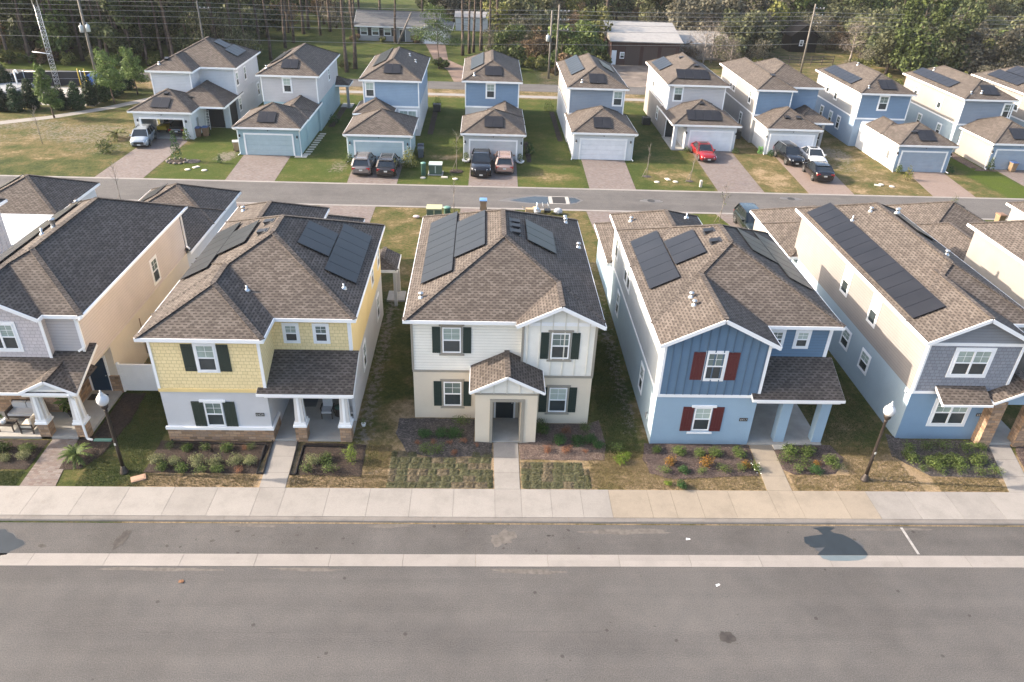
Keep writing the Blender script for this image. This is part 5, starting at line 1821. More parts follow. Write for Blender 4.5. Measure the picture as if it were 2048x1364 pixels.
L_SHG = leaf("grey green shrub foliage", (0.0680, 0.0850, 0.0340), (0.2550, 0.2635, 0.1275), objvar=0.2)
L_SHD = leaf("deep green shrub foliage", (0.0150, 0.0420, 0.0120), (0.0525, 0.1125, 0.0330), objvar=0.2)
L_ORG = leaf("orange and green croton foliage", (0.045, 0.060, 0.012), (0.32, 0.145, 0.03), objvar=0.1)
L_RST = leaf("withered rusty foliage", (0.1200, 0.0525, 0.0300), (0.2850, 0.1275, 0.0675), objvar=0.1)
L_LIM = leaf("lime green foliage", (0.06, 0.10, 0.012), (0.17, 0.24, 0.03), objvar=0.1)
PETAL = plain("white petals", (0.75, 0.74, 0.70), 0.6)

def leaves(mb, seed, blobs, n, size, up=0.35, asp=1.0, shell=0.5, mi=0):
    """leaf-sized faces spread through the crown's lobes, ragged at the edge"""
    q = random.Random(seed)
    wts = [b[3] * b[4] * b[5] for b in blobs]
    tot = sum(wts)
    for b, wv in zip(blobs, wts):
        for _ in range(max(3, int(n * wv / tot))):
            while True:
                v = Vector((q.gauss(0, 1), q.gauss(0, 1), q.gauss(0, 1)))
                if v.length > 1e-3: break
            v.normalize()
            rr = shell + (1.05 - shell) * q.random() ** 0.7
            if q.random() < 0.12: rr *= 1.12
            p = Vector((b[0] + v.x * b[3] * rr, b[1] + v.y * b[4] * rr, b[2] + v.z * b[5] * rr))
            if p.z < 0.02: p.z = 0.02 + q.random() * .05
            nrm = (v * 0.6 + Vector((q.gauss(0, .6), q.gauss(0, .6), q.gauss(0, .6))) + Z * up)
            if nrm.length < 1e-3: nrm = Z.copy()
            nrm.normalize()
            a = nrm.cross(Vector((q.gauss(0, 1), q.gauss(0, 1), q.gauss(0, 1))))
            if a.length < 1e-3: continue
            a.normalize()
            c = nrm.cross(a)
            s = size * q.uniform(0.6, 1.4)
            a *= s * asp / 2
            c *= s / 2
            mb.poly([p - a * .9 - c * .25, p + a * .1 - c, p + a, p + c * .8 - a * .1], mi)

def trunk_mesh(seed, h, r, limbs, spread, lean=0.0, bare=0.3, n=7):
    q = random.Random(seed)
    mb = MB()
    pts = []
    x = y = 0.0
    k = 5
    for i in range(k + 1):
        pts.append(Vector((x, y, h * i / k)))
        x += q.uniform(-.04, .04) * h / k + lean * h / k
        y += q.uniform(-.04, .04) * h / k
    for i in range(k):
        r0 = r * (1 - 0.75 * i / k) * (1.25 if i == 0 else 1)
        mb.tube(pts[i], pts[i + 1], r0, r * (1 - 0.75 * (i + 1) / k), n, cap=(i in (0, k - 1)))
    for j in range(limbs):
        t = bare + (0.95 - bare) * (j + q.random()) / max(1, limbs)
        i = min(k - 1, int(t * k))
        p = pts[i].lerp(pts[i + 1], t * k - i)
        a = q.uniform(0, 6.28)
        ln = spread * (1.1 - 0.6 * t) * q.uniform(.6, 1.1)
        m = p + Vector((math.cos(a) * ln * .55, math.sin(a) * ln * .55, ln * q.uniform(.2, .5)))
        e = m + Vector((math.cos(a + q.uniform(-.6, .6)) * ln * .55, math.sin(a + q.uniform(-.6, .6)) * ln * .55, ln * q.uniform(.05, .5)))
        rr = r * (1 - .75 * t) * .55
        mb.tube(p, m, rr, rr * .6, 5, cap=False)
        mb.tube(m, e, rr * .6, rr * .2, 5, cap=False)
        e2 = m + Vector((math.cos(a + 1.1) * ln * .4, math.sin(a + 1.1) * ln * .4, ln * q.uniform(.1, .5)))
        mb.tube(m, e2, rr * .45, rr * .15, 4, cap=False)
    return mb

def tree_proto(name, label, cat, group, trunk, bark, crown, lmat):
    r = thing(name, label, cat, (0, 0, 0), 0, group)
    if trunk is not None: trunk.obj("trunk", bark, r, r, uv=False)
    if crown is not None: crown.obj("crown", lmat, r, r, uv=False)
    return r

def lobes(seed, R0, h0, h1, n, rr=(0.35, 0.6), flat=0.75):
    q = random.Random(seed)
    out = []
    for i in range(n):
        a = q.uniform(0, 6.28)
        d = R0 * math.sqrt(q.random()) * 0.75
        z = h0 + (h1 - h0) * q.random()
        k = R0 * q.uniform(*rr) * (1 - 0.3 * (z - h0) / max(.1, h1 - h0))
        out.append((math.cos(a) * d, math.sin(a) * d, z, k, k, k * flat))
    return out

PROTO = {}
def make_kind(key, label, group, seeds, mats, R0, h0, h1, n, cnt, size, trunk_h, trunk_r, bark=None, asp=1.0, rr=(0.35, 0.6), flat=0.75, cat="tree", name="tree", limbs=6):
    PROTO[key] = []
    for i, sd in enumerate(seeds):
        c = MB()
        leaves(c, sd, lobes(sd, R0, h0, h1, n, rr, flat), cnt, size, asp=asp)
        t = trunk_mesh(sd + 7, trunk_h, trunk_r, limbs, R0 * .8)
        PROTO[key].append([tree_proto(name, label, cat, group, t, bark or BARK, c, mats[i % len(mats)]), False])

make_kind("oak", "grey olive scrub oak in the thicket behind the right-hand houses", "oaks of the thicket", (11, 12, 13), (L_OAK, L_OAK, L_MOSS), 4.2, 2.0, 6.6, 13, 2600, 0.46, 5.5, .26, name="oak_tree")
make_kind("green", "leafy green tree among the thicket and wood edge", "green trees of the wood edge", (21, 22), (L_GRN, L_YEL), 3.4, 1.4, 5.6, 11, 2300, 0.42, 4.5, .2, name="leafy_tree")
make_kind("brown", "brown half-bare tree among the thicket and wood edge", "brown trees of the wood edge", (31, 32), (L_BRN, L_MOSS), 3.2, 1.2, 5.4, 10, 1700, 0.40, 4.8, .2, name="autumn_tree", asp=.5)
make_kind("dark", "tall dark tree of the deep wood beyond the main road", "dark trees of the deep wood", (41, 42, 43), (L_DRK, L_DRK, L_GRN), 3.6, 2.0, 12.5, 16, 3000, 0.50, 11, .26, name="forest_tree", rr=(.3, .55), flat=1.1)
make_kind("twig", "bare grey twiggy tree among the thicket", "bare trees of the thicket", (51, 52), (L_TWIG,), 3.6, 1.6, 6.4, 11, 1500, 0.55, 5.5, .18, bark=BARK_W, asp=.09, name="bare_tree", limbs=14)
make_kind("bush", "low leafy bush at the foot of the wood", "bushes at the foot of the wood", (61, 62, 63), (L_GRN, L_YEL, L_BRN), 1.7, .5, 1.8, 8, 900, 0.30, 1.2, .08, cat="bush", name="bush", limbs=3)
# tall pines: bare trunks with the crown high up
PROTO["pine"] = []
for sd in (71, 72, 73):
    q = random.Random(sd)
    t = trunk_mesh(sd, 19, .27, 0, 1)
    for j in range(10):
        a = q.uniform(0, 6.28); zz = q.uniform(4.5, 11); ln = q.uniform(.4, 1.3)
        t.tube((0, 0, zz), (math.cos(a) * ln, math.sin(a) * ln, zz + q.uniform(-.1, .4)), .045, .02, 4, cap=False)
    for j in range(9):
        a = q.uniform(0, 6.28); zz = q.uniform(12.5, 18); ln = q.uniform(1.2, 2.8)
        t.tube((0, 0, zz), (math.cos(a) * ln, math.sin(a) * ln, zz + q.uniform(.2, .9)), .07, .03, 4, cap=False)
    c = MB()
    leaves(c, sd, [(q.uniform(-2, 2), q.uniform(-2, 2), q.uniform(12.5, 18.5), q.uniform(.8, 1.5), q.uniform(.8, 1.5), q.uniform(.5, .9)) for _ in range(13)], 1300, .5, asp=.35)
    PROTO["pine"].append([tree_proto("pine_tree", "tall pine with a long bare trunk on the lawn beyond the main road", "tree", "tall pines beyond the main road", t, BARK_P, c, L_PIN), False])

TRN = random.Random(99)
def plant(key, x, y, s=1.0, which=None, label=None, sz=None):
    k = TRN.randrange(len(PROTO[key])) if which is None else which
    p = PROTO[key][k]
    rz = TRN.uniform(0, 6.28)
    if not p[1]:
        p[1] = True
        o = p[0]
        o.location = (x, y, 0); o.rotation_euler = (0, 0, rz); o.scale = (s, s, sz or s)
        if label: o["label"] = label
        return o
    return copy_tree(p[0], (x, y, 0), rz, label, s, sz)

def scatter(x0, x1, y0, y1, step, kinds, smin, smax, keep=lambda x, y: True):
    y = y0
    row = 0
    while y < y1:
        x = x0 + (row % 2) * step * .5
        while x < x1:
            xx, yy = x + TRN.uniform(-.38, .38) * step, y + TRN.uniform(-.38, .38) * step
            if keep(xx, yy):
                t = TRN.random()
                for k, pr in kinds:
                    if t < pr:
                        plant(k, xx, yy, TRN.uniform(smin, smax))
                        break
                    t -= pr
            x += step
        y += step * .85
        row += 1

# thicket on the right: nearest rows low, deeper rows taller
def inright(x, y):
    if y < 122 + max(0, (62 - x)) * 1.0: return False
    if 48 < x < 66 and y < 158 and y < 150 + (x - 57) * .1: return False
    return abs(x - 8) < 0.62 * y + 4
scatter(62, 150, 121, 168, 6.0, [("oak", .52), ("twig", .15), ("green", .08), ("brown", .15), ("dark", .10)], .78, 1.12, inright)
scatter(60, 165, 170, 236, 8.0, [("oak", .42), ("dark", .26), ("green", .16), ("brown", .16)], 1.0, 1.45, inright)
for x, y, k, s in ((63, 118.5, "bush", 1.0), (66.5, 117.5, "bush", 1.1), (70, 118.5, "green", .55), (74, 119, "bush", 1.2), (79, 119.5, "brown", .6), (85, 120, "bush", 1.2), (60.5, 124, "green", .55), (62.5, 129, "brown", .7), (91, 121, "green", .7), (98, 122, "oak", .7), (104, 123, "oak", .8)):
    plant(k, x, y, s)
plant("brown", 84, 141, .95, label="small rusty red tree in the middle of the thicket").children[0]
for c in list(C.objects):
    if c.get("label", "").startswith("small rusty red"):
        for ch in c.children:
            if ch.name.startswith("crown"):
                ch.data = ch.data.copy(); ch.data.materials[0] = L_RED
# big oaks between the barn and the black shed
for x, y, s in ((38.5, 150, 1.25), (44, 154, 1.4), (51, 158, 1.3), (47, 146, 1.05), (43, 164, 1.5), (52, 168, 1.5), (36, 170, 1.3), (59, 170, 1.4), (66, 176, 1.5), (57, 181, 1.6), (48, 185, 1.6), (51.5, 149, .8)):
    plant("oak", x, y, s)
plant("oak", 44.8, 141.5, 1.0); plant("oak", 48.8, 144, 1.1); plant("oak", 40.5, 149.5, 1.2); plant("green", 56, 161, 1.4); plant("twig", 37.5, 133.8, .95); plant("twig", 39.3, 135.5, 1.0); plant("oak", 42.5, 136.0, .62); plant("brown", 35.3, 135.0, .62); plant("twig", 41.5, 131.5, .8); plant("bush", 45.5, 131, .9); plant("brown", 47.5, 136, .7)
# centre: mixed trees behind the main road, left of the barn
for x, y, k, s in ((4.5, 128, "green", .95), (8.5, 131, "brown", 1.0), (12.5, 128, "green", 1.0), (16.5, 129.5, "green", 1.05), (18.2, 136, "green", 1.0), (5.5, 138, "brown", 1.1), (10.5, 139, "oak", 1.0), (15, 141, "brown", 1.1), (3.0, 147, "green", 1.2), (8.5, 149, "oak", 1.2), (14, 151, "brown", 1.2), (1.8, 133, "brown", .8), (20.5, 147, "green", 1.1), (13.5, 124.5, "bush", 1.2), (17, 124.5, "bush", 1.3), (8, 124.5, "bush", 1.0), (4.2, 123.5, "bush", .9), (19, 127.5, "bush", 1.2), (11, 121.8, "bush", .7)):
    plant(k, x, y, s)
scatter(-14, 36, 158, 200, 9.0, [("dark", .4), ("brown", .2), ("oak", .2), ("green", .2)], .9, 1.3, lambda x, y: (x > 2 or y > 172) and not (22 < x < 31 and y < 178))
# deep wood on the left
scatter(-112, -40, 120.5, 152, 6.2, [("dark", .72), ("brown", .12), ("oak", .16)], .85, 1.15, lambda x, y: x > -0.62 * y - 6)
scatter(-75, -36, 118.8, 120.4, 3.2, [("bush", 1.0)], .7, 1.1)
scatter(-60, -30, 158, 200, 9.0, [("dark", .7), ("brown", .3)], .9, 1.2)
make_kind("feather", "feathery pale olive tree beside the utility pole at the wood edge", None, (65,), (leaf("pale olive feathery foliage", (0.05, 0.055, 0.026), (0.17, 0.165, 0.085)),), 4.6, 2.2, 8.2, 15, 3600, .42, 7, .2, asp=.35, name="feathery_tree", limbs=12)
plant("feather", -39.0, 119.2, 1.0)
for i in range(34):
    plant("pine", -88 + i * 1.55 + TRN.uniform(-.6, .6), 118.6 + TRN.uniform(-.8, 3.5), TRN.uniform(.7, 1.0))
# pines with bare trunks
for x, y in ((-34.3, 126.5), (-34.4, 137), (-34.2, 142.5), (-34.4, 151.9), (-31.1, 151.1), (-30.1, 155.7), (-21.0, 118.9), (-20.1, 121.5), (-16.5, 145.7), (-3.9, 135.2), (-2.8, 137.1), (-2.1, 138.3), (0.8, 142.4), (2.0, 144), (-0.8, 140.3), (-27.3, 168), (-28.4, 170.6), (-34.7, 157.8), (-38, 134), (-36.5, 146), (-12, 152.5), (-25.5, 163), (-37.5, 153), (-33, 165), (22.5, 150), (23.5, 156), (98, 160), (100, 163), (-40, 161), (-22.5, 172), (-31, 174)):
    plant("pine", x, y, TRN.uniform(.85, 1.1))
# leaning dead trunk by the ranch house
b = MB(); b.tube((0, 0, 0), (2.6, .3, 5.4), .22, .14, 8); b.tube((1.9, .2, 4.0), (2.9, -.3, 4.6), .07, .03, 5)
single("leaning_trunk", b, BARK_W, "dead trunk leaning to the right in front of the grey ranch house", "dead tree", (-15.9, 144.5, 0), uv=False)

# spreading little pine on the lawn, over a round bush
def young_pine(x, y, h, label, seed, base=1.4, wide=1.5, group=None):
    q = random.Random(seed)
    t = trunk_mesh(seed, h * .95, .09, 0, 1, lean=-.04)
    c = MB()
    bl = []
    k = 13
    for i in range(k):
        f = i / (k - 1)
        zz = base + (h - base) * f
        rr = wide * (1.15 - .7 * f) * q.uniform(.75, 1.1)
        a = i * 2.4
        d = rr * .62
        bl.append((math.cos(a) * d - .04 * zz, math.sin(a) * d, zz, rr * .62, rr * .62, .55))
        t.tube((-.04 * zz, 0, zz - .1), (math.cos(a) * d, math.sin(a) * d, zz), .03, .015, 4, cap=False)
    leaves(c, seed, bl + [(-.04 * z_ , 0, z_, wide * .45, wide * .45, .5) for z_ in (base + .4, (base + h) * .5, h - .5)], 4200, .36, asp=.26, up=.4, shell=.3)
    r = thing("young_pine", label, "tree", (x, y, 0), 0, group)
    t.obj("trunk", BARK_P, r, r, uv=False) if False else None
    o = bpy.data.objects.new("trunk", t.mesh("trunk", BARK_P, uv=False)); C.objects.link(o); o.parent = r
    o = bpy.data.objects.new("crown", c.mesh("crown", L_PIN, uv=False)); C.objects.link(o); o.parent = r
    return r
young_pine(-49.8, 88.8, 5.6, "young pine left of the path curve, leftmost of the three by the juniper hedge", 81, base=1.7, wide=1.15, group="young pines by the path")
young_pine(-46.0, 96.1, 6.2, "young pine by the juniper hedge, middle one of three, in front of the blue box", 82, base=2.2, wide=1.7, group="young pines by the path")
young_pine(-45.2, 101.2, 5.4, "young pine by the juniper hedge, nearest of three to the white open-garage house", 83, base=2.0, wide=1.5, group="young pines by the path")
young_pine(-7.3, 123.7, 9.0, "spreading pine with a low crown on the lawn beside the brown track", 84, base=4.0, wide=3.6)
plant("bush", -7.3, 123.4, .8, which=0, label="round green bush at the foot of the spreading lawn pine")
for x, y, s in ((-21.8, 121.5, .6), (-23.8, 146, .6), (-19, 145.9, .5), (-13, 145.8, .6), (-36, 122, 1.0), (-38, 128, 1.2)):
    plant("bush", x, y, s)

def column_bush(seed):
    c = MB()
    leaves(c, seed, [(0, 0, .75, .95, .95, .85), (0.1, 0, 1.45, .78, .78, .85), (0, .05, 2.2, .48, .48, .75), (0, 0, .9, .6, .6, .9), (0, 0, 1.6, .45, .45, .8)], 3200, .23, asp=.6, up=.5, shell=.55)
    return c.mesh("juniper_crown", L_JUN, uv=False)
JM = [column_bush(91), column_bush(92)]
for i, (x, y) in enumerate([(-57.0, 91.4), (-55.2, 91.3), (-54.2, 92.9), (-50.6, 92.5), (-49.1, 93.1), (-48.4, 95.2), (-47.8, 96.9), (-47.7, 99.3), (-47.75, 101.2), (-47.6, 103.8), (-62.3, 102.0)]):
    o = bpy.data.objects.new("juniper", JM[i % 2]); C.objects.link(o)
    o.location = (x, y, 0); o.rotation_euler = (0, 0, i * 1.3); o.scale = (1.05, 1.05, 1.0 + .1 * (i % 3))
    if i == 10:
        tag(o, "lone dark juniper behind the station fence at the left edge", "juniper", "junipers round the pump station")
    else:
        tag(o, "dark conical juniper, %s from the left in the hedge before the pump station" % ORD[i], "juniper", "junipers round the pump station")

# small yard trees and saplings
def sapling(x, y, h, label, seed, leafy=0, lean=0.0, mat=L_GRN, stakes=True, group="saplings in the yards"):
    q = random.Random(seed)
    t = MB()
    top = Vector((lean * h, 0, h))
    t.tube((0, 0, 0), top * .55, .035, .025, 6); t.tube(top * .55, top, .025, .008, 5)
    for j in range(14):
        f = q.uniform(.42, .98); a = q.uniform(0, 6.28); ln = h * q.uniform(.10, .24)
        p = top * f
        e = p + Vector((math.cos(a) * ln * .6, math.sin(a) * ln * .6, ln * .8))
        t.tube(p, e, .014, .005, 4, cap=False)
        t.tube(p.lerp(e, .5), p.lerp(e, .5) + Vector((math.cos(a + 1) * ln * .4, math.sin(a + 1) * ln * .4, ln * .4)), .008, .004, 3, cap=False)
    r = thing("sapling", label, "sapling", (x, y, 0), 0, group)
    o = bpy.data.objects.new("trunk", t.mesh("trunk", BARK_W, uv=False)); C.objects.link(o); o.parent = r
    if leafy:
        c = MB(); leaves(c, seed, [(lean * h * .7, 0, h * .72, h * .13, h * .13, h * .30)], leafy, .11, asp=.6)
        o = bpy.data.objects.new("crown", c.mesh("crown", mat, uv=False)); C.objects.link(o); o.parent = r
    if stakes:
        s = MB(); s.tube((-.5, -.2, 0), (lean * h * .35, 0, h * .33), .02, .02, 5)
        o = bpy.data.objects.new("stake", s.mesh("stake", BARK_W, uv=False)); C.objects.link(o); o.parent = r
sapling(-2.7, 73.0, 3.9, "slender leafy sapling in a mulch ring left of the black pickup", 101, leafy=260, mat=L_GRN)
sapling(16.47, 72.8, 3.3, "bare pale sapling on the lawn right of the empty driveway", 102)
sapling(20.6, 71.6, 3.6, "thin leaning sapling on the dry lawn left of the red sedan", 103, lean=.08)
sapling(-46.1, 78.7, 3.6, "bare sapling on the dry open ground at the left", 104, stakes=False)
sapling(-30.9, 61.6, 3.4, "bare sapling behind the peach house roof by the back street", 105)
sapling(-2.53, 61.6, 3.2, "thin sapling behind the cream house roof near the green cabinet", 106)
sapling(20.7, 60.9, 3.6, "sapling on bright grass behind the slate blue house", 107, lean=.06, leafy=60)
sapling(41.6, 61.6, 2.6, "sapling by the back street behind the grey house garage", 108, leafy=120, stakes=False)

def yard_bush(name, cat, x, y, h, w, label, seed, mat, n=500, size=.14, cone=True):
    c = MB()
    bl = [(0, 0, h * (.25 + .18 * i), w * (.55 - .1 * i if cone else .5), w * (.55 - .1 * i if cone else .5), h * .22) for i in range(4)]
    leaves(c, seed, bl, n, size, asp=.6)
    o = single(name, c, mat, label, cat, (x, y, 0), uv=False)
    return o
yard_bush("yard_tree", "tree", -30.57, 74.05, 3.3, 1.0, "small dark evergreen in a ring of stones beside the long left driveway", 111, L_SHD, 700)
yard_bush("yard_shrub", "shrub", -26.3, 73.7, 1.0, .5, "tiny dark plant on the lawn left of the sky blue garage", 112, L_SHD, 160, .12)
yard_bush("yard_shrub", "shrub", -7.5, 73.9, 2.1, 1.7, "big shrub with yellow tips right of the dark parked car", 113, L_YEL, 900, .15)
yard_bush("yard_shrub", "shrub", -13.6, 74.5, 1.2, 1.0, "green shrub by the left corner of the garage with two parked cars", 114, L_GRN, 400)
yard_bush("yard_shrub", "shrub", -38.6, 76.3, 1.3, 1.7, "round green bush left of the silver car", 115, L_GRN, 600, .16, False)
yard_bush("yard_shrub", "shrub", -32.0, 81.0, 1.6, .8, "slim shrub at the right side of the open garage", 116, L_GRN, 300)
yard_bush("yard_shrub", "shrub", 44.0, 75.9, 1.1, .8, "small shrub at the left corner of the white-sided garage", 117, L_GRN, 260)
yard_bush("yard_shrub", "shrub", 43.9, 73.6, 1.6, 1.0, "loose yellowish shrub on the dry lawn left of a tan driveway", 118, L_YEL, 320)
yard_bush("yard_shrub", "shrub", 54.9, 77.5, 1.6, .8, "loose shrub on the red mulch by the left corner of the grey house garage", 119, L_GRN, 300)
yard_bush("yard_shrub", "shrub", 22.6, 81.6, .7, .9, "low plant at the left corner of the garage behind the red sedan", 120, L_GRN, 200)
yard_bush("yard_shrub", "shrub", 28.1, 81.6, .7, .9, "low plant at the right corner of the garage behind the red sedan", 121, L_GRN, 200)
yard_bush("yard_shrub", "shrub", 31.9, 81.0, .7, .8, "small dark plant in mulch by the garage with black and white cars", 122, L_SHD, 200)
yard_bush("yard_shrub", "shrub", 49.9, 76.3, .8, .8, "dark plant at the right corner of the white-sided garage", 123, L_SHD, 220)
yard_bush("yard_shrub", "shrub", -17.7, 89.5, 1.3, 1.5, "dark bushes against the right wall of the pale grey house", 124, L_SHD, 420)
yard_bush("yard_shrub", "shrub", 8.3, 98.5, 1.6, 1.6, "green bush at the back corner of the grey blue house", 125, L_GRN, 420)
yard_bush("yard_shrub", "shrub", -6.1, 99.0, 1.4, 1.3, "green bush at the back corner of the mid blue house", 126, L_GRN, 420)
yard_bush("yard_shrub", "shrub", 4.9, 79.3, 1.4, 1.2, "dark shrub against the right wall of the garage with the pickup", 127, L_SHD, 420)

def palm(x, y, label, seed, h=.4, ln=1.1, n=16, mat=None):
    q = random.Random(seed)
    c = MB()
    for i in range(n):
        a = i * 6.283 / n + q.uniform(-.2, .2)
        el = q.uniform(.25, 1.1)
        d = Vector((math.cos(a), math.sin(a), 0))
        p = Vector((0, 0, h))
        pts = []
        for k in range(6):
            t = k / 5
            pts.append(p + d * ln * t * math.cos(el * (1 - .5 * t)) + Z * (ln * t * math.sin(el) - .55 * ln * t * t))
        side = d.cross(Z).normalized()
        for k in range(5):
            m = pts[k].lerp(pts[k + 1], .5)
            w_ = ln * .20 * (1 - .5 * abs(k - 1.5) / 3)
            for sg in (-1, 1):
                tip = m + side * sg * w_ + (pts[k + 1] - pts[k]) * 1.1 - Z * w_ * .25
                c.poly([pts[k], pts[k + 1], tip])
                tip2 = pts[k] + side * sg * w_ * .9 + (pts[k + 1] - pts[k]) * .8 - Z * w_ * .2
                c.poly([pts[k], m, tip2])
    single("palm", c, mat or L_GRN, label, "palm", (x, y, 0), uv=False)
palm(-39.5, 81.3, "spiky low palm on the grass left of the open garage", 131, .5, 1.5, 18, L_YEL)
palm(-19.3, 28.35, "sago palm in dark mulch between the brick walk and the lamp post", 132, .3, .78, 22, L_SHR)

# ---------------------------------------------------------------- shrubs in the front beds
SH = {}
def shrub_mesh(key, mat, seed, n, size, h, w, asp=.6, petals=0):
    c = MB()
    q = random.Random(seed)
    bl = [(q.uniform(-.3, .3) * w, q.uniform(-.3, .3) * w, h * q.uniform(.35, .68), w * q.uniform(.3, .42), w * q.uniform(.3, .42), h * .36) for _ in range(7)]
    leaves(c, seed, bl, n, size, asp=asp, up=.4, shell=.35)
    for j in range(8):
        a = q.uniform(0, 6.28)
        c.tube((0, 0, 0), (math.cos(a) * w * .3, math.sin(a) * w * .3, h * .6), .012, .006, 3, cap=False, mi=1)
    if petals:
        leaves(c, seed + 1, bl, petals, .09, asp=.9, up=1.2, shell=1.0, mi=2)
    SH.setdefault(key, []).append(c.mesh("shrub_" + key, [mat, BARK, PETAL], uv=False))
for k in range(2):
    shrub_mesh("round", L_SHG, 140 + k, 1000, .075, .66, .95)
    shrub_mesh("green", L_SHR, 150 + k, 800, .075, .55, .72)
    shrub_mesh("deep", L_SHD, 160 + k, 900, .085, .55, .85)
    shrub_mesh("wither", L_RST, 170 + k, 420, .06, .45, .62, .45)
    shrub_mesh("croton", L_ORG, 180 + k, 480, .10, .72, .85, .45)
    shrub_mesh("thin", L_SHR, 190 + k, 380, .06, .42, .55, .4)
    shrub_mesh("lime", L_LIM, 200 + k, 420, .08, .42, .75)
    shrub_mesh("mid", L_GRN, 205 + k, 950, .085, .62, .95)
shrub_mesh("flower", L_SHR, 210, 420, .075, .55, .75, petals=26)
shrub_mesh("feather", L_LIM, 211, 520, .09, 1.15, .75, .3)
LOOK = {"round": "rounded grey green shrub", "green": "bright green shrub", "deep": "deep green shrub", "wither": "withered rusty plant", "croton": "orange croton shrub", "thin": "sparse small green plant", "lime": "lime green clump", "flower": "white-flowered shrub", "feather": "feathery light green shrub", "mid": "leafy mid green shrub"}
SRN = random.Random(7)
def bedplants(where, rows):
    """rows: list of (row word, [(x, y, kind, scale)])"""
    for rw, items in rows:
        items = sorted(items)
        seen = {}
        tot = {}
        for it in items: tot[it[2]] = tot.get(it[2], 0) + 1
        for x, y, kind, s in items:
            seen[kind] = seen.get(kind, 0) + 1
            o = bpy.data.objects.new("shrub", SRN.choice(SH[kind])); C.objects.link(o)
            o.location = (x, y, .03); o.rotation_euler = (0, 0, SRN.uniform(0, 6.28)); s *= .96
            s *= .80 if kind == "round" else (.85 if kind == "croton" else 1.0)
            o.scale = (s, s, s * SRN.uniform(.85, 1.0))
            pos = "" if tot[kind] == 1 else ", %s from the left" % ORD[seen[kind] - 1]
            tag(o, "%s%s%s, %s" % (LOOK[kind], pos, ", " + rw + " row" if rw else "", where), "shrub", "shrubs in the front beds")
bedplants("bed left of yellow walk", [
    ("back", [(-14.35, 29.1, "green", .8), (-13.4, 29.1, "thin", 1.1), (-12.42, 29.1, "green", .9), (-15.3, 29.3, "thin", 1.0), (-11.6, 29.2, "wither", .6), (-11.3, 29.25, "thin", .9)]),
    ("middle", [(-15.35, 28.15, "round", 1.12), (-14.55, 28.1, "round", .9), (-13.6, 28.0, "round", 1.05), (-12.75, 28.05, "round", .95), (-11.75, 28.1, "round", 1.0), (-10.98, 28.15, "round", .95)]),
    ("front", [(-15.05, 27.62, "green", .8), (-14.1, 27.55, "green", .8), (-13.1, 27.5, "thin", 1.2), (-12.4, 27.5, "green", .8), (-11.4, 27.5, "wither", .8)])])
bedplants("bed right of yellow walk", [("", [(-8.1, 28.25, "round", .9), (-7.5, 28.35, "green", .9), (-8.15, 27.55, "thin", 1.3), (-7.2, 27.55, "thin", 1.4), (-6.3, 28.3, "feather", 1.1)])])
bedplants("bed left of cream porch", [
    ("back", [(-2.75, 30.4, "deep", .95), (-2.05, 30.45, "deep", .95), (-1.28, 30.4, "deep", 1.0), (-.95, 31.35, "thin", 1.5)]),
    ("front", [(-3.1, 29.7, "wither", .6), (-2.35, 29.75, "wither", .7), (-1.55, 29.75, "wither", .6), (-.85, 29.85, "wither", .7), (-2.75, 29.05, "thin", 1.5), (-2.1, 29.1, "thin", 1.4), (-1.25, 28.9, "wither", .7), (-.15, 29.6, "wither", .5)])])
bedplants("bed right of cream porch", [
    ("back", [(3.25, 30.8, "green", 1.1), (4.45, 30.75, "wither", 1.0), (5.5, 30.85, "thin", 1.4), (3.1, 31.2, "thin", 1.5)]),
    ("middle", [(3.98, 29.95, "deep", 1.0), (5.0, 29.9, "deep", .95), (5.62, 29.95, "deep", .95), (6.05, 29.65, "deep", .8)]),
    ("front", [(3.4, 29.25, "wither", .9), (4.4, 29.2, "wither", 1.0), (5.3, 29.2, "wither", .5)])])
bedplants("grass left of slate blue house", [("", [(6.95, 28.45, "lime", 1.1), (7.05, 29.4, "thin", 1.3), (7.4, 28.9, "lime", .6), (9.05, 26.85, "lime", .6), (9.72, 26.6, "deep", .7)])])
bedplants("bed left of slate-blue walk", [
    ("back", [(8.97, 29.25, "green", .7), (10.1, 29.15, "green", .95), (11.1, 28.95, "green", .85), (11.9, 29.05, "green", .95), (13.05, 28.95, "green", 1.0)]),
    ("middle", [(9.5, 28.2, "croton", .95), (11.25, 28.1, "croton", 1.1), (13.25, 28.15, "croton", .8), (13.58, 27.95, "flower", .9)]),
    ("front", [(9.1, 27.7, "thin", 1.2), (10.0, 27.75, "deep", .65), (12.0, 27.75, "thin", 1.2), (12.9, 27.85, "thin", 1.2), (10.9, 27.7, "thin", .9)])])
bedplants("bed right of slate-blue walk", [
    ("back", [(15.75, 29.1, "green", 1.15), (16.65, 29.15, "green", 1.05)]),
    ("front", [(17.55, 28.5, "green", 1.0), (16.25, 28.45, "thin", 1.2), (16.9, 28.3, "croton", .55), (15.4, 28.55, "thin", 1.5), (15.72, 27.8, "thin", 1.3), (16.6, 27.8, "deep", .8), (17.65, 28.0, "thin", 1.3)])])
bedplants("bed below the grey house", [
    ("back", [(22.25, 29.55, "thin", 1.3), (23.1, 29.65, "thin", 1.5), (24.05, 29.7, "thin", 1.5), (25.2, 29.65, "thin", 1.6), (26.05, 29.75, "green", .8)]),
    ("middle", [(21.95, 28.7, "mid", 1.0), (22.65, 28.45, "mid", .95), (23.4, 28.5, "mid", 1.1), (24.25, 28.45, "mid", 1.0), (25.15, 28.5, "mid", 1.1)]),
    ("front", [(22.1, 28.05, "thin", 1.0), (22.9, 27.9, "thin", 1.3), (23.9, 27.9, "thin", 1.3), (24.85, 27.75, "thin", 1.4), (25.7, 27.75, "thin", 1.3)])])
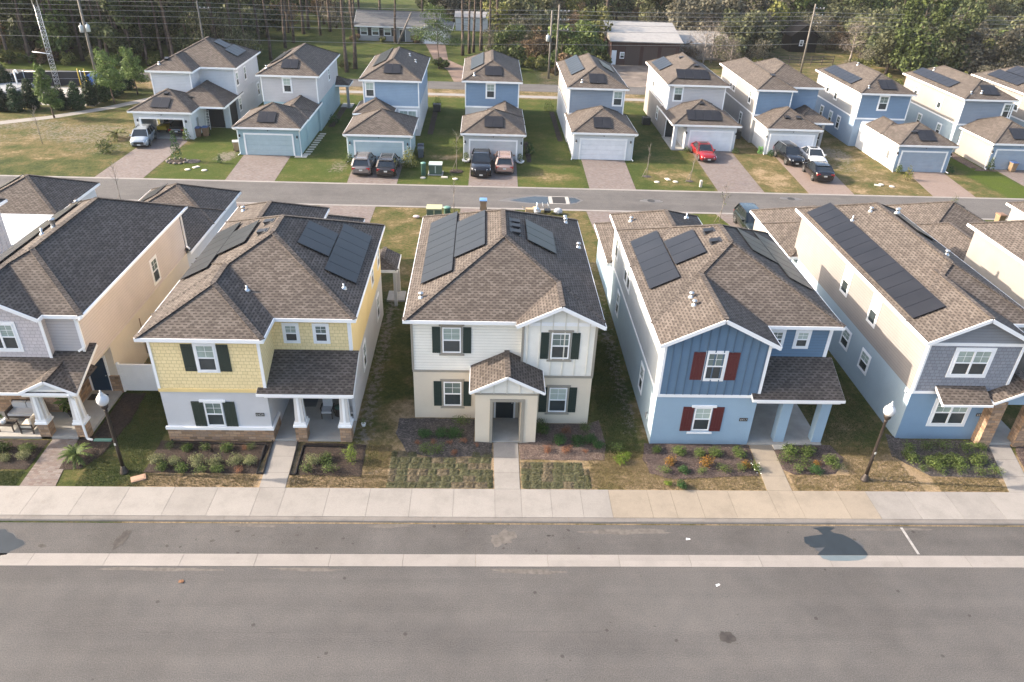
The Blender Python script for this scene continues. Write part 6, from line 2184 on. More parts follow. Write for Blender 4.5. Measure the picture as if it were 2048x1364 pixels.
bedplants("bed left of peach walk", [("", [(-23.1, 29.0, "mid", .95), (-22.6, 28.2, "round", .85), (-21.85, 29.05, "mid", .8), (-21.7, 28.4, "round", .95), (-24.2, 28.6, "mid", .9), (-23.6, 28.1, "round", .8)])])

# laid sod squares either side of the centre walk, and rough grass tufts: nobody could count these
def sod(x0, x1, y0, y1, cut, seed):
    q = random.Random(seed)
    b = MB()
    y = y0
    row = 0
    while y < y1 - .15:
        h = q.uniform(.40, .50)
        x = x0 + q.uniform(-.2, .0)
        while x < x1 - .1:
            wd = q.uniform(.42, .62)
            xa, xb = max(x, x0), min(x + wd, x1) - .018
            if xb - xa > .15 and cut((xa + xb) / 2, y + h / 2):
                z = q.uniform(.03, .055)
                nx, ny = 5, 4
                g = [[(xa + (xb - xa) * i / nx + q.uniform(-.02, .02), y + (h - .018) * j / ny + q.uniform(-.02, .02), (.015 if i in (0, nx) or j in (0, ny) else z + q.uniform(-.018, .018))) for i in range(nx + 1)] for j in range(ny + 1)]
                mi = q.choice((0, 0, 1))
                for j in range(ny):
                    for i in range(nx):
                        b.poly([g[j][i], g[j][i + 1], g[j + 1][i + 1], g[j + 1][i]], mi)
                leaves(b, q.randrange(9999), [((xa + xb) / 2, y + h / 2, z, (xb - xa) * .58, h * .58, .05)], 190, .07, asp=.30, up=.5, shell=.05, mi=2 + mi)
            x += wd
        y += h
        row += 1
    SODM = plain("matted sod", (0.060, 0.062, 0.030), .95, var=.5, vscale=9)
    SODB = plain("matted brown sod", (0.095, 0.078, 0.050), .95, var=.5, vscale=9)
    o = structure("sod", b, [SODM, SODB, L_SOD, L_SODB], kind='stuff', label="squares of freshly laid sod beside the centre walk")
L_SOD = leaf("sod blades", (0.040, 0.045, 0.018), (0.125, 0.122, 0.056), objvar=0)
L_SODB = leaf("browning sod blades", (0.070, 0.058, 0.034), (0.165, 0.140, 0.085), objvar=0)
sod(-4.35, 0.66, 26.5, 28.95, lambda x, y: y < 28.55 or x < -2.9 or x > -.2, 1)
sod(2.03, 5.35, 26.5, 28.5, lambda x, y: x < 5.5 - max(0, y - 27.3) * .55, 2)
L_TUF = leaf("dry grass blades", (0.09, 0.075, 0.032), (0.20, 0.155, 0.075), objvar=0)
L_TUG = leaf("green grass blades", (0.030, 0.045, 0.012), (0.075, 0.095, 0.028), objvar=0)
def tufts(x0, x1, y0, y1, n, mat, seed, hmax=.07, avoid=()):
    q = random.Random(seed)
    b = MB()
    for _ in range(n):
        x, y = q.uniform(x0, x1), q.uniform(y0, y1)
        if any(ax0 < x < ax1 and ay0 < y < ay1 for ax0, ax1, ay0, ay1 in avoid): continue
        for k in range(3):
            a = q.uniform(0, 6.28); h = q.uniform(.4, 1) * hmax; wd = q.uniform(.008, .016)
            dx, dy = math.cos(a), math.sin(a)
            b.poly([(x - dy * wd, y + dx * wd, .005), (x + dy * wd, y - dx * wd, .005), (x + dx * h * .8 , y + dy * h * .8, h)])
    o = structure("grass", b, mat, kind='stuff', label="rough grass blades of the front lawns", uv=False)
walks = [(-10.4, -8.9, 26, 30), (.65, 2.0, 26, 30), (13.6, 15.2, 26, 30), (25.4, 28, 26, 30.2)]
tufts(-16.2, -4.3, 26.5, 27.35, 5200, L_TUF, 1, avoid=walks)
tufts(5.3, 21.5, 26.5, 27.6, 7000, L_TUF, 2, avoid=walks)
tufts(5.4, 8.3, 27.6, 29.3, 2600, L_TUF, 3)
tufts(18.3, 21.3, 27.5, 29.8, 2600, L_TUF, 4)
tufts(-5.6, -4.4, 27.2, 29.6, 1500, L_TUF, 5)
tufts(-18.6, -15.9, 26.5, 33.8, 9000, L_TUG, 6)
tufts(-25, -21.3, 26.5, 27.5, 3000, L_TUG, 7)
tufts(6.4, 8.2, 29.3, 40, 7000, L_TUG, 8)
tufts(18.0, 21.5, 29.8, 40, 7000, L_TUG, 9)
tufts(22.3, 25.6, 26.5, 27.5, 1800, L_TUF, 10)
# ================================================================ OBJECTS
TYRE = plain("tyre rubber", (0.012, 0.012, 0.012), .9)
RIM = plain("alloy rim", (0.42, 0.43, 0.44), .3, metal=.9)
LAMPW = plain("headlamp lens", (0.62, 0.65, 0.68), .08)
LAMPR = plain("tail lamp lens", (0.30, 0.012, 0.012), .12)
PLATEM = plain("number plate", (0.55, 0.56, 0.53), .4)
def car_paint(name, col, rough=.22, metal=.35):
    m = plain(name, col, rough, metal, var=.03)
    B = m.node_tree.nodes["Principled BSDF"]
    B.inputs["Coat Weight"].default_value = .7
    B.inputs["Coat Roughness"].default_value = .05
    return m

def car(label, loc, rz, paint, kind, group="cars parked on the driveways", name="parked_car", roofpaint=None, sunroof=False, rails=False):
    """car in local space, nose towards -Y, length centred on the origin"""
    K = {  # length, width, height, belt, hood z, stations of cabin: windscreen base, roof front, roof rear, rear glass base, tail z
        'sedan': (4.75, 1.82, 1.44, .92, .84, -.98, -.18, .98, 1.72, .98),
        'suv': (4.65, 1.86, 1.70, 1.06, 1.00, -1.12, -.42, 1.72, 2.10, 1.06),
        'hatch': (4.2, 1.80, 1.62, 1.02, .98, -1.18, -.55, 1.58, 1.92, 1.06),
        'coupe': (4.7, 1.92, 1.58, 1.04, .98, -1.08, -.32, 1.0, 2.02, 1.14),
        'pickup': (5.75, 2.02, 1.92, 1.22, 1.18, -1.25, -.60, 1.02, 1.30, 1.20)}[kind]
    Ln, W, H, belt, hood, ws, rf, rr_, rg, tail = K
    r = thing(name, label, "car" if kind != 'pickup' else "pickup", loc, rz, group)
    def part(n, mb, mats, parent=None):
        o = bpy.data.objects.new(n, mb.mesh(n, mats, uv=False)); C.objects.link(o); o.parent = parent or r
        return o
    h = Ln / 2
    st = [(-h, .78, .42, hood - .30), (-h + .10, .90, .26, hood - .16), (-h + .45, .97, .20, hood - .06), (-h + .9, 1.0, .20, hood), (ws, 1.0, .20, belt - .02), (0, 1.0, .20, belt), (rr_, 1.0, .20, belt + .01), (rg, .99, .22, tail), (h - .28, .96, .26, tail - .02 if kind != 'sedan' else tail), (h - .07, .90, .32, tail - .10), (h, .80, .45, tail - .26)]
    b = MB()
    rings = []
    for y, k, zb, zt in st:
        w_ = W / 2 * k
        half = [(w_ * .90, zb), (w_ * .985, zb + .14), (w_, zb + (zt - zb) * .50), (w_ * .975, zt - .10), (w_ * .91, zt - .02), (w_ * .45, zt + .02)]
        ring = half + [(0, zt + .028)] + [(-x, z) for x, z in reversed(half)]
        rings.append([(x, y, z) for x, z in ring])
    n = len(rings[0])
    for a, c in zip(rings[:-1], rings[1:]):
        for i in range(n):
            j = (i + 1) % n
            b.poly([a[i], a[j], c[j], c[i]], smooth=True)
    b.poly(list(reversed(rings[0]))); b.poly(rings[-1])
    # merge by position so the shading is smooth
    me_o = part("body", b, paint)
    import bmesh
    bm = bmesh.new(); bm.from_mesh(me_o.data); bmesh.ops.remove_doubles(bm, verts=bm.verts, dist=.001); bmesh.ops.recalc_face_normals(bm, faces=bm.faces); bm.to_mesh(me_o.data); bm.free()
    # glass house
    wb, wt = W / 2 * .93, W / 2 * .72
    zb0 = belt - .05
    g = MB()
    A = [(-wb, ws, zb0), (wb, ws, zb0), (wb, rg, zb0), (-wb, rg, zb0)]
    T = [(-wt, rf, H - .03), (wt, rf, H - .03), (wt, rr_, H - .03), (-wt, rr_, H - .03)]
    g.hexa(A + T)
    part("glass", g, G_CAR)
    # roof panel with crown, and pillars
    p = MB()
    ny = 6
    def edge(t):
        y = rf + (rr_ - rf) * t
        return y, wt * (1 - .05 * abs(2 * t - 1) ** 2)
    for i in range(ny):
        (y0, w0), (y1, w1) = edge(i / ny), edge((i + 1) / ny)
        z0 = H - .035 + .035 * math.sin(math.pi * i / ny); z1 = H - .035 + .035 * math.sin(math.pi * (i + 1) / ny)
        for xa, xb, da, db in ((-1, -.5, 0, .02), (-.5, .5, .02, .02), (.5, 1, .02, 0)):
            p.poly([(xa * w0, y0, z0 + da), (xb * w0, y0, z0 + db), (xb * w1, y1, z1 + db), (xa * w1, y1, z1 + da)], smooth=True)
    p.poly([(-wt, rf, H - .035), (-wt, rr_, H - .035), (-wt - .02, rr_, H - .10), (-wt - .02, rf, H - .10)]); p.poly([(wt, rr_, H - .035), (wt, rf, H - .035), (wt + .02, rf, H - .10), (wt + .02, rr_, H - .10)])
    p.poly([(wt, rr_, H - .035), (-wt, rr_, H - .035), (-wt, rr_ + .05, H - .09), (wt, rr_ + .05, H - .09)])
    for sx in (-1, 1):
        p.bar((sx * wb, ws, zb0 + .05), (sx * wt, rf, H - .05), .085, .06)
        p.bar((sx * wb, rg, zb0 + .05), (sx * wt, rr_, H - .05), .17 if kind in ('suv', 'hatch', 'coupe') else .11, .06)
        m = (ws + rr_) / 2 + .15
        p.bar((sx * (wb - .005), m, zb0), (sx * (wt + .012), m, H - .06), .07, .03, up=(sx, 0, .3))
        if kind in ('suv', 'hatch'): p.bar((sx * (wb - .005), m + .85, zb0), (sx * (wt + .012), m + .75, H - .06), .08, .03, up=(sx, 0, .3))
    rp = part("roof", p, roofpaint or paint)
    if sunroof:
        q = MB(); q.poly([(-.42, rf + .25, H + .022), (.42, rf + .25, H + .022), (.42, rf + .85, H + .03), (-.42, rf + .85, H + .03)]); part("sunroof", q, G_CAR, rp)
    if rails:
        for sx in (-1, 1):
            q = MB(); q.bar((sx * wt * .88, rf + .2, H + .045), (sx * wt * .88, rr_ - .1, H + .045), .04, .04); part("roof_rail", q, METAL if rails == 2 else BLACK, rp)
    # wheels
    wr = .40 if kind == 'pickup' else (.36 if kind != 'sedan' else .33)
    for sx in (-1, 1):
        for y in (-h + .92, h - .95):
            q = MB()
            q.lathe((sx * (W / 2 - .09), y, wr), [(wr * .62, -.11), (wr * .95, -.11), (wr, -.07), (wr, .07), (wr * .95, .11), (wr * .62, .11)], 18, axis=0)
            t = part("wheel", q, TYRE)
            q = MB()
            q.lathe((sx * (W / 2 - .09), y, wr), [(.001, sx * .085), (wr * .3, sx * .09), (wr * .62, sx * .112), (wr * .64, sx * .10)], 14, axis=0)
            for k in range(5):
                an = k * 1.2566
                q.bar((sx * (W / 2 + .02), y, wr), (sx * (W / 2 + .02), y + math.cos(an) * wr * .6, wr + math.sin(an) * wr * .6), .06, .02, up=(sx, 0, 0))
            part("rim", q, RIM, t)
            q = MB()
            for k in range(9):
                a0, a1 = math.pi * k / 9, math.pi * (k + 1) / 9
                R1 = wr * 1.16
                xo = sx * (W / 2 + .006)
                q.poly([(xo, y, wr), (xo, y + math.cos(a0) * R1, wr + math.sin(a0) * R1), (xo, y + math.cos(a1) * R1, wr + math.sin(a1) * R1)])
            part("wheel_arch", q, BLACK)
    for sx in (-1, 1):
        q = MB(); q.hexa([(sx * W * .27, -h - .02, hood - .36), (sx * W * .44, -h + .10, hood - .36), (sx * W * .44, -h + .32, hood - .34), (sx * W * .27, -h + .2, hood - .34), (sx * W * .27, -h + .03, hood - .22), (sx * W * .455, -h + .16, hood - .20), (sx * W * .46, -h + .36, hood - .15), (sx * W * .27, -h + .2, hood - .16)] if sx > 0 else [(sx * W * .44, -h + .10, hood - .36), (sx * W * .27, -h - .02, hood - .36), (sx * W * .27, -h + .2, hood - .34), (sx * W * .44, -h + .32, hood - .34), (sx * W * .455, -h + .16, hood - .20), (sx * W * .27, -h + .03, hood - .22), (sx * W * .27, -h + .2, hood - .16), (sx * W * .46, -h + .36, hood - .15)])
        part("headlight", q, LAMPW)
        q = MB(); q.box(*sorted((sx * W * .28, sx * W * .455)), h - .14, h - .015, tail - .34, tail - .14); part("taillight", q, LAMPR)
        q = MB(); q.box(*sorted((sx * (W / 2 - .02), sx * (W / 2 + .17))), ws + .22, ws + .32, belt - .02, belt + .13); part("mirror", q, paint)
    q = MB(); q.box(-W * .27, W * .27, -h - .012, -h + .05, .42, hood - .30); q.box(-W * .36, W * .36, -h + .02, -h + .09, .25, .36); part("grille", q, BLACK)
    q = MB(); q.box(-W * .38, W * .38, h - .09, h - .01, .30, .44); part("bumper", q, BLACK)
    for yy, zz in ((-h - .02, .40), (h + .004, tail - .36)):
        q = MB(); q.box(-.16, .16, yy - .006, yy + .006, zz - .07, zz + .07); part("licence_plate", q, PLATEM)
    if kind == 'pickup':
        q = MB(); q.box(-W * .40, W * .40, rg + .12, h - .16, tail - .02, tail + .035); part("cargo_bed_cover", q, BLACK)
    if kind in ('suv', 'hatch', 'coupe'):
        q = MB(); q.bar((-wt * .9, rr_ + .10, H - .05), (wt * .9, rr_ + .10, H - .05), .22, .03); part("spoiler", q, paint)
    return r
F0, FR = 0.0, math.pi     # nose to the camera / tail to the camera
car("silver boxy hatchback facing the street outside the open garage", (-36.1, 79.9, .012), R(8), car_paint("silver car paint", (.33, .365, .39)), 'hatch', rails=1)
car("grey sport utility vehicle, left of the pair parked tail outwards", (-11.85, 72.75, .012), FR, car_paint("warm grey car paint", (.19, .17, .16)), 'suv', rails=1)
car("dark brown sport utility vehicle, right of the pair parked tail outwards", (-9.45, 72.55, .012), FR, car_paint("dark brown car paint", (.035, .030, .028)), 'suv', rails=2)
car("big black pickup with its nose to the street", (-.25, 73.62, .012), F0, car_paint("black car paint", (.008, .008, .010)), 'pickup')
car("small rose gold crossover next to the black pickup", (2.06, 74.25, .012), FR, car_paint("rose gold car paint", (.36, .25, .21)), 'suv', rails=2)
car("red sedan at the top of its brick driveway", (24.0, 80.0, .012), R(2), car_paint("red car paint", (.30, .012, .014)), 'sedan', sunroof=True)
car("black sport utility vehicle parked beside the white sedan", (33.25, 79.3, .012), R(4), car_paint("black car paint", (.008, .008, .010)), 'suv', rails=2)
car("white sedan with a dark sunroof by the garage", (35.95, 79.2, .012), R(-3), car_paint("white car paint", (.70, .71, .72)), 'sedan', sunroof=True)
car("black sloping-back crossover parked tail outwards at the end of a tan driveway", (34.45, 74.05, .012), FR + R(-3), car_paint("black car paint", (.008, .008, .010)), 'coupe')
car("dark car inside the open garage showing its tail", (-33.5, 84.62, .032), FR, car_paint("charcoal car paint", (.03, .03, .032)), 'sedan')
car("dark green sport utility vehicle half hidden behind the slate blue house", (22.9, 59.3, .012), F0, car_paint("dark green car paint", (.010, .016, .013)), 'suv')

# yellow ride-on mower in the open garage
b = MB(); b.box(-.5, .5, -.9, .2, .35, .75); b.box(-.35, .35, .2, .8, .45, .7)
YELM = plain("yellow machine paint", (.50, .36, .02), .4)
r = thing("ride_on_mower", "yellow ride-on mower inside the open garage", "mower", (-35.6, 84.6, .03))
o = bpy.data.objects.new("body", b.mesh("body", YELM)); C.objects.link(o); o.parent = r
b = MB(); b.box(-.25, .25, .25, .7, .7, .8); b.box(-.25, .25, .65, .75, .8, 1.25)
o = bpy.data.objects.new("seat", b.mesh("seat", BLACK)); C.objects.link(o); o.parent = r
for x, y, rr in ((-.5, -.6, .22), (.5, -.6, .22), (-.5, .55, .33), (.5, .55, .33)):
    b = MB(); b.lathe((x, y, rr), [(.001, -.1), (rr, -.1), (rr, .1), (.001, .1)], 14, axis=0)
    o = bpy.data.objects.new("wheel", b.mesh("wheel", TYRE)); C.objects.link(o); o.parent = r

# wheeled bins
TANB = plain("tan bin plastic", (.235, .165, .10), .55)
BRNB = plain("brown bin plastic", (.17, .10, .06), .55)
GRYB = plain("grey bin plastic", (.10, .115, .13), .55)
BLUL = plain("blue lid plastic", (.035, .075, .19), .45)
LTL = plain("pale lid plastic", (.38, .37, .36), .5)
def bin_(x, y, label, body, lid, rz=0.0, s=1.0):
    r = thing("wheeled_bin", label, "bin", (x, y, .012), rz, "wheeled bins by the garages")
    def part(n, mb, m):
        o = bpy.data.objects.new(n, mb.mesh(n, m, uv=False)); C.objects.link(o); o.parent = r
    b = MB()
    k = lambda a, z: [(-a, -a * 1.15, z), (a, -a * 1.15, z), (a, a * 1.15, z), (-a, a * 1.15, z)]
    b.hexa(k(.23, .06) + k(.30, 1.0)); b.hexa(k(.325, .93) + k(.325, 1.0))
    part("body", b, body)
    b = MB(); b.hexa(k(.33, 1.0) + k(.31, 1.07)); b.hexa([(-.2, -.2, 1.07), (.2, -.2, 1.07), (.2, .2, 1.07), (-.2, .2, 1.07), (-.15, -.15, 1.10), (.15, -.15, 1.10), (.15, .15, 1.10), (-.15, .15, 1.10)])
    part("lid", b, lid)
    b = MB(); b.tube((-.26, .40, 1.0), (.26, .40, 1.0), .02, .02, 6); b.tube((-.26, .3, .98), (-.26, .41, 1.0), .02, .02, 5); b.tube((.26, .3, .98), (.26, .41, 1.0), .02, .02, 5)
    part("handle", b, lid)
    for sx in (-1, 1):
        b = MB(); b.lathe((sx * .27, .27, .12), [(.001, -.035), (.12, -.035), (.12, .035), (.001, .035)], 12, axis=0)
        part("wheel", b, TYRE)
bin_(-31.35, 82.7, "brown wheeled bin with a blue lid, left of two by the open garage wall", BRNB, BLUL)
bin_(-30.6, 83.0, "brown wheeled bin with a blue lid, right of two by the open garage wall", BRNB, BLUL)
bin_(-25.85, 77.9, "tan wheeled bin with a pale lid left of the sky blue garage", TANB, LTL, .3)
bin_(-6.7, 78.4, "dark wheeled bin with a navy lid right of the big yellow-tipped shrub", BRNB, plain("navy lid plastic", (.03, .04, .07), .45))
bin_(-6.6, 77.2, "small grey wheeled bin right of the big yellow-tipped shrub", GRYB, GRYB)
bin_(57.3, 77.4, "tan wheeled bin with a blue lid before the slate garage door", TANB, BLUL)
bin_(58.6, 75.9, "tan wheeled bin with a tan lid farther down the right-hand driveway", TANB, TANB, .2)
bin_(.02, 62.3, "tan wheeled bin with a bright blue lid behind the cream house roof", TANB, plain("bright blue lid plastic", (.10, .22, .40), .3))
bin_(46.2, 61.5, "tan wheeled bin by the back street at the right edge", TANB, BRNB)

# street lamps
POLE = plain("dark bronze lamp paint", (.040, .032, .028), .45, metal=.3)
GLOBE = plain("milky lamp globe", (.52, .52, .52), .25, var=.02)
def street_lamp(x, y, label):
    r = thing("street_lamp", label, "street lamp", (x, y, 0), 0, "street lamps on the front street")
    def part(n, mb, m, p=None):
        o = bpy.data.objects.new(n, mb.mesh(n, m, uv=False)); C.objects.link(o); o.parent = p or r
        return o
    b = MB(); b.lathe((0, 0, 0), [(.20, 0), (.20, .06), (.17, .10), (.155, .22), (.13, .27), (.10, .34), (.085, .40)], 16); part("base", b, POLE)
    b = MB(); b.lathe((0, 0, 0), [(.085, .40), (.078, 1.5), (.065, 3.55), (.085, 3.58), (.085, 3.63), (.06, 3.66)], 14); part("pole", b, POLE)
    b = MB(); b.lathe((0, 0, 0), [(.06, 3.66), (.10, 3.72), (.155, 3.80), (.17, 3.92), (.16, 3.95)], 14); c = part("collar", b, POLE)
    b = MB(); b.lathe((0, 0, 0), [(.15, 3.95), (.24, 4.06), (.265, 4.18), (.25, 4.30), (.19, 4.40), (.12, 4.46), (.10, 4.50), (.115, 4.53), (.05, 4.58), (.035, 4.62), (.045, 4.66), (.001, 4.74)], 18); part("globe", b, GLOBE)
    b = MB(); b.obox((0, -.085, 1.75), (1, 0, 0), (0, 0, 1), (0, -1, 0), (-.04, .04), (-.06, .06), (0, .012)); part("sticker", b, PLATEM)
street_lamp(-16.72, 27.45, "dark street lamp with a white acorn globe between the peach and yellow houses")
street_lamp(18.85, 27.28, "dark street lamp with a white acorn globe between the slate blue and grey houses")

# white vinyl fence between the peach and yellow houses
r = thing("vinyl_fence", "white vinyl privacy fence between the peach and yellow houses", "fence", (-17.5, 34.1, 0))
b = MB()
x = -19.35
while x < -15.6:
    b.box(x, min(x + .148, -15.55), 34.08, 34.12, .12, 1.68); x += .15
b.obj("panel", WHITE, r, r)
for z0 in (.08, 1.66):
    b = MB(); b.box(-19.4, -15.5, 34.06, 34.14, z0, z0 + .10); b.obj("rail", WHITE, r, r)
for x in (-19.42, -17.5, -15.5):
    b = MB(); b.box(x - .065, x + .065, 34.035, 34.165, 0, 1.80); b.hexa([(x - .08, 34.02, 1.80), (x + .08, 34.02, 1.80), (x + .08, 34.18, 1.80), (x - .08, 34.18, 1.80), (x - .02, 34.08, 1.88), (x + .02, 34.08, 1.88), (x + .02, 34.12, 1.88), (x - .02, 34.12, 1.88)]); b.obj("post", WHITE, r, r)

# black edging strips of the beds by the yellow house
def edging(pts, label):
    b = MB()
    for p, q in zip(pts[:-1], pts[1:]):
        b.bar((p[0], p[1], .055), (q[0], q[1], .055), .05, .11)
    o = b.obj("bed_edging", BLACK); tag(o, label, "edging", "bed edging by the yellow house")
edging([(-15.35, 29.85), (-15.33, 29.62), (-10.68, 29.52), (-10.55, 27.40), (-10.24, 27.40), (-10.40, 29.83)], "black plastic edging round the bed left of the yellow house walk")
edging([(-9.12, 29.80), (-8.98, 27.35), (-8.71, 27.33), (-8.79, 29.46), (-6.4, 29.40)], "black plastic edging round the bed right of the yellow house walk")

# utility boxes, pedestals, covers
GREENB = plain("transformer green paint", (.055, .095, .07), .5)
GREENL = plain("yellowish transformer lid", (.32, .33, .20), .6)  # lid paler and yellower than the green cabinet
PALEL = plain("pale transformer lid", (.36, .42, .38), .6)
TEAL = plain("teal pedestal plastic", (.10, .22, .18), .5)
def transformer(x, y, label, lid):
    r = thing("transformer_box", label, "utility box", (x, y, 0), 0, "utility boxes by the back street")
    for n, mb, m in (("pad", (-.75, .75, -.65, .65, 0, .06), CONC), ("cabinet", (-.62, .62, -.5, .5, .06, .95), GREENB), ("lid", (-.66, .66, -.54, .54, .95, 1.05), lid), ("hinge", (-.05, .05, -.53, -.5, .2, .9), lid)):
        b = MB(); b.box(*mb)
        o = bpy.data.objects.new(n, b.mesh(n, m)); C.objects.link(o); o.parent = r
transformer(-4.15, 60.3, "green transformer box with a yellowish lid behind the cream house", GREENL)
transformer(-4.75, 72.2, "dark green transformer box left of the staked sapling", PALEL)
def pedestal(x, y, label, h, r_):
    b = MB(); b.lathe((0, 0, 0), [(r_, 0), (r_, h - .08), (r_ * 1.12, h - .07), (r_ * 1.12, h - .02), (r_ * .8, h + .03), (.001, h + .05)], 14)
    single("cable_pedestal", b, TEAL, label, "pedestal", (x, y, 0), "cable pedestals", uv=False)
pedestal(-3.1, 61.2, "short round teal pedestal beside the yellow-lidded transformer box", .7, .28)
pedestal(-5.9, 71.6, "tall teal pedestal beside the dark green transformer box", 1.25, .24)
CREAM = plain("cream cover concrete", (.44, .41, .36), .8)
COV = [(-3.83, 71.0, "white meter cover on the grass right of the dark green transformer"), (-5.9, 70.7, "white meter cover at the foot of the tall teal pedestal"), (-2.76, 70.6, "small pale stone below the mulch ring sapling"), (-28.2, 72.3, "white meter cover on the left lawn, rightmost and largest of three"), (-28.75, 71.5, "white meter cover on the left lawn, nearest the long driveway"), (-27.1, 71.4, "white meter cover on the left lawn, nearest the sky blue garage drive"), (18.46, 72.0, "white meter cover left of the leaning sapling, middle one"), (19.1, 71.3, "white meter cover left of the leaning sapling, rightmost"), (17.2, 71.1, "white meter cover left of the leaning sapling, leftmost"), (39.86, 71.7, "white meter cover on the dry lawn right of the black crossover, leftmost"), (40.35, 71.95, "white meter cover on the dry lawn right of the black crossover, middle"), (41.2, 71.4, "white meter cover on the dry lawn right of the black crossover, rightmost"), (-15.9, 27.0, "square terracotta meter cover at the foot of the left street lamp")]
for i, (x, y, l) in enumerate(COV):
    b = MB()
    if i % 3 == 0:
        b.box(-.32, .32, -.2, .2, 0, .07); b.box(-.26, .26, -.14, .14, .07, .085)
    else:
        b.lathe((0, 0, 0), [(.27, 0), (.27, .06), (.22, .08), (.001, .085)], 12)
    single("meter_cover", b, CREAM if i < 12 else plain("terracotta cover", (.30, .19, .13), .8), l, "cover", (x, y, 0), "meter covers in the grass", rz=.3 * i)
b = MB(); b.box(-.11, .11, -.11, .11, 0, .62); b.hexa([(-.13, -.13, .62), (.13, -.13, .62), (.13, .13, .62), (-.13, .13, .62), (-.05, -.05, .70), (.05, -.05, .70), (.05, .05, .70), (-.05, .05, .70)])
single("marker_post", b, CREAM, "short white marker post on the grass left of the red sedan driveway", "post", (21.3, 70.0, 0))
# drain and manholes
b = MB(); b.box(6.02, 7.90, 64.35, 66.3, 0, .026, 0)
for i in range(15): b.box(6.38, 7.55, 64.5 + i * .115, 64.56 + i * .115, .026, .032, 1)
b.box(6.36, 7.57, 64.46, 66.2, .026, .028, 2)
o = b.obj("storm_drain", [CONC, plain("rusty grate iron", (.05, .043, .036), .7), BLACK]); tag(o, "rectangular storm drain grate between two puddles in the back street", "drain")
for i, (x, y, l) in enumerate([(29.35, 67.15, "round manhole cover in the back street behind the grey house"), (15.6, 65.75, "round manhole cover in the damp spot of the back street")]):
    b = MB(); b.lathe((0, 0, 0), [(.36, 0), (.36, .012), (.32, .014), (.31, .009), (.001, .009)], 20)
    single("manhole_cover", b, plain("cast iron", (.06, .058, .055), .6, metal=.5), l, "manhole", (x, y, .012), "manhole covers")

# things left out behind the cream house
b = MB(); leaves(b, 5, [(0, 0, .3, .42, .38, .34)], 10, .1)
def lump(seed, rx, ry, rz_):
    q = random.Random(seed)
    b = MB()
    n, m = 12, 7
    g = []
    for j in range(m + 1):
        t = math.pi * j / m
        g.append([(rx * math.sin(t) * math.cos(6.283 * i / n) * (1 + q.uniform(-.14, .14)), ry * math.sin(t) * math.sin(6.283 * i / n) * (1 + q.uniform(-.14, .14)), rz_ * (1 - math.cos(t))) for i in range(n)])
    for j in range(m):
        for i in range(n):
            k = (i + 1) % n
            b.poly([g[j][i], g[j + 1][i], g[j + 1][k], g[j][k]], smooth=True)
    return b
WBAG = plain("white plastic bag", (.34, .35, .37), .35)
single("rubbish_bag", lump(1, .34, .3, .24), WBAG, "white rubbish bag behind the cream house, left of the upturned chair", "bag", (4.75, 61.9, 0), "rubbish by the back street", uv=False)
single("rubbish_bag", lump(2, .40, .34, .28), WBAG, "white rubbish bag behind the cream house, right of the upturned chair", "bag", (6.6, 61.9, 0), "rubbish by the back street", uv=False)
b = MB(); b.box(-.32, .32, -.22, .22, 0, .42); b.bar((-.32, -.2, .44), (-.6, -.2, .6), .4, .01); b.bar((.32, .2, .44), (.58, .2, .5), .4, .01)
single("cardboard_box", b, plain("cardboard", (.34, .25, .15), .8), "open cardboard box behind the cream house ridge", "box", (4.05, 62.0, 0))
r = thing("upturned_chair", "black chair lying upturned with metal legs behind the cream house", "chair", (5.65, 61.9, 0))
for n, pts, m in (("seat", (-.28, .28, -.28, .28, .3, .4), BLACK), ("backrest", (-.26, .26, .26, .34, .0, .34), BLACK)):
    b = MB(); b.box(*pts); o = bpy.data.objects.new(n, b.mesh(n, m)); C.objects.link(o); o.parent = r
for sx in (-1, 1):
    for sy in (-1, 1):
        b = MB(); b.tube((sx * .24, sy * .24, .4), (sx * .24 - .25, sy * .24, .95), .025, .02, 6); o = bpy.data.objects.new("leg", b.mesh("leg", METAL)); C.objects.link(o); o.parent = r
single("rubbish_bag", lump(3, .3, .2, .12), plain("pinkish plastic", (.5, .42, .42), .4), "small pinkish bag on the grass left of the yellow-lidded transformer", "bag", (-5.7, 60.3, 0), "rubbish by the back street", uv=False)

# planters beside the garage with the pickup
for x, y, l in ((-1.82, 76.1, "left"), (3.78, 76.1, "right")):
    r = thing("planter", "white bowl planter with a green plant, %s of the garage door behind the pickup" % l, "planter", (x, y, 0), 0, "white planters by a garage")
    b = MB(); b.lathe((0, 0, 0), [(.22, 0), (.42, .16), (.45, .26), (.40, .27), (.36, .2)], 16); o = bpy.data.objects.new("bowl", b.mesh("bowl", WHITE, uv=False)); C.objects.link(o); o.parent = r
    b = MB(); leaves(b, 77, [(0, 0, .62, .3, .3, .45)], 240, .16, asp=.35); o = bpy.data.objects.new("plant", b.mesh("plant", L_GRN, uv=False)); C.objects.link(o); o.parent = r
# stepping stones beside the sky blue garage
for i in range(10):
    b = MB(); b.box(-.34, .34, -.2, .2, 0, .04)
    single("stepping_stone", b, CREAM, "pale stepping stone beside the sky blue garage, %s from the street" % ORD[i], "paving stone", (-18.45 + .02 * i, 77.4 + i * .85, 0), "stepping stones by the sky blue garage", rz=.04 * ((i * 7) % 5 - 2))
b = MB(); b.box(-.6, .6, -.5, .5, 0, .03)
single("paving_slab", b, CREAM, "wide pale slab at the right corner of the sky blue garage", "paving stone", (-18.9, 76.7, 0))
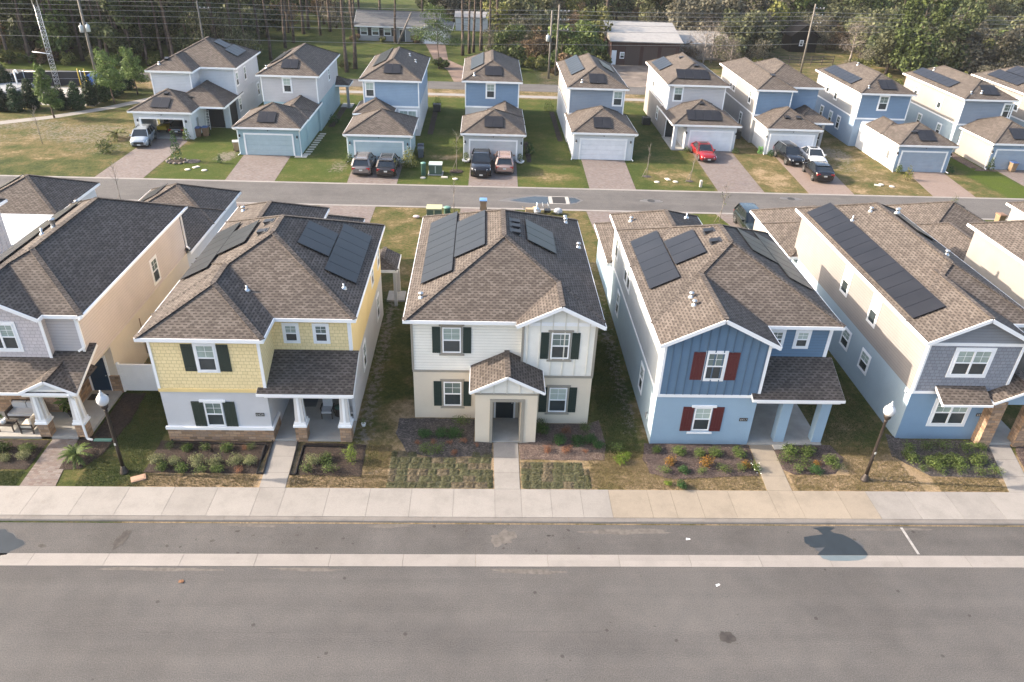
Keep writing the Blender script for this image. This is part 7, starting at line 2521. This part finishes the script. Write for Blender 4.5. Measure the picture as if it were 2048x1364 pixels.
# stones round the small evergreen
q = random.Random(3)
for i in range(12):
    a = 6.283 * i / 12
    b = lump(400 + i, q.uniform(.12, .2), q.uniform(.1, .16), q.uniform(.06, .1))
    single("edging_stone", b, plain("mixed field stone", (.19, .165, .14), .85, var=.5, vscale=3), "pale stone of the ring round the small dark evergreen", "stone", (-30.57 + 1.0 * math.cos(a), 73.95 + .85 * math.sin(a), 0), "stones ringing the evergreen", uv=False)
# air conditioners
for x, y, l in ((29.9, 87.8, "air conditioner between the pale house and the blue house"), (-6.05, 96.8, "air conditioner by the right wall of the mid blue house"), (29.9 - 8.3 - 1.5, 93, "air conditioner by the left wall of the pale house with the red sedan")):
    r = thing("air_conditioner", l, "air conditioner", (x, y, 0), 0, "air conditioners beside the houses")
    b = MB(); b.box(-.45, .45, -.45, .45, .05, .9)
    for k in range(9): b.box(-.47, .47, -.47, .47, .12 + k * .085, .15 + k * .085)
    o = bpy.data.objects.new("casing", b.mesh("casing", plain("dark grille steel", (.06, .065, .065), .5, metal=.4))); C.objects.link(o); o.parent = r
    b = MB(); b.lathe((0, 0, .9), [(.40, 0), (.40, .03), (.34, .035), (.33, .01), (.001, .01)], 16); o = bpy.data.objects.new("fan", b.mesh("fan", BLACK)); C.objects.link(o); o.parent = r
# ladder against the open garage house
r = thing("step_ladder", "white step ladder by the black screened porch", "ladder", (-31.2, 86.0, 0))
for sx in (-.22, .22):
    b = MB(); b.bar((sx, -.3, 0), (sx * .7, 0, 2.1), .05, .03); o = bpy.data.objects.new("rail", b.mesh("rail", WHITE)); C.objects.link(o); o.parent = r
for k in range(6):
    b = MB(); t = (k + 1) / 7; b.box(-.2, .2, -.3 * (1 - t) - .04, -.3 * (1 - t) + .04, 2.1 * t - .02, 2.1 * t + .02); o = bpy.data.objects.new("rung", b.mesh("rung", WHITE)); C.objects.link(o); o.parent = r
# hose reel (lime) by the garage with the black and white cars
b = MB(); b.box(-.25, .25, -.2, .2, 0, .2); b.lathe((0, 0, .5), [(.3, -.18), (.3, -.14), (.22, -.14), (.22, .14), (.3, .14), (.3, .18)], 14, axis=0)
single("hose_reel", b, plain("lime hose", (.22, .42, .12), .5), "lime green hose reel by the garage behind the black car", "hose reel", (31.0, 81.9, 0))
# leaf and paper scraps on the road
b = MB()
for k in range(5): b.poly([(.06 * math.cos(k * 1.3) - .05, .05 * math.sin(k * 1.3) - .04, .01 + .01 * k), (.06 * math.cos(k * 1.3) + .06, .05 * math.sin(k * 1.3) - .02, .03), (.06 * math.cos(k * 1.3) + .03, .05 * math.sin(k * 1.3) + .06, .015 + .01 * k), (.06 * math.cos(k * 1.3) - .06, .05 * math.sin(k * 1.3) + .03, .035)])
single("dry_leaf", b, plain("dry leaf", (.16, .075, .035), .8), "crumpled orange brown leaf lying on the road", "leaf", (-11.9, 21.05, -.135), uv=False)
for i, (x, y, l) in enumerate([(9.25, 23.45, "white paper scrap in the parking lane left of the painted shadow patch"), (9.9, 20.9, "small white scrap on the road below the gutter")]):
    b = MB(); b.poly([(-.1, -.04, .004), (.1, -.02, .02), (.09, .05, .006), (-.08, .06, .03)]); single("paper_scrap", b, WHITE, l, "litter", (x, y, -.133), "paper scraps on the road", rz=.4 * i, uv=False)
b = MB(); b.box(-.42, .42, -.09, .09, 0, .07)
single("splash_block", b, TEAL, "teal splash block under the peach house downspout", "splash block", (-18.7, 29.75, .05))
b = MB(); b.box(-.34, .34, -.2, .2, 0, .05); b.box(-.3, .3, -.16, .16, .05, .06)
single("splash_block", b, CREAM, "cream splash block at the foot of the slate blue porch post", "splash block", (15.45, 29.72, .02))

# porch furniture
WICK = plain("dark wicker", (.035, .028, .024), .7)
CUSH = plain("pale grey cushion", (.42, .43, .45), .9)
CUSW = plain("cream cushion", (.60, .55, .47), .9)
def furn(name, label, cat, x, y, z, parts, rz=0.0, group=None):
    r = thing(name, label, cat, (x, y, z), rz, group)
    for n, boxes, m in parts:
        b = MB()
        for q_ in boxes: b.box(*q_)
        o = bpy.data.objects.new(n, b.mesh(n, m)); C.objects.link(o); o.parent = r
legs = lambda w_, d, h: [("leg", [(sx * w_ - .025, sx * w_ + .025, sy * d - .025, sy * d + .025, 0, h)], WICK) for sx in (-1, 1) for sy in (-1, 1)]
furn("sofa", "dark wicker sofa with grey cushions on the peach porch", "sofa", -23.2, 31.5, .14, [("frame", [(-.8, .8, -.38, .40, .22, .32)], WICK), ("backrest", [(-.8, .8, .33, .40, .32, .82)], WICK), ("seat_cushion", [(-.72, .72, -.36, .30, .32, .45)], CUSH), ("back_cushion", [(-.70, -.02, .16, .32, .45, .80)], CUSH), ("back_cushion", [(.02, .70, .16, .32, .45, .80)], CUSH), ("armrest", [(-.82, -.74, -.38, .36, .32, .60)], WICK), ("armrest", [(.74, .82, -.38, .36, .32, .60)], WICK)] + legs(.76, .34, .22))
furn("armchair", "dark wooden armchair with a cream cushion on the peach porch", "armchair", -22.5, 30.45, .14, [("frame", [(-.32, .32, -.33, .33, .26, .33)], WICK), ("seat_cushion", [(-.28, .22, -.29, .29, .33, .46)], CUSW), ("backrest", [(.22, .32, -.30, .30, .33, .85)], CUSW), ("armrest", [(-.32, .32, -.36, -.31, .52, .57)], WICK), ("armrest", [(-.32, .32, .31, .36, .52, .57)], WICK)] + legs(.30, .32, .52))
furn("coffee_table", "low dark coffee table before the sofa on the peach porch", "table", -23.6, 30.5, .14, [("table_top", [(-.38, .38, -.26, .26, .36, .41)], WICK)] + legs(.34, .22, .36))
def potted(x, y, z, label, h, r_, seed, n=200, size=.2):
    r = thing("potted_plant", label, "potted plant", (x, y, z))
    b = MB(); b.lathe((0, 0, 0), [(r_ * .7, 0), (r_, r_ * 1.5), (r_ * .85, r_ * 1.5), (r_ * .8, r_ * 1.2)], 12); o = bpy.data.objects.new("pot", b.mesh("pot", WHITE if h < .6 else BLACK, uv=False)); C.objects.link(o); o.parent = r
    b = MB(); leaves(b, seed, [(0, 0, r_ * 1.5 + h * .5, h * .35, h * .35, h * .5)], n, size, asp=.35); o = bpy.data.objects.new("plant", b.mesh("plant", L_SHR, uv=False)); C.objects.link(o); o.parent = r
potted(-23.75, 30.45, .55, "small green plant in a white bowl on the coffee table", .3, .16, 5, 90, .1)
potted(-21.05, 31.65, .14, "tall leafy potted plant behind the peach porch column", 1.3, .2, 6, 120, .38)
for x, y, z, w_, d, l, m in ((-19.95 - .52, 33.3, .145, .45, .28, "black doormat before the navy door of the peach house", BLACK), (-9.4, 33.1, .105, .6, .4, "grey doormat at the yellow house door", GRYB)):
    b = MB(); b.box(-w_, w_, -d, d, 0, .018); single("doormat", b, m, l, "doormat", (x, y, z), "doormats")
for x, l in ((-8.0, "grey cushioned patio chair on the yellow house porch, left of the round table"), (-6.85, "grey cushioned patio chair on the yellow house porch, right of the round table")):
    furn("patio_chair", l, "chair", x, 31.9, .10, [("seat_cushion", [(-.26, .26, -.30, .24, .38, .50)], CUSH), ("back_cushion", [(-.25, .25, .20, .32, .50, 1.05)], CUSH), ("armrest", [(-.33, -.28, -.25, .3, .6, .64)], WICK), ("armrest", [(.28, .33, -.25, .3, .6, .64)], WICK)] + legs(.27, .26, .60), 0, "patio chairs on the yellow porch")
r = thing("side_table", "round dark side table between the two patio chairs", "table", (-7.42, 32.05, .10))
b = MB(); b.lathe((0, 0, 0), [(.26, 0), (.26, .04), (.2, .2), (.22, .40), (.29, .46), (.29, .49), (.001, .49)], 16); o = bpy.data.objects.new("table_base", b.mesh("table_base", WICK)); C.objects.link(o); o.parent = r
b = MB(); b.lathe((0, 0, .491), [(.25, 0), (.25, .012), (.001, .012)], 16); o = bpy.data.objects.new("table_top", b.mesh("table_top", plain("green glass top", (.06, .12, .10), .15))); C.objects.link(o); o.parent = r
potted(-6.05, 31.2, .0, "small dark globe plant at the right end of the yellow porch", .35, .12, 9, 120, .08)

# ================================================================ BEYOND THE MAIN ROAD
# ranch house
GREYR = brickish("grey aged shingles", [(.085, .088, .09), (.12, .12, .122), (.10, .103, .105)], (.06, .06, .06), .4, .22, .01, var=.3)
r = thing("ranch_house", "long low grey ranch house with a grey roof beyond the pines", "house", (-15.5, 150, 0))
b = MB(); b.box(-23.4, -9.8, 147.0, 155.5, 0, 2.6); b.box(-11.5, -6.6, 145.5, 153, 0, 2.6); b.obj("wall", LGR_ST, r, r)
s, f = MB(), MB(); hip(s, f, -24, -8.5, 146.2, 156, 2.65, axis='x', front='gable', back='gable', s=.42); hip(s, f, -12, -6, 144.8, 154, 2.65, s=.42, front='gable'); g = s.obj("roof", GREYR, r, r); f.obj("fascia", WHITE, g, r)
b = MB(); b.poly([(-11.5, 145.48, 2.6), (-6.6, 145.48, 2.6), (-9.05, 145.48, 3.6)]); b.obj("gable_wall", LGR_ST, r, r)
garage_door(r, -11.0, -7.4, 145.5, .05, 2.1, GD_W)
for x in (-22.3, -20.2, -18.0): 
    window(r, (x, 147.0, 1.0), X, -Y, 1.2, 1.2, trim=.08)
    for sg in (-1, 1): shutter(r, (x + sg * .95, 147.0, .95), X, -Y, .45, 1.35, BLACK)
front_door(r, -15.8, -14.8, 147.0, .05, 2.1)
# pale shed and the brown barn
r = thing("pale_shed", "long pale blue metal shed with a white roof behind the pines", "shed", (-3, 163.5, 0))
b = MB(); b.box(-6.1, .4, 161.9, 165, 0, 2.5); b.obj("wall", WHT_ST, r, r)
ROOFM = plain("white sheet metal roof", (0.2890, 0.2720, 0.2465), .45, metal=.15, var=.12)
b = MB(); b.hexa([(-6.3, 161.7, 2.5), (.6, 161.7, 2.5), (.6, 165.2, 2.5), (-6.3, 165.2, 2.5), (-6.3, 161.7, 2.6), (.6, 161.7, 2.6), (.6, 165.2, 3.3), (-6.3, 165.2, 3.3)]); b.obj("roof", ROOFM, r, r)
BARNM = brickish("maroon barn boards", [(.050, .024, .020), (.062, .030, .025)], (.03, .015, .013), .3, 8, .02, var=.2)
r = thing("brown_barn", "dark maroon barn with three roll-up doors and a white metal roof", "barn", (26.5, 135, 0))
b = MB(); b.box(21.0, 32.4, 131, 140, 0, 3.7); b.obj("wall", BARNM, r, r)
b = MB(); b.hexa([(20.6, 130.4, 3.7), (32.8, 130.4, 3.7), (32.8, 140.5, 3.7), (20.6, 140.5, 3.7), (20.6, 130.4, 3.85), (32.8, 130.4, 3.85), (32.8, 140.5, 5.6), (20.6, 140.5, 5.6)]); b.obj("roof", ROOFM, r, r)
for x in (24.6, 27.6, 30.6): garage_door(r, x - 1.2, x + 1.2, 131.0, .03, 3.0, plain("brown roll door", (.055, .036, .030), .6), BARNM)
b = MB(); b.box(21.1, 21.9, 130.95, 131, .05, 2.3); b.obj("door", WHITE, r, r)
window(r, (22.9, 131.0, 1.1), X, -Y, .7, .9, trim=.07)
r = thing("white_barn", "low white-roofed building half hidden by a bare tree right of the maroon barn", "barn", (38, 141, 0))
b = MB(); b.box(34.3, 42.5, 138, 146, 0, 2.8); b.obj("wall", TAN_ST, r, r)
s, f = MB(), MB(); hip(s, f, 33.9, 42.9, 137.5, 146.5, 2.85, front='gable', back='gable', s=.3, axis='x'); g = s.obj("roof", ROOFM, r, r); f.obj("fascia", WHITE, g, r)
b = MB(); b.poly([(42.5, 138, 2.8), (42.5, 146, 2.8), (42.5, 142, 3.95)]); b.poly([(34.3, 146, 2.8), (34.3, 138, 2.8), (34.3, 142, 3.95)]); b.obj("gable_wall", TAN_ST, r, r)
r = thing("black_shed", "small black gabled shed beyond the wooden rail fence", "shed", (60.5, 151, 0))
BLKB = plain("black shed boards", (.006, .006, .007), .95, spec=.1)
b = MB(); b.box(58, 63, 149, 153.5, 0, 2.8); b.poly([(58, 148.99, 2.8), (63, 148.99, 2.8), (60.5, 148.99, 4.7)]); b.obj("wall", BLKB, r, r)
s, f = MB(), MB(); hip(s, f, 57.6, 63.4, 148.6, 154, 2.8, front='gable', back='gable', s=.75, fh=.12); g = s.obj("roof", BLKB, r, r); f.obj("fascia", BLKB, g, r)
window(r, (60.0, 148.98, 1.2), X, -Y, .6, .9, trim=.08)
r = thing("rail_fence", "wooden three-rail fence in front of the black shed", "fence", (56, 136, 0))
WOODF = plain("grey fence wood", (.10, .08, .06), .9, var=.3)
for k in range(6):
    b = MB(); b.box(51 + k * 2.1, 51.14 + k * 2.1, 135.2 + k * .35, 135.34 + k * .35, 0, 1.5); b.obj("post", WOODF, r, r)
for z0 in (.45, .9, 1.35):
    b = MB(); b.bar((51.0, 135.17, z0), (61.64, 136.95, z0), .04, .16); b.obj("rail", WOODF, r, r)
b = MB(); b.prism([(62.2, 137), (66.5, 137.5), (66.3, 140), (62, 139.5)], 0, .5)
# brown gravel yards
b = MB(); b.poly([(19.5, 114.3, .008), (40, 114.3, .008), (36, 131, .008), (21, 131, .008)]); structure("gravel_yard", b, plain("pale gravel", (.14, .115, .095), .95, var=.35, vscale=.5))
b = MB(); b.poly([(-4.6, 114.3, .008), (-.6, 114.3, .008), (-2.6, 124, .008), (-6.2, 131, .008), (-7.4, 145.4, .008), (-11, 145.4, .008), (-8.6, 131, .008), (-5.8, 122, .008)]); structure("dirt_track", b, plain("pinkish dirt", (.165, .115, .09), .95, var=.25, vscale=.6))

# poles and lines
CPOLE = plain("weathered pole wood", (.16, .145, .125), .85, var=.2)
def pole(x, y, h, label, arms=(), cans=0, r0=.17, lean=0.0):
    r = thing("utility_pole", label, "utility pole", (x, y, 0), 0, "utility poles along the main road")
    def part(n, mb, m):
        o = bpy.data.objects.new(n, mb.mesh(n, m, uv=False)); C.objects.link(o); o.parent = r
    b = MB(); b.tube((0, 0, 0), (lean, 0, h), r0, r0 * .7, 10); part("pole", b, CPOLE)
    for z in arms:
        b = MB(); b.box(-.2 + lean * z / h, 1.6 + lean * z / h, -.06, .06, z - .06, z + .06); part("crossarm", b, CPOLE)
        for x_ in (.3, .9, 1.5):
            b = MB(); b.lathe((x_ + lean * z / h, 0, z + .06), [(.05, 0), (.08, .08), (.03, .18)], 8); part("insulator", b, METAL)
    for k in range(cans):
        b = MB(); b.lathe((-.42 if k == 0 else .42, -.1, h * .56 + .1 * k), [(.001, 0), (.26, .0), (.27, .75), (.18, .85), (.04, .9), (.04, 1.1)], 12); part("transformer", b, plain("pale can paint", (.42, .46, .48), .5))
pole(-52.1, 105.6, 12.0, "grey utility pole with two transformer cans at the pump station corner", arms=(10.8,), cans=2, r0=.2)
pole(9.7, 118.4, 9.6, "left one of the two utility poles at the road in the centre", cans=1)
pole(10.95, 121.0, 10.1, "right one of the two utility poles at the road in the centre, with crossarms", arms=(9.2, 8.0, 6.6))
pole(52.9, 129.0, 10.6, "utility pole with crossarms above the blue house roof before the rail fence", arms=(9.9, 8.9, 7.7))
pole(-41.0, 116.6, 9.6, "greenish utility pole at the wood edge above the open-garage house", arms=(8.6,))
WIRE = plain("power cable", (.19, .195, .195), .5)
SP = [(-120, 113.5), (-41.0, 116.6), (10.95, 121.0), (52.9, 129.0), (130, 140)]
for k, (dx, zz) in enumerate([(.3, 9.35), (.9, 8.75), (1.5, 8.1), (.6, 7.4), (0.0, 6.5), (-.4, 4.6)]):
    b = MB()
    for (xa, ya), (xb, yb) in zip(SP[:-1], SP[1:]):
        n = 12
        pp = []
        for i in range(n + 1):
            t = i / n
            pp.append(Vector((xa + (xb - xa) * t, ya + (yb - ya) * t + dx * .3, zz - 3.0 * t * (1 - t) * .35)))
        for p, q_ in zip(pp[:-1], pp[1:]): b.tube(p, q_, .024, .024, 4, cap=False)
    o = b.obj("power_line", WIRE, uv=False); tag(o, "thin power line along the main road, %s from the top" % ORD[k], "power line", "power lines along the main road")

# pump station at the far left
r = thing("lattice_mast", "steel lattice mast with a side arm at the pump station", "mast", (-56.8, 104.0, 0))
b = MB()
L3 = [Vector((.42 * math.cos(a), .42 * math.sin(a), 0)) for a in (.5, 2.6, 4.7)]
for p in L3: b.tube(p, p * .8 + Z * 10, .035, .03, 5)
k = 0
while k < 20:
    for i in range(3):
        j = (i + 1) % 3
        f0, f1 = 1 - .02 * k * .5, 1 - .02 * (k + 1) * .5
        b.tube(L3[i] * f0 + Z * k * .5, L3[j] * f1 + Z * (k + 1) * .5, .02, .02, 4, cap=False)
        b.tube(L3[i] * f0 + Z * k * .5, L3[j] * f0 + Z * k * .5, .016, .016, 4, cap=False)
    k += 1
o = bpy.data.objects.new("lattice", b.mesh("lattice", METAL, uv=False)); C.objects.link(o); o.parent = r
b = MB(); b.tube((-2.0, 0, 4.4), (.2, 0, 4.2), .06, .06, 6); o = bpy.data.objects.new("arm", b.mesh("arm", WHITE, uv=False)); C.objects.link(o); o.parent = r
for sx in (-.3, .3):
    b = MB(); b.tube((sx, 0, 9.6), (sx * 1.2, 0, 13), .06, .05, 6); o = bpy.data.objects.new("mast_tube", b.mesh("mast_tube", METAL, uv=False)); C.objects.link(o); o.parent = r
r = thing("screened_fence", "chain link fence with black screening round the pump station", "fence", (-57, 103.5, 0))
SCRN = plain("black fence screen", (.022, .022, .026), .8)
fp = [(-66, 96.5), (-61.6, 102.6), (-60.7, 103.9), (-53.8, 104.9), (-50.6, 105.2)]
for (xa, ya), (xb, yb) in zip(fp[:-1], fp[1:]):
    b = MB(); b.bar((xa, ya, .95), (xb, yb, .95), .02, 1.8); b.obj("screen", SCRN, r, r)
    b = MB(); b.tube((xa, ya, 1.9), (xb, yb, 1.9), .03, .03, 6); b.tube((xa, ya, 1.0), (xb, yb, 1.0), .02, .02, 5); b.obj("rail", METAL, r, r)
for x, y in fp:
    b = MB(); b.tube((x, y, 0), (x, y, 2.05), .05, .05, 8); b.obj("post", METAL, r, r)
b = MB(); b.box(-62.0, -47.9, 94.5, 104.2, -.1, .03); structure("station_pad", b, CONC)
r = thing("settling_tank", "low grey concrete tank with a hooped white pipe at the pump station", "tank", (-60, 99, 0))
b = MB(); b.box(-63.5, -58.6, 96.8, 102.0, 0, .9); b.box(-63.2, -58.9, 97.1, 101.7, .9, .96); b.obj("tank_wall", plain("grey tank concrete", (.22, .235, .25), .8, var=.15), r, r)
b = MB(); b.tube((-59.9, 100.6, .9), (-59.9, 100.6, 2.6), .09, .09, 8); b.tube((-59.9, 100.6, 2.6), (-59.6, 100.5, 2.8), .09, .09, 8); b.tube((-59.6, 100.5, 2.8), (-59.35, 100.45, 2.4), .09, .09, 8); b.obj("vent_pipe", WHITE, r, r)
for i, (x, y, rr) in enumerate([(-56.8, 98.0, 1.0), (-53.6, 96.2, 1.2), (-61.2, 94.6, 1.0)]):
    b = MB(); b.lathe((0, 0, 0), [(rr, 0), (rr, .55), (rr * .9, .62), (.3, .66), (.3, .8), (.001, .82)], 18)
    single("round_tank", b, plain("pale tank lid", (.34, .34, .33), .7, var=.1), ["round pale tank in the middle of the pump station", "round pale tank behind the juniper hedge", "round pale tank at the left edge of the pump station"][i], "tank", (x, y, 0), "round tanks at the pump station", uv=False)
r = thing("blue_cabinet", "bright blue cabinet under a tarpaulin behind the middle young pine", "cabinet", (-51.2, 103.4, 0))
b = MB(); b.hexa([(-52.1, 102.7, 0), (-50.3, 102.7, 0), (-50.3, 104.2, 0), (-52.1, 104.2, 0), (-52.0, 102.8, 1.9), (-50.4, 102.9, 1.6), (-50.5, 104.1, 1.7), (-52.0, 104.1, 2.0)]); b.obj("tarpaulin", plain("blue tarpaulin", (.02, .085, .30), .5, var=.15), r, r)
b = MB(); b.box(-52.0, -50.4, 102.75, 104.1, 0, .3); b.obj("base", CONC, r, r)
for i, (x, y) in enumerate([(-53.5, 103.7), (-52.7, 103.8)]):
    b = MB(); b.tube((0, 0, 0), (0, 0, 2.5), .07, .07, 8)
    single("yellow_bollard", b, plain("yellow post paint", (.50, .34, .02), .5), "%s of two slim yellow posts left of the blue cabinet" % ("left" if i == 0 else "right"), "post", (x, y, 0), "yellow posts at the pump station", uv=False)
# ---------------------------------------------------------------- thin haze in the air
b = MB(); b.box(-480, 480, -190, 500, -1.2, 30)
hz = b.obj("haze", [], uv=False)
hz["kind"] = "stuff"
m = bpy.data.materials.new("haze air"); m.use_nodes = True
m.node_tree.nodes.clear()
o_ = m.node_tree.nodes.new("ShaderNodeOutputMaterial")
v_ = m.node_tree.nodes.new("ShaderNodeVolumePrincipled")
v_.inputs["Color"].default_value = (0.86, 0.90, 0.95, 1)
v_.inputs["Density"].default_value = 0.00011
m.node_tree.links.new(v_.outputs[0], o_.inputs["Volume"])
hz.data.materials.append(m)
